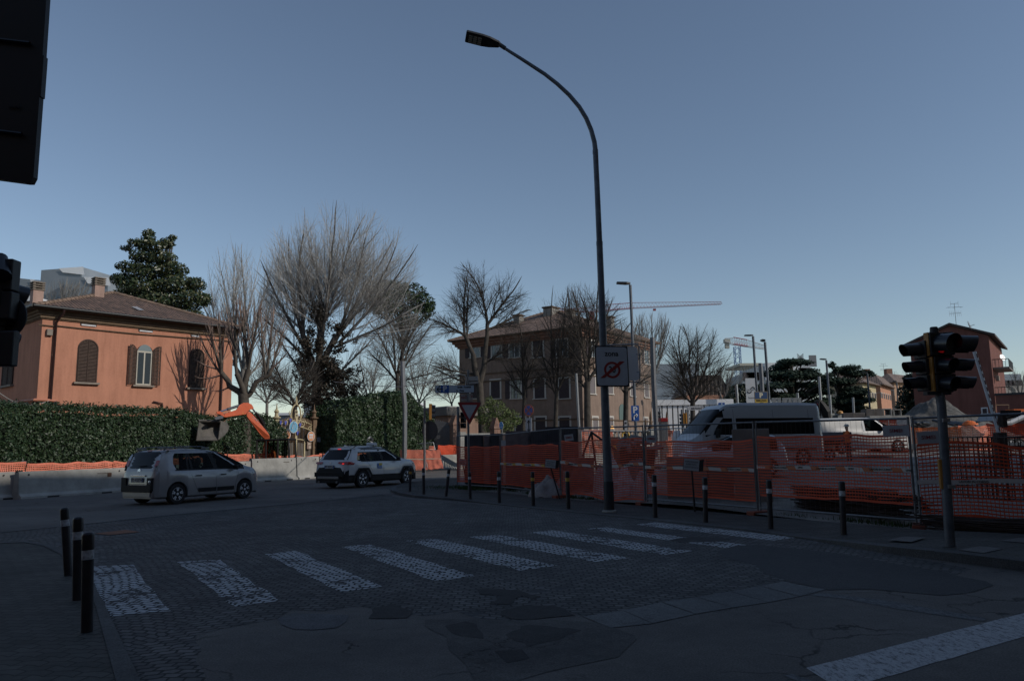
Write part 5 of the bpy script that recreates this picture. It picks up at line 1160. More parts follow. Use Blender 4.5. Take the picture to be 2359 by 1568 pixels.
# balustrade wall in front of the brick building
def balustrade(p0,p1,lab,zt=1.75,zb=.0,step=.32,name='balustrade_wall'):
 a=Vector(p0);b=Vector(p1);L=(b-a).length;t=thing(name,lab,'wall',a,math.atan2(b.y-a.y,b.x-a.x));mb=MB();mb.bb(0,L,-.16,.16,zb,zt-.75);mb.bb(0,L,-.18,.18,zt-.12,zt);mb.build('wall',M_conc,t)
 mb=MB();k=int(L/step)
 for i in range(k):x=(i+.5)*L/k;mb.tube([(x,0,zt-.75),(x,0,zt-.55),(x,0,zt-.3),(x,0,zt-.12)],[.06,.10,.06,.08],6,False)
 mb.build('balusters',M_conc,t)['kind']='stuff'
 mb=MB();k=int(L/4)
 for i in range(k+1):x=i*L/k;mb.bb(x-.2,x+.2,-.22,.22,zb,zt+.1)
 mb.build('posts',M_conc,t)['kind']='stuff'
w0=P(*zV(1040,760),52);w1=P(*zF(1460,490),56);w2=P(*zH(60,260),60);balustrade((w0.x,52,0),(w1.x,56,0),'pale balustrade wall in front of the brown brick building, left half',2.45);balustrade((w1.x+.5,56,.0),(w2.x,58,0),'pale balustrade wall behind the street lamp, right half',2.6)
# ---- modern grey building far left
def blockbox(name,lab,cat,px0,px1,pyt,Y,dep,m,z0=0,rz=0,group=None,pyb=None):
 a=P(px0,pyt,Y);b=P(px1,pyt,Y);zt=(a.z+b.z)/2;c=(a+b)/2;t=thing(name,lab,cat,(c.x,Y,z0),rz,group);mb=MB();w=(b.x-a.x);mb.bb(-w/2,w/2,0,dep,0,zt-z0);mb.build('wall',m,t);return t,w,zt-z0
M_zinc=mat('zinc_cladding',(.24,.27,.30),.5,.2,.15,.3);M_zincl=mat('bright_roof_edge',(.72,.73,.74),.5)
mg=thing('modern_building','grey modern building with stepped bright roof edges far behind the villa','building',(P(100,700,130).x,130,0));
for(pa_,pb_,yt,yt2,dy)in((-120,90,655,655,6),(95,190,622,615,2),(150,250,637,640,0),(40,110,640,648,4)):
 a=P(pa_,yt,130+dy);b=P(pb_,yt2,130+dy);mb=MB();vs=[(a.x,a.y,0),(b.x,b.y,0),(b.x,b.y,b.z),(a.x,a.y,a.z)];vs+=[(x+3,y+14,z)for x,y,z in vs];mb.add(vs,[(0,1,2,3),(1,5,6,2),(4,0,3,7),(5,4,7,6),(3,2,6,7)]);w_=mb.build('wall',M_zinc,mg,world=True)
 mb=MB();mb.add([(a.x+(b.x-a.x)*.45,a.y-.3,a.z+(b.z-a.z)*.45),(b.x+.3,b.y-.3,b.z),(b.x+.6,b.y-.3,b.z-1.5),(a.x+(b.x-a.x)*.55,a.y-.3,b.z-1.0)],[(3,2,1,0)]);mb.build('roof_edge',M_zincl,w_,world=True)
fh,w_,h_=blockbox('flat_roofed_house','pale house with a white roof edge left of the villa chimney','house',-200,76,694,66,10,wallmat('pale_wall',(.35,.30,.26)));mb=MB();mb.bb(-w_/2-.4,w_/2+.3,-.4,10,h_-.1,h_+.35);mb.build('roof_edge',M_zincl,fh)
# ---- tall gable building at the right
M_rw=wallmat('dark_red_plaster',(.19,.085,.07),.14,.6);RY=80
gb=thing('apartment_building','dark red apartment building with a blank gable and green shaded balconies, right','building',(P(2187,900,RY).x,RY,0))
def gp_(px,py,y=RY):return P(px,py,y)
pa=gp_(2096,790);pe=gp_(*zI(1352,412));H0=pe.z
gu=Vector((.8,-.6,0));gv=Vector((.6,.8,0));c0=Vector((pe.x-.3,RY,0));k0=P(2104,900,1).x;W0=(k0*c0.y-c0.x)/(-gu.x-k0*-gu.y)if False else(c0.x-k0*c0.y)/(gu.x-k0*gu.y)
lf=c0-gu*W0;rr_=ray(*zI(945,312));tt_=(c0-Vector((0,0,EYE))).dot(gv)/rr_.dot(gv);ap_=rr_*tt_+Vector((0,0,EYE));RZ=ap_.z
mb=MB();vs=[(lf.x,lf.y,0),(c0.x,c0.y,0),(c0.x,c0.y,pe.z),(ap_.x,ap_.y,RZ),(lf.x,lf.y,pe.z-.2)];vs+=[(x+gv.x*16,y+gv.y*16,z)for x,y,z in vs]
mb.add(vs,[(0,1,2,3,4),(5,9,8,7,6),(1,6,7,2),(0,4,9,5)]);mb.build('wall',M_rw,gb,world=True)
mb=MB()
for q,e in((c0+gu*.6+Vector((0,0,pe.z-.12)),ap_),(lf-gu*.5+Vector((0,0,pe.z-.45)),ap_)):
 q=q-gv*.35;e=e-gv*.35;vs=[tuple(q),tuple(e),tuple(e+gv*16.6),tuple(q+gv*16.6)];vs+=[(x,y,z+.24)for x,y,z in vs];mb.add(vs,[(0,1,2,3),(4,5,6,7),(0,1,5,4),(1,2,6,5),(2,3,7,6),(3,0,4,7)])
rf=mb.build('roof',mat('roof_dark',(.07,.055,.05),.9),gb,world=True)
# balconies on the side, stacked four high
sx=gv;so=Vector((sx.y,-sx.x,0))
M_bal=mat('balcony_grey',(.20,.18,.16),.8);M_grn=mat('green_awning',(.02,.16,.11),.8)
for i,z in enumerate((3.0,6.0,9.0)):
 o_=c0+Vector((0,0,z))+sx*1.2;mb=MB();mb.box(o_+so*.75+sx*3+Vector((0,0,.08)),(6,1.5,.16),math.atan2(sx.y,sx.x));k=mb.build('balcony',M_bal,gb,world=True)
 mb=MB();
 for j in range(26):q=o_+so*1.48+sx*(6*j/25);mb.tube([q,q+Vector((0,0,1.0))],.025,4,False)
 for j in range(6):q=o_+so*(1.48*j/5)+sx*.02;mb.tube([q,q+Vector((0,0,1.0))],.025,4,False)
 mb.tube([o_+Vector((0,0,1)),o_+so*1.48+Vector((0,0,1)),o_+so*1.48+sx*6+Vector((0,0,1))],.04,4);mb.build('railing',M_dark,k,world=True)
 if i<2:mb=MB();mb.box(o_+so*1.3+sx*2+Vector((0,0,1.2 if i==0 else-.9)),(2.6,.08,2.0),math.atan2(sx.y,sx.x));mb.build('green_screen',M_grn,k,world=True)
 if i<2:mb=MB();mb.box(o_+so*.3+sx*.5+Vector((0,0,2.0)),(.8,.35,.55),math.atan2(sx.y,sx.x));mb.build('air_conditioner',M_stone,gb,world=True,bevel=.04)
def dish(c,r,par,d=(.8,-.5,.3)):
 mb=MB();mb.lathe([(r,.10),(r*.7,.04),(.02,0),(r*.69,.06),(r*.98,.12)],c,14,d);mb.tube([c,Vector(c)+Vector(d).normalized()*r*.9],.025,4);return mb.build('satellite_dish',M_galv,par,True,world=True)
def antenna(c,h,par,s=1.0,nm_='aerial',world=True):
 c=Vector(c);mb=MB();mb.tube([c,c+Vector((0,0,h))],.03*s,5)
 for k,(f,w,n_)in enumerate(((.55,1.5*s,7),(.82,1.8*s,3),(.98,1.0*s,2))):
  q=c+Vector((0,0,h*f));mb.tube([q-Vector((w/2,0,0)),q+Vector((w/2,0,.05))],.022*s,4)
  for j in range(n_):x=-w/2+w*j/max(1,n_-1);mb.tube([q+Vector((x,0,-.35*s)),q+Vector((x,0,.35*s))]if k!=1 else[q+Vector((x,-.3,0)),q+Vector((x,.3,0))],.014*s,3)
 return mb.build(nm_,M_galv2,par,world=world)
antenna(P(*zI(1010,320),RY+2),P(*zI(995,98),RY+2).z-P(*zI(1010,320),RY+2).z,rf,.85);dish(P(*zI(1135,325),RY+1),.62,rf,(.75,-.6,.3));dish(P(*zI(1455,632),RY+3),.38,gb,(.3,-.9,.3))
rq=ray(*zI(1288,1152));rq=rq*((c0-Vector((0,0,EYE))).dot(gv)/rq.dot(gv))+Vector((0,0,EYE))-gv*.05;w1_=Vector((rq.x,rq.y,rq.z+.38));w2_=Vector((rq.x,rq.y,rq.z-.38));mb=MB();mb.box((w1_.x,w1_.y,(w1_.z+w2_.z)/2),(.62,.1,w1_.z-w2_.z),math.atan2(gu.y,gu.x));q=mb.build('window',M_white,gb,world=True);mb=MB();mb.box((w1_.x-.03,w1_.y-.06,(w1_.z+w2_.z)/2),(.38,.1,w1_.z-w2_.z-.26),math.atan2(gu.y,gu.x));mb.build('pane',M_dsh,q,world=True)
lw=thing('boundary_wall','long dark red wall right of the gable building with a rusty frame on it','wall',(P(2290,900,76).x,76,0));a=P(*zI(1345,1003),RY);wa_=c0+gu*.1+gu*16;mb=MB();mb.box((wa_.x,wa_.y,a.z/2),(32,.5,a.z),math.atan2(gu.y,gu.x));mb.build('wall',M_rw,lw,world=True);mb=MB();mb.box((wa_.x,wa_.y,a.z+.11),(32.1,.7,.22),math.atan2(gu.y,gu.x));mb.build('coping',M_dark,lw,world=True)
q=[P(*zI(*t),74.5)for t in((1393,1160),(1393,1093),(1522,1093),(1522,1155))];mb=MB();mb.tube(q,.06,5);mb.build('rusty_frame',mat('frame_rust',(.20,.12,.07),.9),lw,world=True)
# ---- Bolognese houses far right, further blocks
def farhouse(name,lab,zf,zx,zyc,Y,ang,zxR,zxL,zb,wl_,wr_,rows,colsR,colsL,rise=2.2,f=zG,grp='far apartment houses with tiled roofs',wm=None):
 px,py=f(zx,zyc);zt=P(px,py,Y).z;b=Bld(name,lab,'building',px,Y,R(ang),f(zxR,zyc)[0],f(zxL,zyc)[0],zt,group=grp);b.walls([wr_]);
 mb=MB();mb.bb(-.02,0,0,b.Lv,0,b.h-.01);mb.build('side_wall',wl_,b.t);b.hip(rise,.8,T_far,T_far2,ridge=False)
 for(z0,z1)in rows:
  for i in range(colsR):b.window('R',b.Lu*(i+.5)/colsR,b.h*z0,1.1,b.h*(z1-z0),M_sur,M_dsh,.12,bars=False,sill=False)
  for i in range(colsL):b.window('L',b.Lv*(i+.5)/colsL,b.h*z0,1.1,b.h*(z1-z0),M_sur,M_dsh,.10,bars=False,sill=False)
 return b
T_far=tilemat('far_roof_tiles_front',0,(.27,.20,.17),(.19,.145,.125),.3);T_far2=tilemat('far_roof_tiles_side',1,(.27,.20,.17),(.19,.145,.125),.3)
yw=wallmat('yellow_plaster',(.52,.44,.28));yws=wallmat('yellow_plaster_shaded',(.44,.38,.27));ow=wallmat('orange_far_plaster',(.50,.26,.17))  # second yellow is the left front's shade put into the plaster colour
rw3=[(.10,.28),(.40,.60),(.80,.88)]
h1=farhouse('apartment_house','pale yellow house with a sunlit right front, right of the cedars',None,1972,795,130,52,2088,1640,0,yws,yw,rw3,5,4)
h2=farhouse('apartment_house','orange house just right of the pale yellow one',None,2128,812,142,55,2218,2010,0,ow,ow,rw3,5,2)
h3=farhouse('apartment_house','brownish house with chimneys behind the orange one, left of the traffic light',None,2250,790,165,40,2500,2080,0,wallmat('brown_far_shaded_plaster',(.34,.22,.16)),wallmat('brown_far_lit_plaster',(.42,.27,.18)),rw3,4,3)  # left front darker, right front lighter: light and shade put into the plaster
antenna((h1.c.x+3,h1.c.y+10,h1.h+1.8),2.6,h1.t,.9);antenna((h1.c.x+14,h1.c.y+12,h1.h+.8),2.4,h1.t,.8);antenna((h2.c.x+10,h2.c.y+14,h2.h+1.4),2.4,h2.t,.8);antenna((h3.c.x+2,h3.c.y+8,h3.h+2),3,h3.t,1.0);antenna((h3.c.x+8,h3.c.y+10,h3.h+2),2.6,h3.t,.9)
for k in(-3,2):
 mb=MB();mb.box((h3.c.x+k,h3.c.y+6,h3.h+2.3),(1.3,1.3,2.6));mb.build('chimney',M_brkt,h3.roof,world=True)
wt_=mat('white_render',(.60,.61,.62),.8)
hb1,w_,h_=blockbox('office_block','white and grey office block rising behind the dark cedars','building',*[zY(540,385)[0],zY(1330,400)[0],zY(900,360)[1]],260,20,mat('pale_grey_render',(.40,.42,.44),.8))
mb=MB();a=P(*zY(620,330),262);b_=P(*zY(1100,352),262);mb.bb(a.x,b_.x,259,275,a.z-6,a.z);mb.build('penthouse',wt_,hb1,world=True);mb=MB()
for x_ in range(6):q=P(*zY(1130+32*x_,400),259.8);mb.bb(q.x-1.4,q.x+1.4,259.5,260,q.z-2.2,q.z+.2)
mb.build('window_band',M_dsh,hb1,world=True)
mt=thing('radio_mast','lattice radio mast with antennas on the far office block','mast',P(*zY(1195,375),262));mb=MB();q0=P(*zY(1195,375),262);q1=P(*zY(1195,245),262)
for dx,dy in((-1.2,0),(1.2,0),(0,1.5)):mb.tube([q0+Vector((dx,dy,0)),q1+Vector((dx*.6,dy*.6,-2))],.14,4)
for i in range(7):z=q0.z+(q1.z-q0.z)*i/7;mb.tube([(q0.x-1.1,262,z),(q0.x+1.1,262,z+2)],.1,4);mb.tube([(q0.x+1.1,262,z),(q0.x-1.1,262,z+2)],.1,4)
for dx in(-1.6,1.6):mb.tube([q1+Vector((dx,0,-6)),q1+Vector((dx,0,-2))],.25,5)
mb.tube([q1-Vector((0,0,3)),q1+Vector((0,0,1))],.08,4);mb.box(q0+Vector((4.2,0,2)),(2.5,.4,4));mb.build('lattice',M_galv2,mt,world=True)
sb_,w_,h_=blockbox('grey_tower','slim grey tower with a canopy roof behind the shop pylon','building',zY(325,480)[0],zY(560,480)[0],zY(400,478)[1],150,12,mat('tower_grey',(.34,.38,.41),.7,0,.06,.3))
mb=MB();mb.bb(-w_/2-.5,w_/2+.5,-.5,10,h_+1.6,h_+2.1);mb.build('canopy',mat('canopy_cream',(.42,.41,.34),.8),sb_);mb=MB()
for i in range(7):x=-w_/2+w_*i/6;mb.tube([(x,0,h_),(x,0,h_+1.6)],.06,4)
mb.build('canopy_posts',M_galv,sb_);mb=MB()
for i in range(3):q=P(*zY(430+50*i,515),149.9);mb.bb(q.x-1.2,q.x+1.2,149.8,150,q.z-.8,q.z+.8)
mb.build('window',M_dsh,sb_,world=True)
# low roofs and white sheds between the trees
wsd=thing('white_shed','long white industrial shed with pale columns behind the bare trees','building',(P(1600,950,85).x,85,0));a=P(*zG(110,955),85);b_=P(*zG(805,975),85);mb=MB();mb.bb(a.x,b_.x,85.8,96,0,a.z-.2);mb.build('wall',mat('shed_inner',(.34,.36,.38),.8),wsd,world=True)
mb=MB();mb.bb(a.x,b_.x,84,96.2,a.z-.5,a.z+.1)
for i in range(16):x=a.x+(b_.x-a.x)*i/15;mb.bb(x-.22,x+.22,84.2,84.6,0,a.z-.5)
mb.build('columns',M_zincl,wsd,world=True)
gb2,w_,h_=blockbox('grey_depot','long grey depot wall glimpsed through bare trees right of the brick building','building',zG(100,620)[0],zG(520,620)[0],zG(300,622)[1],190,15,M_zinc)
tr,w_,h_=blockbox('tiled_roof_house','low house with a tiled roof behind the trees left of the shop pylon','house',zG(420,880)[0],zG(790,900)[0],zG(600,900)[1],120,10,ow)
mb=MB();mb.prism([(-w_/2-.6,0),(w_/2+.6,0),(w_*.3,3.2),(-w_*.3,3.2)],(0,0,h_),(1,0,0),(0,0,1),-10);mb.build('roof',T_far,tr)
for i,(a_,b2,yt,Y_)in enumerate(((zI(1455,900)[0],zI(1700,900)[0],zI(1500,905)[1],120),(zI(1465,820)[0],zI(1640,820)[0],zI(1500,790)[1],190))):
 t_,w_,h_=blockbox('flat_block',['low pale block above the long dark red wall, far right','grey block with roof aerials behind the low pale block, far right'][i],'building',a_,b2,yt,Y_,12,[wallmat('far_cream',(.40,.37,.33)),mat('far_grey',(.25,.29,.33),.7)][i]);mb=MB()
 for j in range(4):x=-w_/2+w_*(j+.5)/4;mb.bb(x-.8,x+.8,-.1,0,h_-3.4,h_-1.6)
 mb.build('window_band',M_dsh,t_);
 for j in(-.3,.25):antenna((j*w_,1,h_),1.8,t_,.9,world=False)
for i,(x0,x1,yt,Y_)in enumerate(((zR(330,400)[0],zR(640,400)[0],zR(400,405)[1],110),(zD(1500,300)[0]-60,zD(2000,300)[0],zD(1900,305)[1],105),(700,860,925,115))):
 t_,w_,h_=blockbox('distant_shed',['pale shed seen through the branches left of the ornate gate','pale shed roof right of the tall dark hedge','grey shed behind the gate trees'][i],'building',x0,x1,yt,Y_,12,M_zinc);mb=MB();mb.bb(-w_/2-.3,w_/2+.3,-.4,12,h_,h_+.35);mb.build('roof',M_zincl,t_)
 # ---- buildings that stand behind and right of the camera (they cast the shade over the junction)
def shade(name,lab,poly,h,m):
 t=thing(name,lab,'building',(poly[0][0],poly[0][1],0));mb=MB();mb.prism([(x,y)for x,y in poly],(0,0,0),(1,0,0),(0,1,0),h);w=mb.build('wall',m,t,world=True)
 mb=MB()
 for(x0,y0),(x1,y1)in zip(poly,poly[1:]+poly[:1]):
  a=Vector((x0,y0,0));b=Vector((x1,y1,0));L=(b-a).length;e=(b-a).normalized();nn=Vector((e.y,-e.x,0));k=int(L/3.4)
  for i in range(k):
   for z in range(1,int(h/3.3)):c=a+e*(i+.5)*L/k+nn*.02+Vector((0,0,z*3.3+1.2));mb.box(c,(1.2,.06,1.8),math.atan2(e.y,e.x))
 mb.build('window_rows',M_dsh,t,world=True)['kind']='stuff'
shade('corner_building','seven storey ochre corner building right of the junction, outside the view',[(25.0,24.4),(9.3,-7),(2.5,-26),(66,-26),(66,25.5)],23.2,wallmat('ochre_shade_plaster',(.36,.25,.15)))
shade('street_building','ochre street building behind the viewer',[(0,-9),(-14,-13),(-46,-13),(-46,-28),(0,-28)],16,wallmat('ochre_back_plaster',(.38,.28,.17)))
shade('street_building','orange street building at the left behind the viewer',[(-16,2),(-32,14),(-46,4),(-28,-10)],13,wallmat('orange_back_plaster',(.40,.20,.12)))
# ================================================================ vegetation
def barkmat(name,c,var=.4):return mat(name,c,.95,0,var,3,.3,12,spec=.1)
Bk_pale=barkmat('bark_pale',(.42,.40,.37));Bk_grey=barkmat('bark_grey',(.22,.205,.185));Bk_dark=barkmat('bark_dark',(.085,.075,.065));Bk_red=barkmat('bark_reddish',(.25,.185,.155));Bk_trunk=barkmat('bark_trunk',(.11,.095,.08))
rnd=random.Random(11)
def rv(s=1.0):return Vector((rnd.uniform(-1,1),rnd.uniform(-1,1),rnd.uniform(-1,1)))*s
ENV=[None]
def out(p):
 if not ENV[0]:return False
 cx,cz,rx,rz=ENV[0];dz=p.z-cz;return((p.x-cx)/rx)**2+(p.y/rx)**2*.8+(dz/(rz if dz>0 else rz*2.2))**2>1+.10*noise.noise(p*.9)
def grow(trunk,twig,p,d,L,r,lvl,cfg):
 """recursive branch: cfg[lvl] = (children, spread, length ratio, radius ratio, up-pull, wander, first child at)"""
 if lvl>0 and out(p):return
 nch,spr,lr,rr,up,wan,st=cfg[min(lvl,len(cfg)-1)];last=lvl>=len(cfg)-1
 seg=5 if lvl<2 else(4 if not last else 3);pts=[p.copy()];rad=[r];q=p.copy();dd=d.normalized()
 for i in range(seg):
  dd=(dd+rv(wan)+Vector((0,0,up/seg))).normalized();q=q+dd*L/seg;pts.append(q.copy());rad.append(r*(1-(.45 if not last else .8)*(i+1)/seg))
  if(i or lvl)and out(q):last=True;rad[-1]=r*.15;break
 seg=len(pts)-1
 n=9 if lvl==0 else(6 if lvl==1 else(4 if lvl==2 else 3))
 (trunk if r>.06 else twig).tube(pts,rad,n,False)
 if last:return
 for k in range(nch):
  t=st+(1-st)*(k+rnd.random()*.9)/nch;t=min(t,.99);f=t*seg;i=int(f);b=pts[i].lerp(pts[i+1],f-i);dr=(pts[i+1]-pts[i]).normalized();u,w=basis(dr);a=k*2.4+rnd.uniform(-.7,.7)
  s_=spr*rnd.uniform(.6,1.3);nd=(dr*math.cos(s_)+(u*math.cos(a)+w*math.sin(a))*math.sin(s_));grow(trunk,twig,b,nd,L*lr*rnd.uniform(.7,1.15)*(1.15-.35*t),min(rad[i]*rr,r*rr),lvl+1,cfg)
  # leader goes on
 grow(trunk,twig,pts[-1],dd,L*lr,rad[-1]*.9,lvl+1,cfg)
 # big pale tree in the centre left with ivy round its limbs
tz=lambda px,py,Y:P(px,py,Y).z
def limb(px0,py0,px1,py1,Y,r,dy=0):
 """limb from one picture point to another at about depth Y"""
 a=P(px0,py0,Y);b=P(px1,py1,Y+dy);return a,b
def bare2(name,label,Y,base_px,limbs,cfg,mt,mw,group='bare winter trees',env=None):
 b=P(base_px,950,Y);b.z=0;t=thing(name,label,'tree',b,0,group);tr=MB();tw=MB()
 if env:c_=P(env[0],env[1],Y)-b;ENV[0]=(c_.x,c_.z,env[2]*Y/F,env[3]*Y/F)
 else:ENV[0]=None
 for(x0,y0,x1,y1,r,dy,sub)in limbs:
  a,e=limb(x0,y0,x1,y1,Y,r,dy);a-=b;e-=b
  if y0>940:a.z=min(a.z,0)
  if sub is None:m_=(a+e)/2+rv(.12);tr.tube([a,m_,e],[r,r*.9,r*.8],9,False)
  else:grow(tr,tw,a,e-a,(e-a).length,r,sub,cfg)
 tr.build('trunk',mt,t,'all');tw.build('crown',mw,t);return t
Yb=62
cfgA=[(6,.34,.60,.50,.30,.04,.20),(10,.50,.74,.38,.20,.07,.05),(11,.52,.60,.38,.18,.10,.06),(9,.62,.52,.5,.15,.15,.08),(0,0,0,0,.2,.12,0)]
bare2('tall_bare_tree','tallest pale bare tree with ivy clad limbs, behind the ornate gate',Yb,728,[(728,1000,730,860,.48,0,None),(730,870,700,780,.30,0,None),(730,870,775,770,.28,0,None),(732,870,738,740,.30,0,None),(738,760,745,640,.20,0,1),(738,760,790,620,.17,1,1),(700,785,690,640,.17,-1,1),(700,785,655,650,.15,1,1),(775,775,830,650,.16,-1,1),(775,775,870,670,.15,1.5,1),(700,800,620,660,.15,0,1),(780,790,910,680,.15,0,1),(740,790,760,600,.16,-2,1),(700,790,670,620,.14,2,1),(770,790,850,620,.15,2,1),(770,800,930,740,.12,-1,1),(700,820,610,740,.12,1,1),(735,760,765,650,.16,2,1),(735,760,715,640,.15,2,1),(690,850,640,780,.10,0,2),(780,860,850,790,.10,0,2)],cfgA,Bk_trunk,Bk_pale,env=(785,655,190,192))
cfgB=[(7,.32,.62,.5,.35,.05,.15),(8,.36,.68,.45,.4,.06,.1),(8,.42,.6,.45,.35,.08,.12),(5,.45,.5,.5,.3,.1,.1),(0,0,0,0,.3,.10,0)]
Yp=42.6
cfgP=[(6,.32,.62,.5,.35,.05,.15),(6,.34,.66,.45,.4,.06,.1),(5,.42,.5,.45,.35,.08,.12),(0,0,0,0,.3,.10,0)]
bare2('pollarded_tree','pollarded bare tree with long upright reddish shoots at the villa corner',Yp,560,[(566,985,560,905,.36,0,None),(562,915,530,890,.20,0,None),(530,892,510,858,.17,0,None),(562,915,572,850,.20,0,None),(564,915,545,860,.17,-.5,None),(564,914,582,898,.17,0,None),(580,900,610,868,.15,0,None),(610,868,625,850,.14,0,None),(510,860,480,770,.085,0,1),(510,860,505,745,.08,-.5,1),(510,862,455,800,.07,0,1),(545,862,535,730,.09,0,1),(545,862,520,745,.08,.5,1),(572,852,570,720,.10,0,1),(572,852,590,725,.09,-.6,1),(572,852,555,735,.08,.6,1),(612,868,625,740,.09,0,1),(625,852,650,765,.08,.4,1),(612,868,600,750,.08,-.4,1),(515,862,460,880,.055,0,2),(500,850,440,840,.05,0,2),(625,850,665,820,.06,0,2),(530,890,500,905,.05,0,2)],cfgP,Bk_trunk,Bk_red,env=(565,815,112,122))
bare2('bare_tree','hazy pale bare trees row behind the magnolia and the pollarded tree',75,560,[(560,1000,560,850,.3,0,None),(560,860,520,720,.16,0,1),(560,860,570,700,.18,1,1),(560,860,610,730,.15,-1,1),(560,870,480,760,.14,1,1),(560,880,640,800,.12,1,1),(540,800,540,680,.12,-2,1),(500,780,490,700,.1,0,1),(600,800,640,690,.1,0,1)],cfgB,Bk_grey,Bk_pale,env=(560,700,118,158))
cfgC=[(6,.55,.6,.5,.15,.09,.2),(10,.66,.70,.38,.08,.12,.06),(10,.66,.62,.40,.06,.15,.06),(9,.7,.52,.5,.03,.18,.08),(0,0,0,0,0,.16,0)]
bare2('bare_tree','dark bare tree with wide low limbs behind the give way sign',58,1108,[(1112,1000,1104,880,.34,0,None),(1104,885,1090,820,.26,0,None),(1104,885,1118,800,.24,0,None),(1092,822,1070,770,.18,0,None),(1118,802,1122,745,.18,0,None),(1070,772,1020,742,.12,0,1),(1070,772,1065,700,.13,0,1),(1122,748,1115,660,.13,0,1),(1122,748,1165,680,.13,0,1),(1120,760,1190,725,.11,1,1),(1100,862,1020,850,.10,0,1),(1100,890,1010,880,.10,0,1),(1075,780,1085,690,.10,1,1),(1112,840,1170,800,.09,0,1)],cfgC,Bk_dark,Bk_dark,env=(1110,735,128,138))
bare2('bare_tree','bare tree with ivy sheen in front of the pale shed, left of the white pole',66,900,[(912,1000,915,860,.22,0,None),(915,865,880,760,.12,0,1),(915,865,930,750,.12,0,1),(915,870,960,790,.11,0,1),(915,880,850,820,.10,0,1),(915,880,1000,860,.08,0,1),(910,850,900,740,.1,2,1),(915,870,990,760,.09,2,1)],cfgC,Bk_dark,Bk_grey,env=(930,800,98,120))
for i,(lab,Y,bx,l)in enumerate([('slim bare tree before the left end of the brown brick building front',62,1205,[(1205,1000,1208,900,.17,0,None),(1208,905,1185,800,.11,0,1),(1208,905,1230,810,.10,0,1),(1208,915,1175,860,.08,0,1),(1208,900,1245,860,.08,0,1)]),('gnarled bare tree before the corner of the brown brick building',60,1275,[(1270,1000,1282,900,.20,0,None),(1282,905,1262,760,.10,0,1),(1282,905,1300,770,.11,0,1),(1282,905,1330,800,.09,0,1),(1280,910,1240,840,.08,0,1),(1290,840,1290,700,.08,.5,1)]),('large bare tree left of the zona sign, rising above the tiled roof',58,1350,[(1355,1000,1352,880,.30,0,None),(1352,885,1330,760,.15,0,1),(1352,885,1370,750,.15,0,1),(1352,885,1400,790,.13,0,1),(1340,800,1320,700,.11,0,1),(1370,790,1410,710,.11,0,1),(1352,900,1310,850,.09,0,1),(1370,780,1360,690,.1,1,1)]),('bare tree with looping limbs right of the zona sign',60,1440,[(1440,1000,1442,890,.24,0,None),(1442,895,1420,800,.12,0,1),(1442,895,1470,810,.12,0,1),(1442,900,1500,860,.10,0,1),(1442,910,1400,860,.08,0,1),(1460,840,1500,790,.08,1,1)]),('bushy bare tree behind the street name sign della Ferriera',66,1590,[(1598,1000,1595,920,.26,0,None),(1595,925,1560,840,.13,0,1),(1595,925,1590,820,.13,0,1),(1595,925,1630,840,.13,0,1),(1595,930,1540,890,.10,0,1),(1595,930,1650,880,.10,0,1),(1575,880,1570,790,.09,1,1),(1600,870,1615,800,.09,-1,1)]),]):
 bare2('bare_tree',lab,Y,bx,l,cfgC,Bk_dark,Bk_dark if i!=3 else Bk_grey,env=[(1207,850,55,95),(1280,790,62,130),(1352,790,98,145),(1450,830,68,95),(1600,860,92,118)][i])
for lab,Y,bx,l in(('tall hazy bare tree between the lamp and the thin pole',105,1500,[(1500,1000,1500,880,.3,0,None),(1500,885,1480,800,.16,0,1),(1500,885,1510,790,.16,0,1),(1500,885,1535,800,.15,0,1),(1490,830,1470,760,.12,0,1),(1515,820,1530,760,.12,0,1)]),('hazy bare tree right of the thin pole, beside the blue crane mast',120,1665,[(1665,1000,1665,920,.3,0,None),(1665,925,1640,870,.15,0,1),(1665,925,1690,870,.15,0,1),(1665,930,1710,890,.12,0,1),(1660,900,1662,860,.12,0,1)]),('fine bare trees over the roofs at the far left, behind the villa',85,130,[(130,900,130,760,.2,0,None),(130,770,90,690,.12,0,1),(130,770,150,680,.12,0,1),(130,770,190,690,.12,0,1),(130,780,60,710,.1,0,1),(150,740,225,690,.1,0,1),(140,730,165,660,.09,1,1),(110,730,100,670,.09,1,1)]),('bare shrubby tree over the long dark red wall, far right',110,2352,[(2352,1000,2350,910,.16,0,None),(2350,915,2335,870,.1,0,1),(2350,915,2365,860,.1,0,1),(2350,915,2320,890,.08,0,1)])):
 bare2('bare_tree',lab,Y,bx,l,cfgB,Bk_grey,Bk_grey,env={1500:(1505,800,58,88),1665:(1680,895,50,55),130:(145,705,105,62),2352:(2350,895,34,42)}[bx])
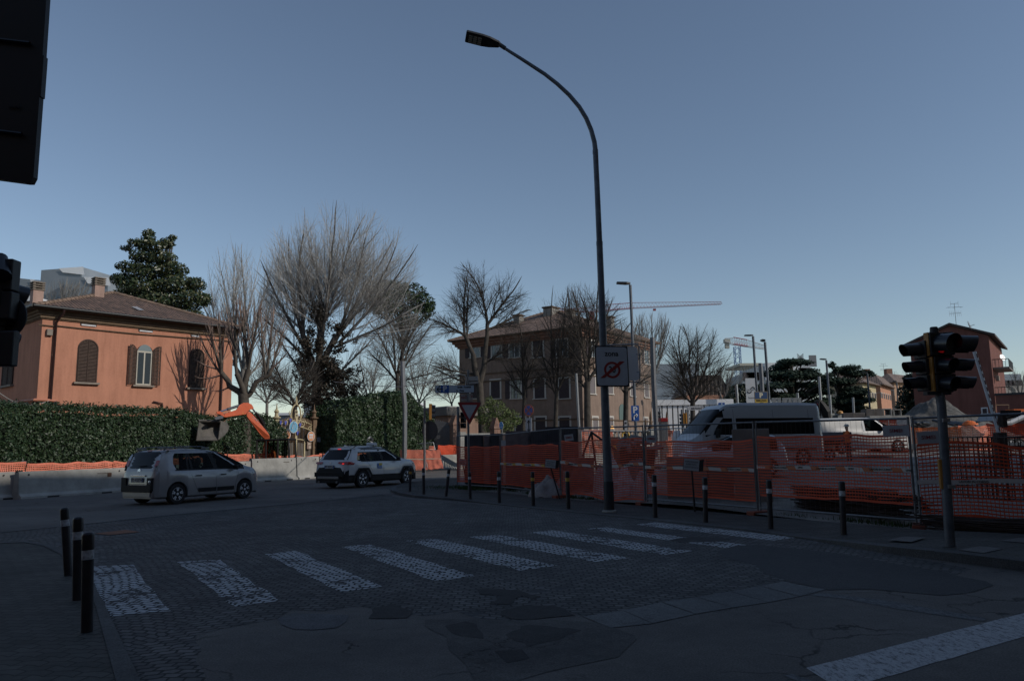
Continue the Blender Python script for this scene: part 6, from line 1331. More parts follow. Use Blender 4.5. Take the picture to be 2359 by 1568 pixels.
for lab,Y,bx,l,e_ in(('grey bare tree low behind the pollarded tree',88,615,[(615,990,615,920,.2,0,None),(615,925,590,850,.12,0,1),(615,925,640,850,.12,0,1),(615,930,570,890,.1,0,1),(615,930,660,890,.1,0,1)],(615,900,75,90)),('grey bare tree low behind the tall dark hedge',92,850,[(850,990,850,920,.2,0,None),(850,925,825,850,.12,0,1),(850,925,875,850,.12,0,1),(850,930,800,890,.1,0,1),(850,930,900,890,.1,0,1)],(850,895,80,95)),('grey bare tree just right of the thick pale pole',90,965,[(965,990,965,920,.18,0,None),(965,925,945,850,.11,0,1),(965,925,985,850,.11,0,1),(965,930,925,890,.09,0,1),(965,930,1010,890,.09,0,1)],(965,895,62,85)),('small bushy bare tree behind the flat roofed brick house',95,1040,[(1040,990,1040,925,.15,0,None),(1040,930,1020,880,.09,0,1),(1040,930,1060,880,.09,0,1),(1040,930,1000,900,.07,0,1)],(1035,905,48,50))):
 bare2('bare_tree',lab,Y,bx,l,cfgC,Bk_grey,Bk_grey,env=e_)
 # thicket of dark stems behind the gate
bare2('bare_tree','curving dark bare tree right behind the ornate gate',54,672,[(672,1010,680,930,.2,0,None),(680,935,655,870,.12,0,1),(680,935,700,850,.13,0,1),(682,940,640,900,.08,0,1),(680,940,720,900,.08,0,1),(660,900,610,860,.09,0,1)],cfgC,Bk_dark,Bk_dark,env=(665,890,75,110))
# ---- leaves
def leafcloud(mb,n,fn,size,asp=.45,flat=0.0,out=None):
 for _ in range(n):
  p,nrm=fn();s=size*rnd.uniform(.6,1.3);d=(rv()+(nrm*.9 if nrm is not None else Vector())).normalized();a=rv().cross(d)
  if flat:d.z=abs(d.z)+flat;d.normalize();a=rv().cross(d)
  if a.length<.05:continue
  a.normalize();b=d.cross(a)*asp*s;a*=s;k=len(mb.v);mb.v+=[tuple(p-a),tuple(p+b),tuple(p+a),tuple(p-b)];mb.f.append((k,k+1,k+2,k+3));mb.m.append(0)
def blob(c,r,shell=.35):
 c=Vector(c);r=Vector(r)
 def fn():
  d=rv()
  while d.length>1 or d.length<.05:d=rv()
  nn=d.normalized();q=nn*(1-shell*rnd.random()**1.5);return Vector((c.x+q.x*r.x,c.y+q.y*r.y,c.z+q.z*r.z)),nn
 return fn
L_laurel=leafmat('laurel_leaf',(.012,.028,.012),(.028,.058,.024),(.06,.09,.04),.5,.4)
L_mag=leafmat('magnolia_leaf',(.016,.032,.012),(.038,.062,.022),(.12,.115,.05),.4,.5)
L_pine=leafmat('pine_needles',(.010,.022,.010),(.022,.045,.018),(.055,.085,.03),.7,.2)
L_ced=leafmat('cedar_needles',(.014,.026,.018),(.026,.045,.030),(.05,.075,.05),.8,.2)
L_bush=leafmat('light_bush_leaf',(.05,.08,.02),(.10,.14,.04),(.20,.24,.09),.6,.3)
L_ivy=leafmat('ivy_leaf',(.022,.022,.014),(.055,.045,.03),(.12,.09,.065),.6,.3)
L_dark=leafmat('dark_evergreen_leaf',(.008,.018,.010),(.02,.035,.018),(.08,.085,.05),.5,.4)
L_grass=leafmat('weed_leaf',(.015,.035,.010),(.03,.06,.018),(.06,.09,.03),.7,.2)
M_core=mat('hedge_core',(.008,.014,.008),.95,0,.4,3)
def hedge(name,label,pts,w,hfn,n,size=.085,wob=.10,dens=None):
 """hedge along ground points; leaves on its faces round a dark core"""
 pts=[Vector(p)for p in pts];L=[0]
 for a,b in zip(pts,pts[1:]):L.append(L[-1]+(b-a).length)
 T=L[-1];t=thing(name,label,'hedge',pts[0])
 def at(s):
  for i in range(len(pts)-1):
   if s<=L[i+1]or i==len(pts)-2:k=(s-L[i])/(L[i+1]-L[i]);d=(pts[i+1]-pts[i]).normalized();return pts[i].lerp(pts[i+1],k),d
 mb=MB();nu=max(4,int(T/.5))
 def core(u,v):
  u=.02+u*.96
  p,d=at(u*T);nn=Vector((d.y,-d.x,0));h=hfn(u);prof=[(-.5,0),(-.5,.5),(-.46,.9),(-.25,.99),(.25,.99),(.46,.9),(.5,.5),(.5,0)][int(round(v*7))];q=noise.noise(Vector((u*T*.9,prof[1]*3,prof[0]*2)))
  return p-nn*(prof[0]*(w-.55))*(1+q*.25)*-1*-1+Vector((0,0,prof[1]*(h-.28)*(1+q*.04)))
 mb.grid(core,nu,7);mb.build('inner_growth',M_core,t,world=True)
 lb=MB()
 def fn():
  u=rnd.random();p,d=at(u*T);nn=Vector((d.y,-d.x,0));h=hfn(u);z=rnd.random();top=rnd.random()<.22
  q=noise.noise(Vector((u*T*.7,z*h*.9,1.3)))*wob+noise.noise(Vector((u*T*2.4,z*h*2.4,5.3)))*wob*.6
  dd=rnd.random()**2*.16
  if rnd.random()<w*.8/T:e_=rnd.choice((0.,1.));p,d=at(e_*T);return p+d*(.12 if e_ else-.12)+nn*rnd.uniform(-.5,.5)*w+Vector((0,0,z*hfn(e_))),d*(1 if e_ else-1)
  if top:return p+nn*rnd.uniform(-.5,.5)*w+Vector((0,0,h-dd+q*.7+rnd.random()**4*.22)),Vector((0,0,1))
  s_=1 if rnd.random()<.72 else-1
  return p+nn*s_*(w/2-dd+q)+Vector((0,0,z**.9*h)),nn*s_
 leafcloud(lb,n,fn,size);lb.build('leaves',L_laurel,t,world=True);return t
def along(p,dist):return p
hA=P(-60,950,27.6);hB=P(20,950,30.3);hC=P(380,950,36.5);hD=P(486,950,39.6);hE=P(505,950,41.5);hF=P(645,950,45.2)
for q in(hA,hB,hC,hD,hE,hF):q.z=0
def hz_(pts_):return lambda u:itp(pts_,u)
zt=lambda px,py,Y:P(px,py,Y).z
hedge('laurel_hedge','long glossy laurel hedge in front of the orange villa',[hA,hB,hC,hD],1.5,hz_([(0,zt(-40,928,28)),(.2,zt(60,936,31)),(.45,zt(230,941,34)),(.75,zt(390,946,37)),(1,zt(480,966,39.5))]),44000,.066)
hedge('laurel_hedge','shorter thin patched hedge behind the excavator',[hE,hF],1.2,hz_([(0,zt(520,962,42)),(.3,zt(560,955,43)),(.7,zt(600,958,44)),(1,zt(642,990,45))]),13000,.075)
h2a=P(742,950,48.5);h2b=P(960,950,55);h2a.z=h2b.z=0
hedge('tall_dark_hedge','tall dark glossy hedge between the ornate gate and the brick pier',[h2a,P(850,950,51.5)*Vector((1,0,0)).x if False else Vector((P(850,950,51.5).x,51.5,0)),h2b],3.2,hz_([(0,zt(745,955,48)),(.15,zt(780,925,49)),(.45,zt(850,915,51)),(.7,zt(915,905,53)),(.85,zt(940,935,54)),(1,zt(962,965,55))]),34000,.11,.22)
# ---- magnolia behind the villa
def blobtree(name,label,px,Y,blobs,m,mt,size,nper,tr_r=.3,asp=.45,flat=0,shell=.4,group='evergreen trees',limbs=True):
 b=P(px,950,Y);b.z=0;t=thing(name,label,'tree',b,0,group);lb=MB();tb=MB();cs=[]
 for(x,y,rx,rz,*dy)in blobs:
  c=P(x,y,Y+(dy[0]if dy else 0));k=Y/F;r=(rx*k,rx*k*.9,rz*k);cs.append(c);leafcloud(lb,int(nper*rx*rz/900),blob(c,r,shell),size,asp,flat)
 topz=max(c.z for c in cs);tb.tube([b,Vector((b.x,b.y,topz*.5)),Vector((b.x,b.y,topz))],[tr_r,tr_r*.7,tr_r*.2],8)
 if limbs:
  for c in cs:z0=max(.5,c.z*.72);tb.tube([Vector((b.x,b.y,z0)),Vector((b.x,b.y,z0)).lerp(c,.5)+Vector((0,0,.2)),c],[tr_r*.35,tr_r*.22,.04],5)
 tb.build('trunk',mt,t,'all',world=True);lb.build('crown',m,t,world=True);return t
mag=[(342,545,17,18),(322,562,30,12),(355,568,38,16),(385,560,18,14),(330,590,34,16),(372,596,38,18),(300,615,34,14),(345,628,48,22),(400,622,34,20),(285,645,30,18),(330,665,58,26),(405,658,46,26),(450,655,26,18),(440,690,42,26),(370,700,66,26),(470,690,20,16),(270,640,18,9),(300,680,40,18),(430,725,40,16),(292,572,16,6),(398,548,10,8)]
blobtree('magnolia_tree','dark glossy evergreen magnolia towering behind the orange villa roof',372,54,mag,L_mag,Bk_dark,.125,1150,.3,shell=.6)
# ---- umbrella pine
upn=[(885,664,40,20),(860,680,24,20),(905,668,45,22),(945,672,40,22),(880,690,40,22),(925,695,55,26),(970,695,32,24),(985,715,18,18),(900,715,45,22),(955,725,40,22),(870,705,26,20),(990,705,14,14),(935,745,40,14)]
blobtree('umbrella_pine','round dark green umbrella pine behind the tall bare tree',925,72,upn,L_pine,Bk_trunk,.20,620,.3,.30)
# ---- cedars
ced=[]
cr=random.Random(5)
for(x,y,w)in[(1790,845,38),(1835,840,40),(1770,865,40),(1825,862,46),(1865,862,40),(1900,870,28),(1790,888,60),(1850,885,50),(1885,895,36),(1775,908,50),(1835,912,60),(1880,920,40),(1800,935,70),(1860,940,60),(1820,958,80),(1890,950,40)]:
 for _ in range(3):ced.append((x+cr.uniform(-w,w)*.6,y+cr.uniform(-7,7),w*cr.uniform(.5,.75),cr.uniform(6,11),cr.uniform(-4,4)))
blobtree('cedar_tree','large flat-layered dark cedar just left of centre of the cedar group',1830,100,ced,L_ced,Bk_dark,.30,2100,.6,.3,.5,.9,'dark cedar trees')
ced=[]
for(x,y,w)in[(1925,845,16),(1955,850,34),(1920,862,24),(1975,862,34),(1995,858,20),(1935,880,34),(1960,895,36),(1940,910,50),(1980,905,34),(1950,928,56),(1990,925,30),(1945,945,56),(1975,950,46)]:
 for _ in range(3):ced.append((x+cr.uniform(-w,w)*.6,y+cr.uniform(-6,6),w*cr.uniform(.5,.75),cr.uniform(5,9),cr.uniform(-4,4)))
blobtree('cedar_tree','smaller dark cedar with spreading tiers in front of the pale yellow house',1935,104,ced,L_ced,Bk_dark,.30,1900,.55,.3,.5,.9,'dark cedar trees')
blobtree('evergreen_tree','dark evergreen tree left of the white shop pylon',1705,96,[(1700,905,26,22),(1725,900,22,20),(1690,930,28,24),(1728,930,26,26),(1705,955,40,22),(1740,950,20,20)],L_dark,Bk_dark,.25,700,.3)
blobtree('evergreen_tree','tall grey green evergreen behind the gravel heap and traffic light',2110,88,[(2095,905,26,24),(2125,890,30,22),(2150,880,22,20),(2085,935,22,22),(2120,925,40,30),(2160,915,26,26),(2100,955,40,18),(2135,850,26,10),(2110,870,30,12)],L_dark,Bk_dark,.22,800,.3)
bush=[(1128,925,12,14),(1145,932,20,12),(1118,945,20,14),(1152,950,26,16),(1178,955,18,14),(1130,965,30,16),(1165,972,34,16),(1192,968,12,10),(1110,965,16,12),(1150,985,40,14)]
bt=blobtree('light_green_bush','feathery light green bush in front of the brown brick building',1148,55,bush,L_bush,Bk_grey,.085,1500,.12,.25)
bt['category']='bush';bt['group']='garden bushes'
# ivy round the big tree
t=[o for o in bpy.data.objects if o.name=='tall_bare_tree'][0];lb=MB()
ic=random.Random(3)
for(x,y,rx,rz)in[(728,960,22,40),(722,900,30,40),(735,840,40,38),(715,800,34,26),(760,830,34,30),(742,770,30,30),(705,770,18,24),(790,800,26,14),(735,720,16,26),(765,870,34,28),(700,850,24,30),(800,860,22,20),(780,760,20,14),(810,900,26,24),(745,930,40,30),(790,900,34,26)]:
 for _ in range(9):k_=ic.uniform(.12,.45);leafcloud(lb,int(rx*rz*.62*k_),blob(P(x+ic.gauss(0,rx*.6),y+ic.gauss(0,rz*.6),Yb+ic.uniform(-1,1)),(rx*k_*Yb/F*1.6,rx*k_*Yb/F*1.6,rz*k_*Yb/F*2.2),.95),.11)
lb.build('ivy',L_ivy,t,world=True)
# weeds along the fence foot
lb=MB();gr=random.Random(9)
for i in range(1,5):
 a,b=FB[i][0],FB[i+1][0]
 for _ in range(700):
  u=gr.random();p=a.lerp(b,u)+Vector((gr.uniform(-.1,.35),gr.uniform(-.05,.45),0));
  if noise.noise(p*.9)<-.05:continue
  d=Vector((gr.uniform(-.3,.3),gr.uniform(-.3,.3),1)).normalized()*gr.uniform(.03,.14);s_=Vector((gr.uniform(-1,1),gr.uniform(-1,1),0)).normalized()*.012;lb.add([p-s_,p+s_,p+d],[(0,1,2)])
for _ in range(2500):
 p=G(1070,1128)+Vector((gr.gauss(0,.9),gr.gauss(.6,.7),0));d=Vector((gr.uniform(-.4,.4),gr.uniform(-.4,.4),1)).normalized()*gr.uniform(.04,.16);s_=Vector((gr.uniform(-1,1),gr.uniform(-1,1),0)).normalized()*.014;lb.add([p-s_,p+s_,p+d],[(0,1,2)])
o=lb.build('grass',L_grass);tag(o,'weeds and grass tufts along the foot of the fence','grass',kind='stuff')
# ================================================================ roadworks
# ---- concrete barriers
BP=[((-70,1155),(40,1148.5)),((48,1149.5),(300,1131)),((300,1131),(452,1120)),((452,1120),(585,1111)),((586,1110.5),(689,1103.5)),((690,1103.5),(742,1099.5)),((742,1099.5),(860,1092)),((1012,1081),(1085,1077))]
blab=['concrete barrier at the far left edge, before the gap with orange net','long concrete barrier with a small square hole, left of the silver car','concrete barrier hidden behind the tail of the silver car','concrete barrier behind the bonnet of the silver car','half sunlit concrete barrier in front of the excavator','short sunlit concrete barrier between excavator and taxi','concrete barrier behind the white taxi','sunlit concrete barrier with the shadow of a post, left of the fence corner']
prof_b=[(-.30,0),(-.30,.08),(-.24,.12),(-.17,.17),(-.10,.92),(.10,.92),(.17,.17),(.24,.12),(.30,.08),(.30,0)]
for i,(a,b)in enumerate(BP):
 A=G(*a);Bq=G(*b);d=(Bq-A);L=d.length-.06;e=d.normalized();h=[.93,.93,.97,1.02,1.12,1.15,1.1,1.0][i]
 nb=Vector((-e.y,e.x,0))*.3;t=thing('concrete_barrier',blab[i],'barrier',A+nb,math.atan2(e.y,e.x),'concrete barriers along the road')
 mb=MB();n=len(prof_b);K=8;vs=[]
 for k in range(K+1):
  x=L*k/K
  cut=.0 if 0<k<K else .0
  vs+=[(x,y,z*(h/.92)if z>.2 else z)for y,z in prof_b]
 fs=[(k*n+j,(k+1)*n+j,(k+1)*n+j+1,k*n+j+1)for k in range(K)for j in range(n-1)]+[tuple(range(n)),tuple(range(K*n,K*n+n))[::-1]]
 mb.add(vs,fs);mb.build('body',M_barc if 'M_barc' in globals()else M_conc,t,bevel=.012)
 for k in(.22,.72):mb=MB();mb.bb(L*k,L*k+.45,-.305,-.2,0.0,.055);mb.build('drain_slot',M_black,t)
 for x in(.35,L-.35):mb=MB();mb.tube([(x,-.12,h*.88),(x,-.135,h*.88)],.03,8);mb.build('lifting_hole',M_black,t)
 mb=MB();mb.bb(-.02,.18,-.05,.05,h+.0,h+.035);mb.build('coupling',M_rust,t)
 if i==1:x=L*.80;mb=MB();mb.bb(x,x+.16,-.155,-.10,.62,.76);mb.build('square_hole',mat('hole_brown',(.10,.05,.03),.9),t)  # hole shown as a plain dull brown box
 if i in(1,4,5):
  mb=MB();mb.bb(L*.7,L*.83,-.128,-.11,h*.80,h*.83);mb.build('scuff_mark',M_concd,t)
  # ---- orange net behind the barriers with posts and rails
npts=[(-80,1066,27.0),(60,1067,28.8),(180,1066,31.2),(262,1060,32.6),(330,1063,34),(520,1043,38.4),(640,1047,41.6),(735,1050,44.0),(852,1038,47.5)]
nl=['orange net behind the left edge concrete barrier','orange net with a steel rail behind the long barrier','folded orange net left of the silver car roof','orange net seen just above the silver car','orange net between silver car and excavator','orange net behind the excavator arm','orange net in front of the ornate gate','orange net right behind the taxi rear window']
def nets_back():
 for i in range(len(npts)-1):
  (x0,y0,Y0),(x1,y1,Y1)=npts[i],npts[i+1];a=P(x0,y0,Y0);b=P(x1,y1,Y1);z1=(a.z+b.z)/2;za,zb_=a.z,b.z;a0=Vector((a.x,a.y,0));b0=Vector((b.x,b.y,0));
  o,pp=netting('safety_net',a0,b0,.05,z1,M_orange2,nl[i],'orange nets behind the barriers',.075,.075,sag=.05,wob=.14,hw=.038,vw=.024,seed=20+i,rag=.10)
nets_back()
r0=P(*zB(0,680),29.2);r1=P(*zB(620,670),32.5);tr_=thing('steel_railing','pale steel rails laid over the net at far left','fence panel',(r0.x,r0.y,0));mb=MB();mb.tube([P(*zB(-40,682),28.8),P(*zB(300,688),30.8),r1],.03,6);mb.tube([r1,P(*zB(622,728),32.5),Vector((r1.x,r1.y,0))],.025,6);mb.tube([P(*zB(30,660),29.0),P(*zB(300,725),30.8)],.018,5);mb.build('frame',M_galv,tr_,True,world=True)
mb=MB();q=P(*zB(568,720),32.3);mb.box(q,(.32,.02,.12),R(60));tag(mb.build('warning_plate',M_signw),'tiny white plate with red print on the net left of the silver car','plate')
# post stakes
for i,(x,y,Y)in enumerate([(524,1043,38.2),(744,1046,44.2)]):
 q=P(x,y-6,Y);mb=MB();mb.tube([(q.x,q.y,0),tuple(q)],.03,6);tag(mb.build('net_stake',M_rust,None,True),['rusty stake holding the net above the silver car bonnet','rusty stake holding the net left of the taxi'][i],'stake')
 # leaning net panels in front, right of the taxi
def panel_net(x0,x1,x0b,x1b,yt0,yt1,yb0,yb1,Yt,Yb_,lab,m=M_orange2):
 A,B_,Cb,D=P(x0,yt0,Yt),P(x1,yt1,Yt),P(x1b,yb1,Yb_),P(x0b,yb0,Yb_);t=thing('netted_panel',lab,'fence panel',D,0,'steel panels wrapped in orange net');mb=MB();mb.tube([A,B_,Cb,D,A],.025,6);mb.build('frame',M_galv2,t,True,world=True)
 vs=[];fs=[];nu,nv=34,20;nn=Vector((0,-.03,0))
 def pt(u,v):q=D.lerp(Cb,u).lerp(A.lerp(B_,u),v);return q+nn+Vector((0,noise.noise(Vector((u*4,v*3,x0)))*.06,noise.noise(Vector((u*6,v*2,x1)))*.03))
 mb=MB()
 for j in range(nv+1):
  for i in range(nu+1):
   p=pt(i/nu,j/nv);k=len(vs);vs+=[p-Vector((0,0,.019)),p+Vector((0,0,.019))]
   if i:fs.append((k-2,k,k+1,k-1))
 for i in range(nu+1):
  for j in range(nv+1):
   p=pt(i/nu,j/nv);k=len(vs);vs+=[p-Vector((.014,0,0)),p+Vector((.014,0,0))]
   if j:fs.append((k-2,k-1,k+1,k))
 mb.add(vs,fs);mb.build('net',m,t,world=True)
 mb=MB();a=pt(0,.55)+nn;b=pt(1,.52)+nn;mb.add([a-Vector((0,0,.03)),b-Vector((0,0,.03)),b+Vector((0,0,.03)),a+Vector((0,0,.03))],[(0,1,2,3)]);mb.build('tape',mat('pale_tape',(.7,.62,.48),.5),t,world=True)
panel_net(*[zV(0,0)[0],zV(405,0)[0],zV(40,0)[0],zV(462,0)[0]],zV(0,1060)[1],zV(0,1062)[1],zV(0,1395)[1],zV(0,1385)[1],50.2,49.6,'steel panel wrapped in orange net just right of the taxi bonnet')
panel_net(*[zV(425,0)[0],zV(668,0)[0],zV(462,0)[0],zV(728,0)[0]],zV(0,1062)[1],zV(0,1062)[1],zV(0,1385)[1],zV(0,1368)[1],50.6,50.0,'narrow steel panel wrapped in orange net at the last concrete barrier')
a=P(*zV(-20,1010),52.5);b=P(*zV(600,1000),54);netting('safety_net',(a.x,a.y,0),(b.x,b.y,0),.3,a.z,M_orange2,'orange net in front of the brick pier','orange nets behind the barriers',.08,.08,wob=.2,hw=.04,vw=.025,seed=41,rag=.2)
a=P(*zV(640,985),54);b=P(*zV(960,1005),55.5);netting('safety_net',(a.x,a.y,.4),(b.x,b.y,.4),.3,a.z-.4,M_orange,'deep red orange net over the last sunlit barrier','orange nets behind the barriers',.05,.05,wob=.05,hw=.04,vw=.03,seed=42)
tp2=thing('tilted_panel','tilted pale steel fence panel lying over the net by the yellow signal','fence panel',(P(*zV(300,960),53).x,53,0));mb=MB();mb.tube([P(*zV(65,970),53),P(*zV(75,990),53),P(*zV(560,930),53),P(*zV(590,1060),53)],.035,6);mb.tube([P(*zV(65,975),53),P(*zV(90,1060),53)],.03,6)
for i in range(20):x=90+i*24;mb.tube([P(*zV(x,988-i*2.6),53),P(*zV(x+8,1050-i*1.0),53)],.01,3,False)
mb.build('frame',M_galv,tp2,True,world=True)
# ---- excavator
EY=40.7;ec=Vector((P(640,1000,EY).x,EY,0));ex_=thing('excavator','orange excavator with a dark cab and its bucket raised over the hedge','excavator',ec)
def q_(x,y,dy=0):return P(*zQ(x,y),EY+dy-max(0,1500-x)/1400*4.6)
def plateq(poly,y0,wd,m,nme,par=ex_):
 mb=MB();nn=Vector((-.45,.89,0))*wd/2;pts=[q_(*p)for p in poly];n=len(pts);mb.add([p-nn for p in pts]+[p+nn for p in pts],[tuple(range(n)),tuple(range(n,2*n))[::-1]]+[(i,n+i,n+(i+1)%n,(i+1)%n)for i in range(n)]);return mb.build(nme,m,par,world=True,bevel=.015)
stick=[(590,495),(600,420),(860,330),(925,230),(1010,180),(1120,180),(1195,215),(1240,290),(1225,315),(1160,330),(1100,375),(1080,430),(850,465),(620,500)]
S_=plateq(stick,EY+.13,.26,M_exo,'stick')
boom=[(1100,380),(1130,370),(1180,400),(1270,500),(1560,850),(1590,920),(1585,1000),(1500,1010),(1470,960),(1390,880),(1130,540),(1085,470)]
Bm=plateq(boom,EY+.17,.34,M_exo,'boom');bl=[(1500,1000),(1585,990),(1570,1120),(1530,1400),(1450,1400),(1470,1120)]
plateq(bl,EY+.17,.34,M_exo,'boom_foot',Bm)
text('HITACHI',tmat(Bm).inverted()@frame(q_(1305,640)+Vector((.09,-.19,0)),q_(1395,750)-q_(1215,530),Vector((.77,0,.63))),.30,M_white,Bm,sx=.85,bold=.004)
text('ZX',tmat(Bm).inverted()@frame(q_(1420,785)+Vector((.09,-.19,0)),q_(1395,750)-q_(1215,530),Vector((.77,0,.63))),.2,M_signblk,Bm)
mb=MB();mb.tube([q_(500,372),q_(668,322)],.04,8);r_=mb.build('cylinder_rod',M_chrome,S_,True,world=True);mb=MB();mb.tube([q_(665,322),q_(925,240)],.07,10);mb.build('cylinder',M_galv2,S_,True,world=True)
mb=MB();mb.tube([q_(1225,315),q_(1300,410)],.04,8);mb.build('cylinder_rod',M_chrome,Bm,True,world=True);mb=MB();mb.tube([q_(1295,405),q_(1440,590),q_(1460,640)],.075,10);mb.tube([q_(1390,520),q_(1470,660)],.10,8);mb.build('cylinder',M_trim,Bm,True,world=True)
mb=MB();mb.tube([q_(1460,660),q_(1520,770),q_(1560,850)],.03,6);mb.tube([q_(1210,400),q_(1350,580),q_(1500,760)],.025,6);mb.tube([q_(990,350),q_(1040,290),q_(1080,260),q_(1130,320),q_(1200,390)],.022,6);mb.build('hose',M_black,Bm,True,world=True)
plateq([(420,375),(500,360),(560,400),(600,470),(590,495),(500,440),(430,420)],EY+.12,.24,M_exo,'link',S_);plateq([(385,500),(530,455),(580,480),(560,530),(400,555),(380,530)],EY+.12,.24,M_galv2,'coupler',S_)
mb=MB();mb.add([q_(960,385,-.15),q_(1020,385,-.15),q_(1020,425,-.15),q_(960,425,-.15)],[(0,1,2,3)]);mb.build('sticker',M_bandy,S_,world=True)
# bucket: curved shell opening to the left
M_bkt=mat('bucket_steel',(.13,.12,.108),.75,.2,.35,3)
back=[(200,600),(500,590),(620,600),(690,690),(670,790),(590,890),(470,1000),(420,1010),(110,1020)]
mb=MB();shell=[(505,590),(640,610),(690,700),(660,810),(570,910),(450,1000)];wdt=Vector((-1.15,-.95,-.02))*1.0
vs=[];
for p in shell:v=q_(*p,.3);vs+=[v,v+Vector((-.82,-.62,0))]
mb.add(vs,[(2*i,2*i+1,2*i+3,2*i+2)for i in range(len(shell)-1)])
for s_ in(0,1):
 base=[vs[2*i+s_]for i in range(len(shell))];front=[v+(Vector(q_(515,590+82*i))-Vector(q_(515,590+82*i)))for i,v in enumerate(base)]
 mb.add(base,[tuple(range(len(base)))])
bk=mb.build('bucket',M_bkt,ex_,world=True);sd_=bk.modifiers.new('s','SOLIDIFY');sd_.thickness=.04
mb=MB();top0=vs[0];mb.tube([vs[0]+Vector((0,0,.03)),vs[1]+Vector((0,0,.03))],.07,6);mb.build('bucket_lip',M_bkt,bk,True,world=True)
# cab
def cabframe():
 y0,y1=EY-.9,EY+.35;pts=dict(tl=q_(1400,1010),tr=q_(2125,985),bl=q_(1385,1420),br=q_(2145,1420));mb=MB();r=.06
 for y in(y0,y1):
  c=[Vector((pts[k].x,y,pts[k].z))for k in('bl','tl','tr','br')];mb.tube([Vector((c[0].x,y,.9)),c[1],c[2],Vector((c[3].x,y,.9))],r,6)
  for xx in(q_(1650,1000).x,q_(1905,1000).x):mb.tube([(xx,y,.9),(xx-.02,y,pts['tl'].z)],.05,6)
 for k in('tl','tr'):mb.tube([(pts[k].x,y0,pts[k].z),(pts[k].x,y1,pts[k].z)],r,6)
 cab=mb.build('cab',M_trim,ex_,True,world=True);x0,x1=pts['tl'].x,pts['tr'].x
 mb=MB();mb.bb(x0-.05,x1+.03,y0-.05,y1+.05,pts['tl'].z,pts['tl'].z+.07);mb.build('cab_roof',M_trim,cab,world=True,bevel=.03)
 mb=MB();xa,xb=q_(1680,1000).x,q_(1880,1000).x;mb.bb(xa,xb,y0-.01,y0,1.0,pts['tl'].z-.12);mb.bb(q_(1980,1000).x,q_(2110,1000).x,y0-.01,y0,1.0,pts['tl'].z-.1);mb.build('cab_window',M_glassc,cab,world=True)
 mb=MB();mb.bb(x0-.1,x1+.05,y0-.05,y1+.3,.45,.98);mb.build('chassis',M_exo,ex_,world=True,bevel=.04);
 for y in(y0-.25,y1+.35):
  mb=MB();mb.prism([(x0-.25,.22),(x0-.1,0),(x1+.1,0),(x1+.25,.22),(x1+.1,.45),(x0-.1,.45)],(0,y+.15,0),(1,0,0),(0,0,1),.3);mb.build('track',M_rubber,ex_,world=True)
 return x0,x1,y0,y1
cx0,cx1,cy0,cy1=cabframe()
# ---- people
def skin_person(name,label,loc,rz,joints,edges,radii,mt,sub=2):
 t=thing(name,label,'person',loc,rz);me=bpy.data.meshes.new('b');me.from_pydata(joints,edges,[]);o=bpy.data.objects.new('body',me);C.objects.link(o)
 m=o.modifiers.new('skin','SKIN');
 if not me.skin_vertices:
  bpy.context.view_layer.objects.active=o;o.select_set(True)
 sv_=me.skin_vertices[0].data if me.skin_vertices else None
 if sv_ is None:return t
 for i,r in enumerate(radii):sv_[i].radius=(r,r)if not isinstance(r,tuple)else r
 sv_[0].use_root=True;s2=o.modifiers.new('sub','SUBSURF');s2.levels=s2.render_levels=sub
 bpy.context.view_layer.update();m2=bpy.data.meshes.new_from_object(o.evaluated_get(bpy.context.evaluated_depsgraph_get()));bpy.data.objects.remove(o)
 m2.materials.clear();[m2.materials.append(x)for x in mt]
 for p in m2.polygons:p.use_smooth=True
 b=bpy.data.objects.new('body',m2);C.objects.link(b);b.parent=t;return t,b
def person(name_label,loc,rz,pose,mats,cut):
 """pose: joint dict; body is one surface: materials by height"""
 J=pose;names=list(J);idx={n_:i for i,n_ in enumerate(names)};js=[J[n_][0]for n_ in names];rs=[J[n_][1]for n_ in names]
 E=[('pelvis','belly'),('belly','chest'),('chest','neck'),('neck','chin'),('chin','head'),('head','crown')]
 for s in 'LR':E+=[('chest','sh'+s),('sh'+s,'el'+s),('el'+s,'wr'+s),('wr'+s,'pa'+s),('pelvis','hi'+s),('hi'+s,'kn'+s),('kn'+s,'an'+s),('an'+s,'to'+s)]
 for s in 'LR':
  w=Vector(J['pa'+s][0]);a=Vector(J['wr'+s][0]);d=(w-a).normalized();u,v=basis(d)
  for k in range(5):
   n1='f%s%d'%(s,k);L_=[.055,.075,.082,.077,.06][k];off=u*(.018*(k-2))if k else u*-.035;st=w+off*.8;mid=st+(d*L_*.55+v*.008+(u*-.02 if k==0 else Vector()));en=mid+d*L_*.35+v*.03
   names+=[n1,n1+'e'];js+=[tuple(mid),tuple(en)];rs+=[.009,.007];idx[n1]=len(js)-2;idx[n1+'e']=len(js)-1;E+=[('pa'+s,n1),(n1,n1+'e')]
 return skin_person('person',name_label,loc,rz,js,[(idx[a],idx[b])for a,b in E],rs,mats)
M_hair=mat('dark_hair',(.02,.015,.012),.8);M_helmet=mat('pale_helmet',(.5,.5,.45),.4)
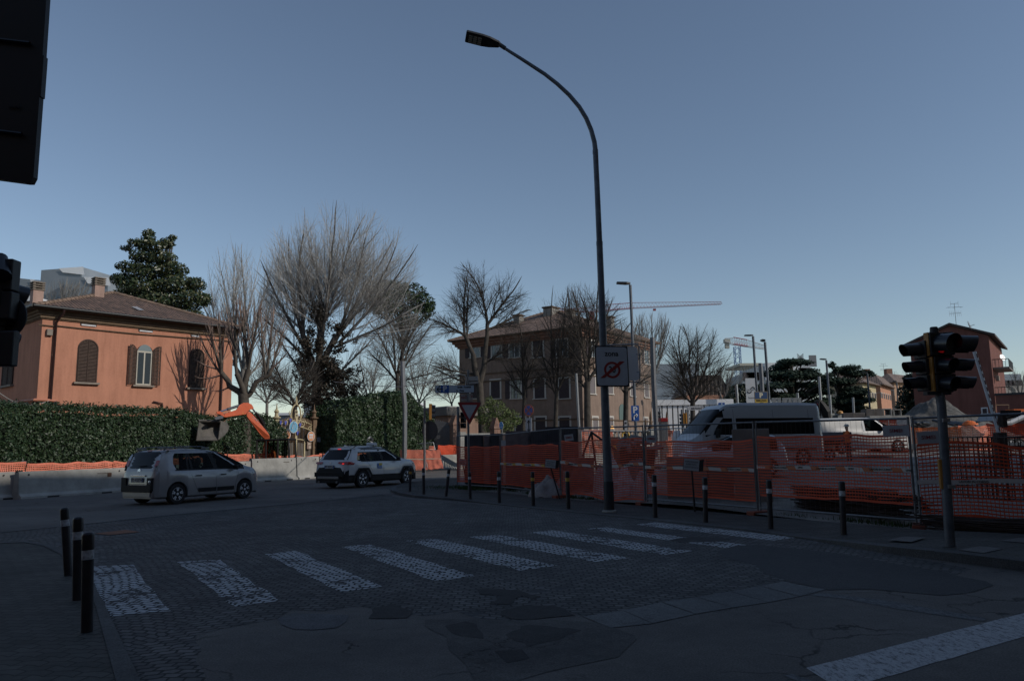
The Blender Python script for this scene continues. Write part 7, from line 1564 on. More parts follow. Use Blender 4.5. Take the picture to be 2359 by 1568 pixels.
stand={'pelvis':((0,0,.96),(.15,.11)),'belly':((0,0,1.1),(.14,.10)),'chest':((.01,0,1.32),(.16,.11)),'neck':((.01,0,1.49),.055),'chin':((.03,0,1.57),.065),'head':((.03,0,1.66),(.085,.095)),'crown':((.02,0,1.74),.06),'shL':((0,.19,1.42),.06),'shR':((0,-.19,1.42),.06),'elL':((.05,.25,1.14),.045),'elR':((.02,-.25,1.14),.045),'wrL':((.26,.20,1.10),.032),'wrR':((.12,-.25,.90),.032),'paL':((.33,.18,1.12),.03),'paR':((.15,-.25,.82),.03),'hiL':((0,.10,.90),.095),'hiR':((0,-.10,.90),.095),'knL':((.04,.12,.50),.065),'knR':((-.02,-.12,.50),.065),'anL':((0,.12,.08),.045),'anR':((-.05,-.13,.08),.045),'toL':((.16,.13,.04),.04),'toR':((.10,-.15,.04),.04)}
def dress(b,rules):
 me=b.data
 for p in me.polygons:
  c=p.center;p.material_index=rules(c)
wz=P(*zX(693,282),36.5);wl_=Vector((P(*zX(700,400),36.5).x,36.5,wz.z-1.78))
wk,wb=person('worker in an orange vest and pale cap standing beside the white work van',wl_,R(200),stand,[M_navy,M_hiviz,M_skin,M_hair],None)
dress(wb,lambda c:2 if(c.z>1.50 and not c.z>1.70)or(abs(c.y)>.17 and c.z<1.2 and c.z>.75 and(c.x>.22 or c.z<.90))else(3 if c.z>1.70 else(1 if c.z>.92 and abs(c.y)<.2 else 0)))
mb=MB();mb.lathe([(.11,1.70),(.115,1.74),(.09,1.80),(0,1.83)],(.02,0,0),16);mb.box((.12,0,1.715),(.12,.15,.015));mb.build('cap',M_helmet,wk,True)
mb=MB();mb.box((.085,0,1.66),(.03,.10,.02));mb.build('glasses',M_black,wk)
sit={k:v for k,v in stand.items()};sit.update({'pelvis':((0,0,.55),(.16,.12)),'belly':((.03,0,.70),(.15,.11)),'chest':((.10,0,.92),(.17,.12)),'neck':((.16,0,1.08),.055),'chin':((.20,0,1.14),.065),'head':((.21,0,1.22),(.085,.095)),'crown':((.20,0,1.30),.06),'shL':((.08,.2,1.0),.06),'shR':((.08,-.2,1.0),.06),'elL':((.20,.26,.76),.05),'elR':((.2,-.26,.76),.05),'wrL':((.42,.2,.74),.033),'wrR':((.42,-.2,.74),.033),'paL':((.49,.18,.75),.03),'paR':((.49,-.18,.75),.03),'hiL':((.05,.11,.52),.10),'hiR':((.05,-.11,.52),.10),'knL':((.48,.14,.56),.07),'knR':((.48,-.14,.56),.07),'anL':((.52,.14,.14),.045),'anR':((.52,-.14,.14),.045),'toL':((.66,.14,.10),.04),'toR':((.66,-.14,.10),.04)})
oc=P(*zQ(1760,1270),EY-.3);op,ob=person('excavator driver in an orange hi-vis jacket seated in the cab',Vector((oc.x-.1,EY-.35,oc.z-.95)),R(185),sit,[M_navy,M_hiviz,M_skin,M_hair],None)
dress(ob,lambda c:2 if(1.09<c.z<1.24 or c.x>.42 and c.z>.68)else(3 if c.z>=1.24 else(1 if c.z>.62 else 0)))
# ---- ornate park gate
GY=46.0;gd=Vector((.66,.75,0)).normalized();g0=P(*zR(250,900),GY);g0.z=0;k1=P(zR(1285,900)[0],900,1).x;t1=(k1*g0.y-g0.x)/(gd.x-k1*gd.y);GW=t1
og=thing('ornate_gate','cream and brown ornate iron gate with an arched top and a letter B crest','gate',g0,math.atan2(gd.y,gd.x));M_gc=mat('gate_cream',(.50,.42,.25),.6,0,.2,6);M_gb=mat('gate_brown',(.20,.13,.075),.7,0,.3,6);M_sheet=mat('gate_sheet',(.20,.20,.19),.7,0,.2,3)
def gon(x,y):
 r=ray(*zR(x,y));nn=Vector((-gd.y,gd.x,0));t=(g0-Vector((0,0,EYE))).dot(nn)/r.dot(nn);q=Vector((0,0,EYE))+r*t-g0;return q.dot(gd),q.z
cxg,apex=gon(785,540);
for xx,mm,ztp in((0.0,M_gc,gon(262,480)[1]),(GW,M_gb,gon(1285,490)[1])):
 mb=MB();mb.bb(xx-.13,xx+.13,-.13,.13,0,ztp-.1);mb.lathe([(.10,ztp-.1),(.26,ztp),(.26,ztp+.06),(.12,ztp+.1),(.10,ztp+.3),(.16,ztp+.4),(.05,ztp+.55),(.02,ztp+.85),(0,ztp+.9)],(xx,0,0),12);mb.build('gate_post',mm,og)
mb=MB()
def arcz(x,base,rise):u=(x-cxg)/(GW/2);return base+rise*(1-u*u)if abs(u)<1.3 else base
za,zb1=gon(300,700)[1],gon(785,540)[1];dzz=zb1-za
for off in(0,-.38,-1.15):
 mb.tube([(x,0,arcz(x,za+off,dzz))for x in[GW*i/24 for i in range(25)]],.035,5)
mb.bb(cxg-.07,cxg+.07,-.07,.07,0,zb1+.25);x2=gon(1015,900)[0];mb.bb(x2-.05,x2+.05,-.04,.04,0,arcz(x2,za,dzz)-1.0);mb.build('frame',M_gc,og,True)
mb=MB();n_=26
for i in range(1,n_):
 x=GW*i/n_;zt_2=arcz(x,za,dzz);mb.tube([(x,0,0),(x,0,zt_2-.02)],.018,4,False);mb.tube([(x,0,zt_2),(x,0,zt_2+.12),(x,0,zt_2+.28)],[.02,.045,.004],5,False)
 mb.tube([(x+.07*math.cos(a),0,zt_2-.19+.12*math.sin(a))for a in[k*math.pi/4 for k in range(9)]],.014,4,False)
mb.build('bars',M_gb,og)['kind']='stuff'
mb=MB();x0,x1=GW*.06,cxg-.08;
for a0,a1 in((x0,x1),(cxg+.08,GW*.95)):mb.grid(lambda u,v:(a0+(a1-a0)*u,.03,v*(arcz(a0+(a1-a0)*u,za,dzz)-1.35)),10,1)
mb.build('sheet_panel',M_sheet,og)
# crest: oval ring, scrolls, letter
cr0,crz=gon(785,385);ow_=.33;oh=.62*1.0;mb=MB();mb.tube([(cr0+ow_*math.cos(a),0,crz+oh*math.sin(a))for a in[k*math.pi/12 for k in range(25)]],.045,6)
mb.tube([(cr0,0,crz+oh),(cr0,0,crz+oh+.3),(cr0,0,crz+oh+.55)],[.09,.06,.005],6)
for s in(1,-1):
 mb.tube([(cr0+s*(.55+.30*(1-k/22)*math.cos(k*.6)-.1),0,crz-.55+.30*(1-k/22)*math.sin(k*.6))for k in range(22)],.035,5);mb.tube([(cr0+s*(1.05+.2*(1-k/18)*math.cos(k*.6)),0,crz-.85+.16*(1-k/18)*math.sin(k*.6))for k in range(18)],.03,5);mb.tube([(cr0+s*.3,0,crz-.3),(cr0+s*.5,0,crz+.1),(cr0+s*.42,0,crz+.2)],.03,5)
cs_=mb.build('crest',M_gc,og,True);text('B',frame((cr0,-.03,crz),(1,0,0),(0,0,1)),.75,M_gc,cs_,sx=.7,ex=.03)
def disc(x,y,rx_,ry_,m,lab,fig,dy=-.25):
 u,z=gon(x,y);u2,_=gon(x+rx_,y);_,z2=gon(x,y-ry_);a,b=abs(u2-u),abs(z2-z);c=g0+gd*u+Vector((gd.y,-gd.x,0))*.25;c.z=z
 t=thing('round_sign',lab,'sign',c,math.atan2(gd.y,gd.x),'round park signs on the gate');mb=MB();mb.prism(circ(a,32,ry=b),(0,.0,0),(1,0,0),(0,0,1),.03);mb.build('rim',M_white,t);mb=MB();mb.prism(circ(a*.9,32,ry=b*.91),(0,-.032,0),(1,0,0),(0,0,1),.004);mb.build('face',m,t)
 if fig:
  ln=[[(-.55,-.15),(-.35,.35),(-.1,.78),(.12,.82),(.3,.5),(.36,.1),(.45,-.25),(.78,-.38)],[(-.45,-.3),(-.2,.3),(.0,.62),(.1,.45)],[(-.1,-.62),(0,-.1),(.12,.35)],[(-.15,-.62),(-.35,-.72)],[(-.55,-.15),(-.5,-.42),(-.25,-.1)]]
  mb=MB()
  for l_ in ln:mb.tube([(x_*a*.9,-.04,y_*b*.9)for x_,y_ in l_],.028*a/.6,4)
  mb.build('bird_outline',M_white,t,True)
 else:
  for j,(s_,k)in enumerate((('Giardini',.16),('Margherita',.20),('ingresso',.12),('orario',.10))):
   mb=MB();mb.bb(-a*.55,a*.55,-.042,-.038,b*(.42-.28*j)-.02,b*(.42-.28*j)+.03 if j!=1 else b*(.42-.28*j)+.08);mb.build('text_line',M_white,t)
 return t
disc(655,722,115,160,mat('sign_sky_blue',(.12,.38,.55),.5),'round light blue sign with a white heron outline on the gate',True);disc(460,935,115,115*1.15,mat('sign_ochre',(.50,.20,.08),.5),'round ochre sign with a white heron outline low on the gate',True);disc(1120,968,98,132,mat('sign_orange',(.62,.25,.09),.5),'round orange sign with lines of text at the right of the gate',False)
def smallon(x0,x1,y0,y1,m,nme,lab,cat,extra=None):
 u0,z1=gon(x0,y0);u1,z0=gon(x1,y1);c=g0+gd*(u0+u1)/2+Vector((gd.y,-gd.x,0))*.18;t=thing(nme,lab,cat,(c.x,c.y,(z0+z1)/2),math.atan2(gd.y,gd.x));mb=MB();w,h=abs(u1-u0),z1-z0;mb.bb(-w/2,w/2,0,.04,-h/2,h/2);mb.build('board',m,t);return t,w,h
t_,w_,h_=smallon(1042,1145,1110,1300,mat('poster_brown',(.28,.20,.16),.6),'poster','brownish poster under the orange round sign','poster');mb=MB();mb.bb(-w_*.35,w_*.3,-.01,0,h_*.1,h_*.3);mb.bb(-w_*.1,w_*.4,-.01,0,-h_*.45,-h_*.1);mb.build('print',mat('poster_pale',(.5,.42,.34),.6),t_)
t_,w_,h_=smallon(1310,1392,990,1120,mat('box_grey',(.24,.25,.27),.5),'letter_box','grey box on the right gate post','box')
fl_=random.Random(2)
for i,(x,y)in enumerate([(345,605),(480,605),(610,540),(868,660),(800,875)]):
 u,z=gon(x,y);c=g0+gd*u+Vector((gd.y,-gd.x,0))*.12;mb=MB();s_=.125;mb.grid(lambda a,b:(c.x+gd.x*(a-.5)*s_*1.6*(1-b*.8),c.y+gd.y*(a-.5)*s_*1.6*(1-b*.8)-.05*math.sin(a*6),z-b*s_*1.9+.1),5,4);
 tag(mb.build('pennant',mat('pennant_blue',(.09,.11,.42),.7)),['blue pennant tied nearest the left gate post','blue pennant second from the left gate post','small blue pennant above the light blue round sign','long blue pennant right of the gate centre bar','low blue pennant at the gate centre bar'][i],'pennant','blue pennants on the gate')
 # protest banner with letters behind the taxi
def banner(pts,lab,Y,letters):
 a=P(*zD(*pts[0]),Y);t=thing('banner',lab,'banner',a,0,'strips of white lettered banner');mb=MB();n_=len(pts)//2;L=[P(*zD(*p),Y+.05*i)for i,p in enumerate(pts)]
 top=L[:n_];bot=L[n_:];mb.add(top+bot,[(i,i+1,n_+i+1,n_+i)for i in range(n_-1)]);mb.build('cloth',M_white,t,world=True)
 for s_,x,y,sz,rot in letters:c=P(*zD(x,y),Y-.06);text(s_,tmat(t).inverted()@frame(c,(math.cos(rot),0,math.sin(rot)),(-math.sin(rot),0,math.cos(rot))),sz,M_signblk,t)
zu=lambda x,y:((1150+x/5.242-700)*2.359,(1620+y/5.242-1380)*2.359)
banner([zu(612,80),zu(697,108),zu(590,195),zu(680,230)],'white banner strip with the letter G above the taxi roof',49,[('G',*zu(645,150),.55,-.25)])
banner([zu(750,162),zu(840,205),zu(1100,210),zu(1250,75),zu(1320,135),zu(718,235),zu(815,262),zu(1130,262),zu(1285,232),zu(1300,200)],'sagging white banner with letters D and OL above the taxi roof',49.2,[('D',*zu(760,210),.42,-.2),('O',*zu(1225,172),.42,.5),('L',*zu(1285,150),.45,.5)])
# ---- stacks behind the near fence
M_wrap=mat('black_stretch_film',(.030,.034,.045),.28,0,.35,4,.35,5,spec=.7);M_wrapw=mat('pink_grey_film',(.16,.125,.125),.35,0,.35,4,.4,5)
M_pal=mat('pallet_wood',(.16,.10,.06),.9,0,.3,4)
def pallet(px0,px1,pyt,Y,dep,m,lab,zb=.14,n=5,rz=-.18):
 a=P(px0,pyt,Y);b=P(px1,pyt,Y);w=b.x-a.x;zt=(a.z+b.z)/2;g=gz((a.x+b.x)/2,Y);t=thing('wrapped_pallet',lab,'pallet',((a.x+b.x)/2,Y,g),rz,'wrapped pallets behind the fence')
 mb=MB();hs=zt-g-zb
 def sh(u,v):
  z=zb+v*hs;bul=1+.015*math.sin(v*3.14)+noise.noise(Vector((u*3,v*6,px0)))*.02;k=u*4;i=int(k)%4;f=k-int(k);c=[(-w/2,0),(w/2,0),(w/2,dep),(-w/2,dep),(-w/2,0)];x=c[i][0]+(c[i+1][0]-c[i][0])*f if u<1 else c[0][0];y=c[i][1]+(c[i+1][1]-c[i][1])*f if u<1 else c[0][1];return(x*bul,y*bul+noise.noise(Vector((u*9,v*9,px0)))*.02,z)
 mb.grid(sh,32,14);k=len(mb.v);mb.add([(-w/2,0,zt-g),(w/2,0,zt-g),(w/2,dep,zt-g+.02),(-w/2,dep,zt-g+.02)],[(0,1,2,3)]);mb.build('wrapped_load',m,t,'all')
 mb=MB()
 for i in range(3):mb.bb(-w/2+i*(w-.1)/2,-w/2+.1+i*(w-.1)/2,0,dep,0,.09)
 for i in range(6):mb.bb(-w/2,w/2,i*(dep-.1)/5,.1+i*(dep-.1)/5,.092,.125)
 mb.build('pallet_base',M_pal,t);return t
pallet(1069,1112,1001,29.6,1.1,M_wrap,'black wrapped pallet behind the left fence corner');pallet(1114,1128,1004,29.2,1.0,M_wrapw,'narrow pinkish grey wrapped stack between two black ones');pallet(1129,1156,998,28.9,1.1,M_wrap,'black wrapped pallet left of the second fence post')
pallet(1163,1220,992,27.6,1.0,M_wrapw,'pinkish grey wrapped pallet right of the second fence post');pallet(1221,1293,992,26.8,1.2,M_wrap,'wide black wrapped pallet in the middle of the stack row')
pallet(1255,1330,982,25.2,1.2,M_wrap,'tall black wrapped stack at the right end with a faded plate',zb=1.1);
for i,(x0,x1,y0,y1)in enumerate(((1297,1330,1036,1060),(1300,1328,1068,1085))):
 a,b=P(x0,y0,25.2),P(x1,y1,25.2);mb=MB();mb.bb(a.x,b.x,25.2,26.2,b.z,a.z);tag(mb.build('plastic_crate',mat('crate_grey',(.07,.085,.09),.4),bevel=.02),['grey crate directly under the tall black wrapped stack','lower grey crate under the tall black wrapped stack'][i],'crate')
rg=random.Random(21)
def heap(name,label,c,r,h,m,cat,seed,n=26,ell=(1,1),conical=False,rough=.18,sc=2.2):
 t=MB();
 def f(u,v):
  a=u*2*math.pi;q=v;rad=r*q;p=Vector((math.cos(a)*rad*ell[0],math.sin(a)*rad*ell[1],0));z=h*(1-q)if conical else h*math.cos(q*math.pi/2)**.7
  z+=noise.noise(Vector((p.x*sc+seed,p.y*sc,0)))*rough*h*(1-q*.6)+noise.noise(Vector((p.x*sc*4+seed,p.y*sc*4,3)))*rough*.3*h*(1-q*.5);return(c[0]+p.x,c[1]+p.y,c[2]+max(-.05,z))
 t.grid(f,n*2,n);o=t.build(name,m,None,'all' if not conical else 'all');tag(o,label,cat);return o
M_bag=mat('crumpled_bag',(.22,.19,.18),.6,0,.3,5,.6,12)
g=G(*zF(1235,1100));heap('cement_bag','crumpled grey bag on the ground behind the leaning notice',(g.x,g.y+.4,.02),.75,.55,M_bag,'bag',1,rough=.5,sc=4)
# pink patterned sheet and white clutter behind the lamp net
g=P(1335,1100,23.3);mb=MB();mb.grid(lambda u,v:(g.x+(u-.5)*.8+.25*v*(u-.2)*.3,23.3+noise.noise(Vector((u*4,v*4,2)))*.12,.15+v*1.05),8,12);tag(mb.build('plastic_sheet',mat('pink_sheet',(.26,.16,.16),.6,0,.4,8),None,True),'pinkish plastic sheet hanging by the street lamp','sheet')
cl=[(1400,1060,22.5,.5,(.45,.46,.48)),(1440,1085,22.2,.42,(.5,.5,.52)),(1415,1105,22.0,.5,(.42,.42,.44)),(1462,1060,22.4,.4,(.12,.13,.14)),(1478,1095,21.8,.38,(.4,.4,.42))]
for i,(x,y,Y,s_,c_)in enumerate(cl):
 q=P(x,y,Y);heap('rubble_bag',['white rubble bag behind the net just left of the lamp','white rubble bag right behind the street lamp','white rubble bag low behind the lamp net','dark bag on top of the rubble bags','grey rubble bag nearest the fence joint right of the lamp'][i],(q.x,Y,0),s_,max(.25,q.z),mat('bag_%d'%i,c_,.6,0,.4,6,.6,10),'bag',5+i,rough=.5,sc=4)
 # pile of bags on a dark trailer right of the lamp
tb=thing('loaded_skip','dark skip heaped with grey bundles right of the street lamp','skip',(P(1460,1030,23.5).x,23.5,0));a,b=P(1432,1037,23.5),P(1500,1052,23.5);mb=MB();mb.prism([(a.x,.5),(b.x,.5),(b.x+.1,a.z),(a.x-.12,a.z)],(0,24.7,0),(1,0,0),(0,0,1),1.4);mb.build('tub',M_black,tb,world=True)
ld=MB();hr=random.Random(4)
for k in range(30):q=Vector((hr.uniform(a.x,b.x),hr.uniform(23.4,24.6),a.z+hr.uniform(.0,.32)));ld.tube([q,q+Vector((hr.uniform(-.5,.5),hr.uniform(-.3,.3),hr.uniform(-.05,.1)))],hr.uniform(.05,.12),6)
ld.build('bundles',mat('bundle_grey',(.22,.22,.22),.7,0,.4,5),tb,True,world=True)['kind']='stuff'
# tripod
tq=thing('steel_tripod','dark folding steel tripod above the net left of the street lamp','tripod',(P(1338,1000,24).x,24,0));mb=MB();ap2=P(*zF(1575,520),24)
for(x,y,dy)in((1545,600,0),(1700,610,0),(1600,700,1)):e=P(*zF(x,y),24+dy);mb.tube([ap2,e,e+(e-ap2)*1.6],.035,5)
mb.build('legs',M_dark,tq,True,world=True)
# concrete blocks
def cblock(px0,px1,pyt,pyb,Y,dep,lab,m=M_concd,rz=-.25,hollow=False,z0=None,group='precast concrete blocks behind the net',name='concrete_block'):
 a,b=P(px0,pyt,Y),P(px1,pyt,Y);zt=(a.z+b.z)/2;zb=P((px0+px1)/2,pyb,Y).z if z0 is None else z0;w=b.x-a.x;t=MB();c=((a.x+b.x)/2,Y+dep/2,(zt+zb)/2);h=zt-zb
 if not hollow:t.box(c,(w,dep,h),rz)
 else:
  k=w*.13;M3=Matrix.Rotation(rz,3,'Z')
  for off,sz in(((-w/2+k/2,0,0),(k,dep,h)),((w/2-k/2,0,0),(k,dep,h)),((0,0,h/2-k/2),(w-2*k,dep,k)),((0,0,-h/2+k/2),(w-2*k,dep,k))):t.box(Vector(c)+M3@Vector(off),sz,rz)
 o=t.build(name,m,None,bevel=.02);tag(o,lab,'concrete block' if not hollow else 'culvert',group);return o
M_mh=mat('manhole_concrete',(.20,.175,.155),.92,0,.3,1.5,.3,14)
cblock(zH(884,0)[0],zH(1200,0)[0],zH(0,252)[1],1190,19.2,1.25,'tall grey square concrete chamber standing above the net',M_mh,rz=-.30,z0=.02)
for i,(x0,x1,yt,yb)in enumerate([(290,640,505,742),(300,655,745,985),(660,880,505,742),(665,885,748,985),(1100,1370,860,1010)]):
 cblock(zH(x0,0)[0],zH(x1,0)[0],zH(0,yt)[1],zH(0,yb)[1],20.4-(.4 if i>3 else 0),1.2,['upper left pale concrete block behind the parking notice','lower left pale concrete block behind the parking notice','upper middle concrete block left of the tall chamber','lower middle concrete block left of the tall chamber','dark low concrete block right of the tall chamber'][i],M_mh if i<4 else M_concd,rz=-.28)
 # rebar bundles and cages
def rods(name,label,c0,c1,n,spread,m=M_rust,r=.009,seed=0,cat='steel rods',zr=(.0,.3)):
 q=random.Random(seed);t=MB();c0=Vector(c0);c1=Vector(c1)
 for _ in range(n):
  o0=Vector((q.uniform(-spread,spread)*.3,q.uniform(-spread,spread),q.uniform(*zr)));o1=o0+Vector((q.uniform(-.25,.25),q.uniform(-.12,.12),q.uniform(-.06,.08)));mid=(c0+c1)/2+(o0+o1)/2+Vector((0,0,-.02));t.tube([c0+o0,mid,c1+o1],r,4,False)
 o=t.build(name,m,None,True);tag(o,label,cat);return o
ra,rb=G(1845,1185),G(2098,1210);ra+=Vector((.35,.8,.05));rb+=Vector((.1,.9,.05))
rods('steel_rods','thick bundle of long rusty steel rods lying behind the right fence panel',ra,rb,170,.55,seed=1,zr=(.02,.52))
rods('steel_rods','spiky dark steel rod ends in front of the fence joint by the traffic light',P(1990,1165,15.2),P(2110,1175,14.4),46,.6,seed=2,zr=(-.1,.25));rods('steel_rods','dark steel rods lying low behind the traffic light pole',P(2140,1215,13.4),P(2420,1235,12.4),60,.5,seed=3,zr=(.0,.22))
def cage(name,label,o,ex,ey,ez,nx,nz,r=.012):
 t=MB();o=Vector(o);ex=Vector(ex);ey=Vector(ey);ez=Vector(ez)
 for s in(0,1):
  for i in range(nx+1):t.tube([o+ex*i/nx+ey*s,o+ex*i/nx+ey*s+ez],r,4,False)
  for j in range(nz+1):t.tube([o+ez*j/nz+ey*s,o+ez*j/nz+ey*s+ex],r,4,False)
 for i in range(0,nx+1,2):t.tube([o+ex*i/nx+ez,o+ex*i/nx+ez+ey],r,4,False)
 return tag(t.build(name,M_rust),label,'steel cage')
ca=P(*zX(1735,400),17.5);cb_=P(*zX(2420,392),16.5);cage('steel_cage','dark reinforcing steel cage standing right of the traffic light',(ca.x,ca.y,ca.z-1.35),(cb_-ca),(.2,1.1,0),(0,0,1.35),14,6)
cb2=P(*zX(2300,400),15.0);cage('steel_cage','second steel cage at the right edge, nearer and darker',(cb2.x,15,.35),(1.8,-.6,0),(.1,1,0),(0,0,cb2.z-.35),9,7)
# ---- white sacks etc. beyond: far nets, kerb and pipes (sunlit side of the yard)
def fnet(p0,p1,Y0,Y1,h,lab,seed,m=M_orange,pitch=.10):
 a,b=P(*p0,Y0),P(*p1,Y1);zt=(a.z+b.z)/2;a0=Vector((a.x,a.y,0));b0=Vector((b.x,b.y,0));netting('safety_net',a0,b0,zt-h,zt,m,lab,'sunlit orange nets across the yard',pitch,pitch,sag=.06,wob=.15,hw=.058,vw=.04,seed=seed,rag=.12)
fnet(zX(720,232),zX(1280,222),52,50,1.0,'upper sunlit orange net behind the white work van',60);fnet(zX(870,315),zX(1290,310),46,45,1.35,'lower bright orange net with plates, right of the van bonnet',61)
fnet(zX(1290,300),zX(1760,318),47,46,1.5,'sunlit orange net left and right of the traffic light pole',62,mat('deep_orange_net',(.70,.16,.04),.5));fnet(zX(1740,318),zX(2040,275),46,47,1.4,'crumpled reddish net right of the traffic light',63,M_orange2);fnet(zX(2000,280),zX(2420,268),47,46,1.4,'bright orange net at the right edge below the red wall',64)
fnet(zF(1465,505),zF(1760,512),44,44,1.2,'sunlit orange net left of the yellow loader',65,M_orange2);fnet(zF(1745,575),zF(1905,580),38,38,.9,'sunlit orange net in front of the yellow loader',66,M_orange2);fnet(zF(2235,520),zF(2359,480),42,42,1.6,'sunlit orange net left of the minibus nose',67,M_orange2)
fnet(zZ(480,478),zZ(680,470),46,46,1.3,'sunlit orange net behind the minibus windscreen',68,M_orange2)
kb=MB();a=P(*zX(1290,470),44);b=P(*zX(2420,500),42);kb.box(((a.x+b.x)/2,43,a.z-.1),((b.x-a.x)+4,.5,.32),math.atan2(b.y-a.y,b.x-a.x));tag(kb.build('kerb_stones',M_conc),'long pale kerb at the far side of the sunlit road','kerb',None,'structure')
# far fence frame with plates
ff=thing('fence_panel','sunlit steel fence panel beyond the work van with two small plates','fence panel',(P(*zX(1282,230),44).x,44,0));mb=MB();a,b=P(*zX(720,232),49),P(*zX(1282,215),44);mb.tube([a,b,Vector((b.x,b.y,gz(b.x,44)))],.03,6)
for i in range(1,6):q=a.lerp(b,i/6);mb.tube([q,Vector((q.x,q.y,.9))],.02,5)
mb.build('frame',M_galv,ff,True,world=True);
for y in(244,263):mb=MB();q=P(*zX(1228,y),44.3);mb.box(q,(.75,.03,.22),-.3);mb.build('plate',M_plate,ff,world=True)
# concrete culverts and blocks on the right
clab=['hollow square concrete culvert at the right end of the row','hollow square concrete culvert second from the right end']
for i,(x0,x1,yt,yb,hol)in enumerate([(1150,1222,135,205,1),(1055,1130,128,200,1),(975,1048,130,205,0),(893,972,132,205,0),(780,878,168,222,0),(680,776,170,222,0)]):
 cblock(zX(x0,0)[0],zX(x1,0)[0],zX(0,yt)[1],zX(0,yb)[1],58,1.6,['rightmost hollow square concrete culvert','hollow square concrete culvert left of the rightmost one','solid fronted culvert right of the middle of the row','solid fronted culvert in the middle of the row','low rounded concrete block right of the site hut','low concrete block nearest the site hut'][i],M_conc if hol else M_concd,rz=-.2,hollow=bool(hol),group='concrete culverts on the far side',name='concrete_culvert' if i<4 else 'concrete_block')
mb=MB();a,b=P(*zX(890,212),57.5),P(*zX(1260,210),57.5);mb.box(((a.x+b.x)/2,58.3,a.z),(b.x-a.x,2.4,.2),-.02);mb.box(((a.x+b.x)/2,58.3,(a.z+.9)/2),(b.x-a.x,2.0,a.z-.9-.2));tag(mb.build('concrete_slab',M_conc),'long concrete slab carrying the culverts','slab')
# gravel heap, ribbed pipes
hp=P(*zI(770,1026),62);heap('gravel_heap','conical grey gravel heap behind the traffic light',(hp.x,62,.8),7.4,hp.z-.8,mat('gravel',(.115,.11,.10),.95,0,.5,2.5,.8,9),'gravel heap',3,n=46,conical=True,rough=.12,sc=.8)
pr_=random.Random(8);M_ppe=mat('black_pipe',(.022,.024,.028),.35,0,.2,8)
for i in range(9):
 x=1290+i*30 if i<5 else 1560+(i-5)*70;mb=MB();y0=285+pr_.uniform(-8,10)
 if i<5:pts=[P(*zX(x+60*math.cos(a),y0+14*math.sin(a)),53+math.sin(a))for a in[k*.52 for k in range(13)]]
 else:pts=[P(*zX(x-60,210+i*6),54),P(*zX(x+40,235+i*5),53),P(*zX(x+130,268+i*3),52.5),P(*zX(x+150,285),52.3)]
 mb.tube(pts,.10,7);tag(mb.build('plastic_pipe',M_ppe,None,True),['leftmost coil of black pipe at the foot of the gravel heap','second coil of black pipe from the left below the gravel heap','third coil of black pipe from the left below the gravel heap','fourth coil of black pipe, just left of the traffic light pole','coil of black pipe right behind the traffic light pole','uppermost straight black pipe right of the traffic light pole','second straight black pipe on the right flank of the heap','third straight black pipe on the right flank of the heap','rightmost black pipe ending by the orange bundle'][i],'pipe','black pipes by the gravel heap')
q=P(*zX(1850,250),52);heap('orange_bundle','crumpled orange bundle beside the gravel heap',(q.x,52,q.z-.25),.5,.3,M_hiviz,'bundle',12,rough=.4)
# boom gate arm
bm=thing('barrier_arm','raised red and white boom barrier leaning left in front of the gable wall','barrier arm',(P(*zI(1437,1380),30).x,30,.4));a,b=P(*zI(1187,570),30),P(*zI(1430,1375),30);e=(b-a);mb=MB();sx_=Vector((.07,0,.02));nb_=20
mb.tube([a,b],.072,6);mb.build('arm',M_white,bm,world=True);mb=MB()
for i in range(12):p0=a+e*((i+.35)/12.2);p1=a+e*((i+.95)/12.2);mb.box((p0+p1)/2+Vector((.01,-.075,0)),(.04,.01,(p1-p0).length*.98),M=(Matrix.Rotation(-math.atan2(e.x,-e.z)if False else math.atan2(-e.x,-e.z)*1.0,3,'Y')))
mb.build('stripes',mat('stripe_red_brown',(.16,.06,.05),.6),bm,world=True);mb=MB();q=P(*zI(1440,1400),30);mb.box(q-Vector((0,0,.6)),(.35,.35,1.5));mb.box(q+Vector((.15,0,.6)),(.2,.3,.5));mb.build('housing',M_rust,bm,world=True,bevel=.02)
# site machine at right edge and dark excavator beyond the van
sm_=thing('site_truck','small white site truck below the red wall at the right edge','truck',(P(*zX(2240,200),44).x,44,.9));a,b=P(*zX(2095,168),44),P(*zX(2420,175),44);zb3=P(2200,968,44).z
mb=MB();mb.prism([(a.x,zb3),(b.x,zb3),(b.x,a.z-.1),(a.x+3.0,a.z+.05),(a.x+.3,a.z),(a.x,a.z-.5)],(0,46,0),(1,0,0),(0,0,1),1.9);mb.build('cab',M_galv,sm_,world=True,bevel=.05);mb=MB();mb.bb(a.x+.3,a.x+1.5,44.05,44.08,zb3+.55,a.z-.25);mb.bb(a.x+1.7,a.x+2.7,44.05,44.08,zb3+.55,a.z-.25);mb.build('windows',M_blackglass,sm_,world=True)
mb=MB();mb.tube([P(*zX(2130,270),43.5),P(*zX(2230,265),43.5),P(*zX(2359,205),43.5),P(*zX(2400,200),43.5)],.14,6);mb.build('white_arm',M_white,sm_,True,world=True);mb=MB();mb.bb(a.x+1.2,a.x+2.2,44.2,45,a.z+.05,a.z+.2);mb.build('orange_beacon_bar',M_hiviz,sm_,world=True)
for x in(a.x+.7,b.x-.8):w_o=wheel(sm_,x-sm_.location.x,.1,.35,-1,5)
dx=thing('dark_excavator','dark folded excavator arm with hoses rising beyond the minibus','excavator',(P(*zY(1500,1000),48).x,48,.9));mb=MB();
def ys(x,y,d=0):return P(*zY(x,y),48+d)
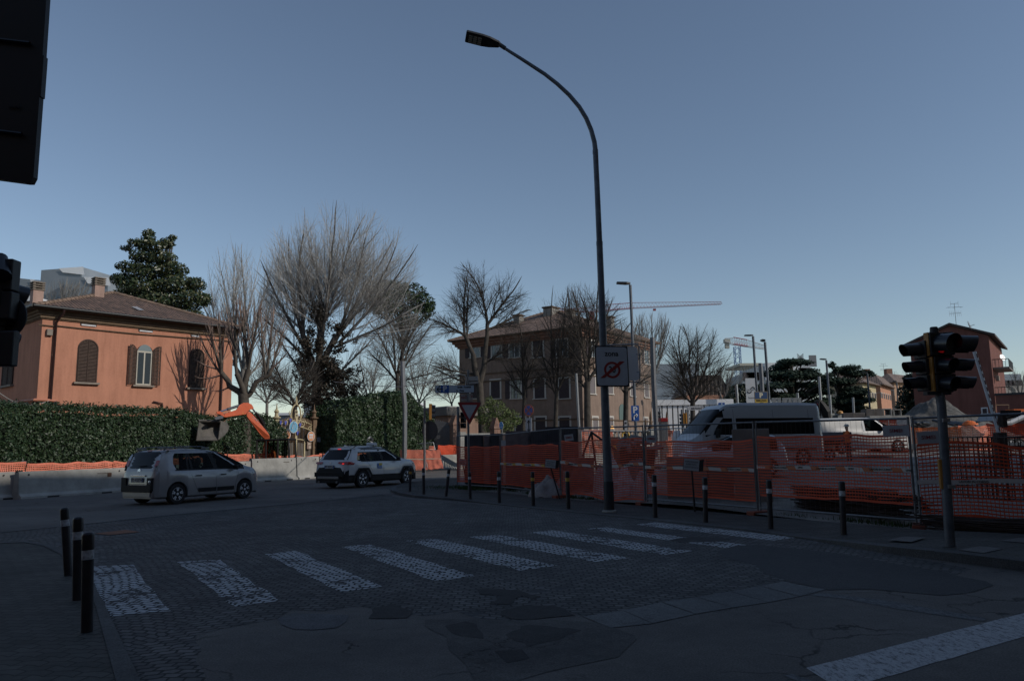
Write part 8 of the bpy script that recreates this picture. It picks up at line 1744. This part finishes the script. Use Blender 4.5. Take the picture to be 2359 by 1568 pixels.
mb.tube([ys(1425,1190),ys(1430,1060),ys(1440,900),ys(1450,865)],[.22,.2,.22,.12],6);mb.tube([ys(1450,870),ys(1500,940),ys(1560,1040),ys(1590,1160)],[.16,.26,.3,.2],6);mb.build('arm',M_trim,dx,world=True)
mb=MB();mb.tube([ys(1455,900),ys(1480,1000),ys(1490,1080)],.06,6);mb.tube([ys(1470,880),ys(1530,930),ys(1570,1010),ys(1600,1100)],.04,5);mb.tube([ys(1445,960),ys(1500,1010),ys(1480,1100)],.04,5);mb.build('hoses',M_galv2,dx,world=True)
mb=MB();a,b=ys(1615,1065),ys(1800,1170);mb.bb(a.x,b.x,48,49.5,b.z,a.z);hb_=mb.build('cab',mat('cab_grey',(.30,.31,.29),.6),dx,world=True,bevel=.05);mb=MB();a,b=ys(1672,1090),ys(1740,1165);mb.bb(a.x,b.x,47.97,48,b.z,a.z);mb.build('cab_window',M_pane,hb_,world=True)
mb=MB();q=ys(1775,1060);mb.lathe([(.16,0),(.14,.12),(0,.18)],q,12);mb.build('beacon',mat('beacon_orange',(.6,.3,.08),.5),dx,True,world=True);mb=MB();mb.bb(ys(1300,0).x,ys(1900,0).x,48.2,49.6,.8,ys(1600,1180).z);mb.build('chassis',M_trim,dx,world=True)
# yellow loader
yl_=thing('yellow_loader','small yellow wheel loader cab behind the net right of the zona post','loader',(P(*zF(1860,560),41).x,41,0));a,b=P(*zF(1755,520),41),P(*zF(1935,590),41);xm=P(*zF(1848,520),41).x;mb=MB()
mb.tube([(xm,41,b.z-.6),(xm,41,a.z-.1),(xm+.15,41,a.z),(b.x-.2,41,a.z),(b.x,41,b.z-.1),(b.x+.05,41,b.z-.6)],.05,6);mb.bb(a.x,b.x+.1,41,42.3,.4,b.z-.3);mb.build('body',mat('loader_yellow',(.60,.36,.04),.5),yl_,world=True);mb=MB();mb.bb(xm+.08,b.x-.1,41.02,41.05,b.z-.3,a.z-.08);mb.build('cab_window',M_glassc,yl_,world=True);mb=MB();mb.bb(a.x-.1,xm-.1,41.1,42.2,b.z-.3,a.z-.25);mb.build('engine_cover',M_trim,yl_,world=True,bevel=.05)
for x in(a.x+.3,b.x-.2):wheel(yl_,x-yl_.location.x,0,.42,-1,5)
mb=MB();q=P(*zF(1760,488),41.4);mb.lathe([(.09,0),(.08,.12),(0,.16)],q,10);mb.build('beacon',mat('lit_beacon',(1,.5,.12),.4,emit=1.2),yl_,True,world=True)
# white bags/sacks, parked van bits between
sv2=thing('white_sack','big white sack beside the red topped bin, left of the minibus','sack',(P(*zZ(410,500),38).x,38,0));mb=MB();a,b=P(*zZ(340,435),38),P(*zZ(470,590),38)
mb.grid(lambda u,v:((a.x+b.x)/2+math.cos(u*6.283)*(b.x-a.x)/2*(1-.5*max(0,v-.7)/.3),38.5+math.sin(u*6.283)*.6,b.z-.6+v*(a.z-b.z+.6)),20,10);mb.build('cloth',M_white,sv2,'all',world=True)
rbn=thing('grey_bin','tall grey bin with a red lid behind the fence','bin',(P(*zZ(200,400),42).x,42,0));a,b=P(*zZ(147,310),42),P(*zZ(250,510),42);mb=MB();mb.bb(a.x,b.x,42,42.7,0,a.z);mb.build('body',M_galv2,rbn,world=True,bevel=.02);mb=MB();mb.bb(a.x-.02,b.x+.02,41.98,42.72,a.z,a.z+.22);mb.build('lid',M_red,rbn,world=True,bevel=.03)
# secondary rails beyond near fence
rl=thing('rail_fence','pale steel rail fence behind the first row, from the lamp to the minibus','fence panel',(P(1300,1000,40).x,40,0));mb=MB();pts=[P(*zO(0,1480),39),P(*zO(300,1488),39),P(*zO(860,1490),38),P(*zZ(0,425),38),P(*zZ(360,402),37),P(*zZ(680,408),38)]
mb.tube(pts,.03,6)
for p in pts+[P(*zO(100,1482),39),P(*zO(490,1488),38.6),P(*zO(700,1488),38.2)]:mb.tube([p,Vector((p.x,p.y,.1))],.022,5)
mb.build('frame',M_galv,rl,True,world=True)
# ================================================================ poles, lamps, distant signs and cranes
def polep(name,label,cat,f,pts,Y,r,m,group=None,base=True):
 q=[P(*f(*p),Y)for p in pts];b=Vector((q[-1].x,q[-1].y,0));t=thing(name,label,cat,b,0,group);mb=MB();mb.tube(q+([b]if base else[]),r,8);mb.build('pole',m,t,True,world=True);return t
def lamp2(label,f,pts,Y,r,hx,hy,hw=.28):
 t=polep('street_lamp',label,'street lamp',f,pts,Y,r,M_pole,'slim street lamps along the far road');a=P(*f(*pts[0]),Y);e=P(*f(hx,hy),Y);mb=MB();d=e-a
 vs=[a+Vector((0,-hw*.4,.05)),a+Vector((0,hw*.4,.05)),a+d*.3+Vector((0,hw,.03)),e+Vector((0,hw*.7,0)),e+Vector((0,-hw*.7,0)),a+d*.3+Vector((0,-hw,.03))];vs+=[v+Vector((0,0,.12))for v in vs]
 mb.add(vs,[(0,1,2,3,4,5),(6,7,8,9,10,11)]+[(i,(i+1)%6,6+(i+1)%6,6+i)for i in range(6)]);mb.build('lamp_head',M_dark,t,world=True);return t
lamp2('slim street lamp above the blue parking arrow sign, right of the zona sign',zE,[(1822,378),(1832,600),(1850,1100),(1868,1568)],52,.10,1708,368)
lamp2('slim street lamp just right of the small crane, left of its double',zG,[(1000,380),(1018,650),(1035,870)],78,.13,926,377);lamp2('slim street lamp with a broad head beside the yellow and blue parking board',zG,[(1105,430),(1125,700),(1146,1000)],74,.13,1073,418,.5)
lamp2('slim street lamp among the cedars',zG,[(1648,592),(1668,850),(1690,1060)],86,.12,1594,585);lamp2('slim street lamp in front of the pale yellow house',zG,[(2010,710),(2022,850),(2032,1000)],98,.12,1970,705);lamp2('small street lamp in front of the brownish far house',zG,[(2270,785),(2276,850),(2280,1000)],115,.10,2240,780)
for i,(f,pts,Y,r,m,lab)in enumerate([(zD,[(1912,-60),(1918,200),(1930,330)],50,.16,M_galv,'thick pale pole rising from the tall dark hedge'),(zE,[(1368,1120),(1380,1350),(1392,1568)],56,.10,M_galv,'white slanting pole in front of the corner of the brick building'),(zE,[(2008,820),(2020,1200),(2040,1568)],50,.17,M_galv2,'thick grey pole right of the brick building'),(zG,[(1065,618),(1075,750),(1087,1000)],82,.24,M_galv2,'thick grey pole between the two slim street lamps'),(zG,[(850,805),(858,900),(866,1040)],72,.14,M_galv,'pale pole in front of the evergreen left of the pylon'),(zG,[(1392,880),(1400,1005)],74,.13,M_galv,'short pale pole in front of the big cedar'),(zG,[(1584,735),(1592,850),(1600,960)],80,.14,M_galv,'pale pole between the two cedars'),(zG,[(1678,898),(1686,1060)],76,.14,M_galv,'pale pole right beside the cedar street lamp'),(zG,[(1884,920),(1891,1055)],84,.13,M_galv,'pale pole left of the pale yellow house')]):
 polep('grey_pole',lab,'pole',f,pts,Y,r,m,'bare poles for the new overhead line')
 # signs
def sboard(name,label,cat,f,x0,x1,y0,y1,Y,m,post=True,rnd_=.03,group=None,pm=None):
 a,b=P(*f(x0,y0),Y),P(*f(x1,y1),Y);c=(a+b)/2;w,h=b.x-a.x,a.z-b.z;t=thing(name,label,cat,c,0,group);mb=MB();mb.prism(rrect(w,h,rnd_),(0,0,0),(1,0,0),(0,0,1),.03);mb.build('board',m,t)
 if post:mb=MB();mb.tube([(0,.06,h*.4),(0,.06,-c.z)],.045,8);mb.build('post',pm or M_galv2,t,True)
 return t,w,h
fx=frame
def tx(t,s_,u,v,sz,m,sx=.9,bold=0):return text(s_,frame((u,-.036,v),(1,0,0),(0,0,1)),sz,m,t,sx=sx,bold=bold)
def arr(t,pts,m,r=.03):mb=MB();mb.tube([(x,-.04,z)for x,z in pts],r,4);return mb.build('arrow',m,t)
t,w,h=sboard('parking_sign','blue parking sign with a white P and bent arrow, right of the zona sign','road sign',zE,1828,1898,1390,1518,50,M_blue,False);tx(t,'P',0,h*.2,h*.58,M_white,1,.02);arr(t,[(-w*.2,-h*.42),(-w*.2,-h*.25),(-w*.1,-h*.16),(w*.25,-h*.14)],M_white,.045);arr(t,[(w*.08,-h*.05),(w*.27,-h*.14),(w*.1,-h*.24)],M_white,.045)
t,w,h=sboard('regulation_plate','small white regulation plate in front of the pale building wall','road sign',zE,1771,1798,1515,1600,46,M_signw);mb=MB();mb.bb(-w*.3,w*.3,-.04,-.031,h*.15,h*.35);mb.bb(-w*.3,w*.2,-.04,-.031,-h*.2,-h*.15);mb.build('print',M_dark,t)
def rsign(label,f,cx,cy,rx,ry,Y,m,base_y,name='round_sign',cat='road sign',rz=0,group=None):
 c=P(*f(cx,cy),Y);a=(P(*f(cx+rx,cy),Y)-c).length;b=(P(*f(cx,cy-ry),Y)-c).length;t=thing(name,label,cat,c,rz,group);return t,a,b
t,a,b=rsign('round blue and red no stopping sign before the brick building',zE,970,1430,40,50,48,None,0);k=max(a,b)
t.rotation_euler=(0,0,math.acos(min(1,a/b))*-1)
for rr,m_,y in((k,mat('worn_red',(.45,.13,.08),.5),0),(k*.78,mat('worn_blue',(.08,.12,.35),.5),-.012)):mb=MB();mb.prism(circ(rr,30),(0,y,0),(1,0,0),(0,0,1),.01);mb.build('disc',m_,t)
for s in(1,-1):mb=MB();mb.tube([(-k*.55,-.03,-s*k*.55),(k*.55,-.03,s*k*.55)],k*.09,4);mb.build('cross_bar',mat('worn_red2',(.45,.13,.08),.5),t)
mb=MB();mb.tube([(0,.05,k*.5),(0,.05,-5)],.045,8);mb.build('post',M_galv2,t,True);mb=MB();mb.bb(-.22,.22,-.02,0,-k-1.1,-k-.1);mb.build('arrow_plate',M_signw,t);mb=MB();mb.tube([(0,-.04,-k-.95),(0,-.04,-k-.25)],.03,4);mb.tube([(-.1,-.04,-k-.4),(0,-.04,-k-.22),(.1,-.04,-k-.4)],.025,4);mb.tube([(-.1,-.04,-k-.8),(0,-.04,-k-.98),(.1,-.04,-k-.8)],.025,4);mb.build('arrow',M_signblk,t)
t,a,b=rsign('round light blue pedestrian and cycle sign beside a brick pier',zV,1703,650,32,65,47,None,0);t.rotation_euler=(0,0,-1.0)
for rr,m_,y in((b,M_white,0),(b*.93,M_lblue,-.012)):mb=MB();mb.prism(circ(rr,30),(0,y,0),(1,0,0),(0,0,1),.01);mb.build('disc',m_,t)
mb=MB();mb.tube([(0,.05,0),(0,.05,-3.5)],.04,8);mb.build('post',M_galv,t,True);mb=MB();mb.tube([(0,-.02,b*.05),(0,-.02,b*.35),(0,-.02,b*.6)],[b*.16,b*.12,b*.1],6);mb.tube([(-b*.35+b*.14*math.cos(i),-.02,-b*.4+b*.14*math.sin(i))for i in range(8)],.02,4);mb.tube([(b*.3+b*.14*math.cos(i),-.02,-b*.4+b*.14*math.sin(i))for i in range(8)],.02,4);mb.build('symbols',M_white,t)
t,w,h=sboard('street_name_sign','white street name sign reading della Ferriera before the bare tree','street sign',zG,417,562,997,1031,46,M_signw,False);tx(t,'della Ferriera',w*.06,-h*.08,h*.52,M_signblk,.95,.004);tx(t,'VIA',w*.4,h*.3,h*.2,M_signblk);mb=MB();mb.tube([(-w*.47,.05,h*.5),(-w*.45,.05,-3.2)],.05,8);mb.build('post',M_galv,t,True)
t,w,h=sboard('cycle_sign','square blue sign with a white cyclist above the minibus bonnet','road sign',zG,691,752,966,1029,44,M_blue,True)
mb=MB();R_=h*.17
for sx_ in(-1,1):mb.tube([(sx_*w*.24+R_*math.cos(i*.55),-.04,-h*.24+R_*math.sin(i*.55))for i in range(13)],.018,4)
mb.tube([(-w*.24,-.04,-h*.24),(-w*.05,-.04,-h*.02),(w*.18,-.04,-h*.02),(w*.24,-.04,-h*.24)],.018,4);mb.tube([(0,-.04,-h*.22),(w*.06,-.04,0),(-w*.03,-.04,h*.12),(w*.02,-.04,h*.28)],[.03,.045,.06,.05],5);mb.tube([(w*.02,-.04,h*.25),(w*.16,-.04,h*.05)],.03,4);mb.lathe([(.0,0),(h*.07,.01),(0,.02)],(w*.04,-.045,h*.38),10,(0,1,0));mb.build('cyclist',M_white,t)
t,w,h=sboard('shop_pylon','tall white shop pylon with a ring logo and lines of dark text','sign',zG,930,1045,750,1060,90,mat('pylon_white',(.46,.47,.48),.5),False,.05);tx(t,'SALAROLI',w*.02,h*.16,h*.07,M_signblk,.95);tx(t,'home',w*.0,-h*.06,h*.085,M_signblk,1)
for j,s_ in enumerate(('ceramiche','parquet','pietre & marmi')):tx(t,s_,w*.1,-h*(.22+.05*j),h*.045,M_signblk,1)
mb=MB();Rr=w*.17;mb.tube([(w*.14+Rr*math.cos(a_),-.05,h*.19+Rr*math.sin(a_))for a_ in[k*.35 for k in range(10)]],.05,4);mb.tube([(-w*.18-Rr*math.cos(a_),-.05,h*.13-Rr*math.sin(a_))for a_ in[k*.35 for k in range(10)]],.05,4);mb.build('ring_logo',M_signblk,t);mb=MB();mb.bb(-w*.4,w*.4,.05,.4,-h*.5-4,h*.5);mb.build('pillar',M_galv2,t)
t,w,h=sboard('parking_board','blue and yellow supermarket parking board with a large P','sign',zG,1008,1137,868,1022,62,mat('board_frame_brown',(.20,.17,.13),.6),True,.04)
for(z0,z1,m_)in((.08,.46,mat('board_navy',(.03,.07,.16),.5)),(-.17,.06,mat('board_yellow',(.50,.33,.04),.5)),(-.34,-.19,mat('board_yellow2',(.46,.30,.04),.5))):mb=MB();mb.bb(-w*.45,w*.45,-.034,-.031,h*z0,h*z1);mb.build('panel',m_,t)
tx(t,'P',0,h*.27,h*.36,mat('board_cream_letter',(.6,.55,.40),.5),1,.03);tx(t,'ESSELUNGA',0,-h*.02,h*.13,M_signblk,.85,.01);tx(t,'a 200 metri',0,-h*.12,h*.055,M_signblk);tx(t,'POSTI DISPONIBILI',0,-h*.26,h*.08,M_signblk,.8)
t,a,b=rsign('round blue keep right arrow sign at the edge of the parking board',zG,1150,993,14,27,58,None,0);t.rotation_euler=(0,0,-.9)
for rr,m_,y in((b,M_white,0),(b*.92,M_blue,-.012)):mb=MB();mb.prism(circ(rr,26),(0,y,0),(1,0,0),(0,0,1),.01);mb.build('disc',m_,t)
arr(t,[(-b*.6,0),(b*.6,0)],M_white,b*.09);arr(t,[(b*.15,b*.45),(b*.6,0),(b*.15,-b*.45)],M_white,b*.09);mb=MB();mb.tube([(0,.05,0),(0,.05,-3)],.04,8);mb.build('post',M_galv,t,True)
sboard('white_board','white rounded board edge showing just above the minibus roof','sign',zG,905,1028,1014,1060,40,M_signw,True)
for i,x in enumerate((1212,1306,1392)):
 q=P(*zG(x,1000),70);t=thing('tram_shelter',['left one of the white curved shelter roofs above the minibus','middle one of the white curved shelter roofs above the minibus','right one of the white curved shelter roofs above the minibus'][i],'shelter',(q.x,70,0),0,'white shelters by the far road');mb=MB();mb.bb(-.35,.0,0,.3,0,q.z+.65);mb.bb(.15,.4,0,.3,0,q.z+.65);mb.bb(-.36,.41,-.01,.31,q.z+.66,q.z+.8);mb.build('post',M_galv,t);mb=MB();mb.tube([(-2.0,.1,q.z+.05),(-1.2,.1,q.z+.28),(-.4,.1,q.z+.2)],.09,6);mb.tube([(.4,.1,q.z+.2),(.8,.1,q.z+.1)],.09,6);mb.build('roof',M_galv,t,True)
 # traffic lights in the middle distance
def farsig(label,f,px,py0,py1,Y,ang,side_m=None,hm=.11,post=None):
 a,b=P(*f(px,py0),Y),P(*f(px,py1),Y);t=thing('traffic_light',label,'traffic light',(a.x,Y,0),0,'traffic lights across the junction');h0=head(t,(0,0,(a.z+b.z)/2),ang,(hm,)*3,.25);k=(a.z-b.z)/(.285*3+.0+.10);h0.scale=(k,k,k)
 if side_m:mb=MB();mb.bb(-.185,-.16,-.17,.17,-.5,.5);mb.bb(-.16,-.01,-.185,-.17,-.5,.5);mb.bb(-.16,-.01,.17,.185,-.5,.5);mb.build('casing',side_m,h0)
 mb=MB();mb.tube([(post or-.25,.1,0),(post or-.25,.1,a.z+.25)],.07,10);mb.build('pole',M_galv2,t,True);return t
farsig('yellow backed traffic light on a pale pole between hedge and brick piers',zV,540,293,545,44,R(0),M_yel,post=-.45)
farsig('traffic light wrapped in black plastic behind the give way sign',zV,1060,420,700,36,R(-95));farsig('dark traffic light seen edge on right of the thick grey pole',zG,160,1042,1140,52,R(0),None,post=.12)
farsig('brown backed traffic light left of the street name sign',zG,370,1060,1160,50,R(175),M_yel,post=.3);farsig('traffic light with dark visors right of the street name sign',zG,415,1060,1160,49,R(5),M_yel,post=-.3)
q=P(*zV(505,735),44.2);mb=MB();mb.lathe([(.55,0),(.56,.02),(.55,.03)],q,26,(-.5,-1,0));tag(mb.build('round_sign',M_dark,None,True),'dark back of a round sign on the pale signal pole','road sign')
# stone gate piers with finials
for i,(x0,x1,yt,lab)in enumerate(((20,82,1095,'low domed stone pier left of the thick grey pole'),(62,128,1032,'tall brick pier with a pointed stone finial at the thick grey pole'),(205,272,1038,'tall brick pier with a pointed finial left of the brown backed signal'),(272,315,1110,'small brick pier with a pointed finial next to the tall one'))):
 a,b=P(*zG(x0,yt),60),P(*zG(x1,yt),60);w=(b.x-a.x)*.75;H=a.z;t=thing('stone_pier',lab,'pier',((a.x+b.x)/2,60,0),0,'finialled piers of the villa park');mb=MB();mb.bb(-w/2,w/2,0,w,0,H-1.9);mb.build('shaft',M_pier,t);mb=MB();mb.bb(-w*.62,w*.62,-w*.12,w*1.12,H-1.9,H-1.7);mb.lathe([(w*.6,H-1.7),(w*.45,H-1.3),(w*.2,H-.95),(w*.12,H-.85),(w*.22,H-.65),(w*.14,H-.3),(0,H)],(0,w/2,0),10);mb.build('finial',M_soff,t,True)
 # cranes
def lattice(mb,a,b,w,n,r):
 a=Vector(a);b=Vector(b);e=b-a;u,v=basis(e);c=[u*w+v*w,u*w-v*w,-u*w-v*w,-u*w+v*w]
 for k in c:mb.tube([a+k,b+k],r,3,False)
 for i in range(n):
  p,q=a+e*i/n,a+e*(i+1)/n
  for j in range(4):mb.tube([p+c[j],q+c[(j+1)%4]]if i%2 else[p+c[(j+1)%4],q+c[j]],r*.6,3,False)
CY=230;c1=thing('tower_crane','red and white tower crane whose long jib reaches right over the brick building','crane',(P(*zE(1495,640),CY).x,CY,0));mr=mat('crane_red',(.30,.045,.05),.6);mwr=mat('crane_faded_red',(.32,.17,.17),.6);mw_=mat('crane_white',(.42,.43,.44),.6)
mb=MB();a,b=P(*zE(1850,572),CY),P(*zG(722,94),CY);m_=a.lerp(b,.5)
def jib(a,b,h0,h1,n,r,mt,nme,par):
 mb=MB();e=b-a
 def tp(t_):return a+e*t_+Vector((0,0,h0+(h1-h0)*t_))
 mb.tube([a+Vector((0,-.8,0)),b+Vector((0,-.8,0))],r,4);mb.tube([a+Vector((0,.8,0)),b+Vector((0,.8,0))],r,4);mb.tube([tp(0),tp(1)],r,4)
 for i in range(n):p,q,z=a+e*i/n,a+e*(i+1)/n,tp((i+.5)/n);mb.tube([p+Vector((0,-.8,0)),z,q+Vector((0,-.8,0))],r*.55,3,False)
 return mb.build(nme,mt,par,world=True)
ms=P(*zE(1495,605),CY);jib(ms,a,1.9,1.7,18,.10,mr,'jib',c1);jib(a,b,1.7,.7,26,.085,mwr,'jib',c1);jib(P(*zE(1170,600),CY),ms,.8,1.2,8,.12,mr,'counter_jib',c1)
mb=MB();lattice(mb,(ms.x,CY,0),ms,.8,22,.10);mb.build('mast',mw_,c1,world=True);mb=MB();q=P(*zE(1600,670),CY);mb.box(q,(1.6,1,1.8));mb.box(P(*zE(1230,615),CY),(1.6,1,1.6));mb.box(P(*zE(1500,640),CY),(1.6,1.2,2.4));mb.build('counterweight',mr,c1,world=True);mb=MB();q=P(*zG(128,145),CY);mb.box(q,(.8,.7,.6));mb.build('trolley',mr,c1,world=True)
CY2=210;c2=thing('tower_crane','small tower crane with a blue mast and grey counterweight, right of the bare trees','crane',(P(*zG(865,700),CY2).x,CY2,0));mb=MB();tpz=P(*zG(856,470),CY2);lattice(mb,(c2.location.x+.3,CY2,0),tpz,.75,22,.12);mb.build('mast',mat('crane_blue',(.06,.13,.30),.6),c2,world=True)
jib(P(*zG(830,450),CY2),P(*zG(950,470),CY2),2.0,1.9,8,.12,mr,'jib',c2);jib(P(*zG(950,470),CY2),P(*zG(1105,492),CY2),1.9,1.0,12,.10,mw_,'jib',c2);jib(P(*zG(750,430),CY2),P(*zG(830,452),CY2),1.0,1.8,5,.11,mw_,'counter_jib',c2)
mb=MB();mb.box(P(*zG(768,422),CY2),(1.6,1.4,1.0));mb.box(P(*zG(770,462),CY2),(1.1,1,1.6));mb.build('counterweight',mat('crane_concrete',(.36,.36,.32),.9),c2,world=True)
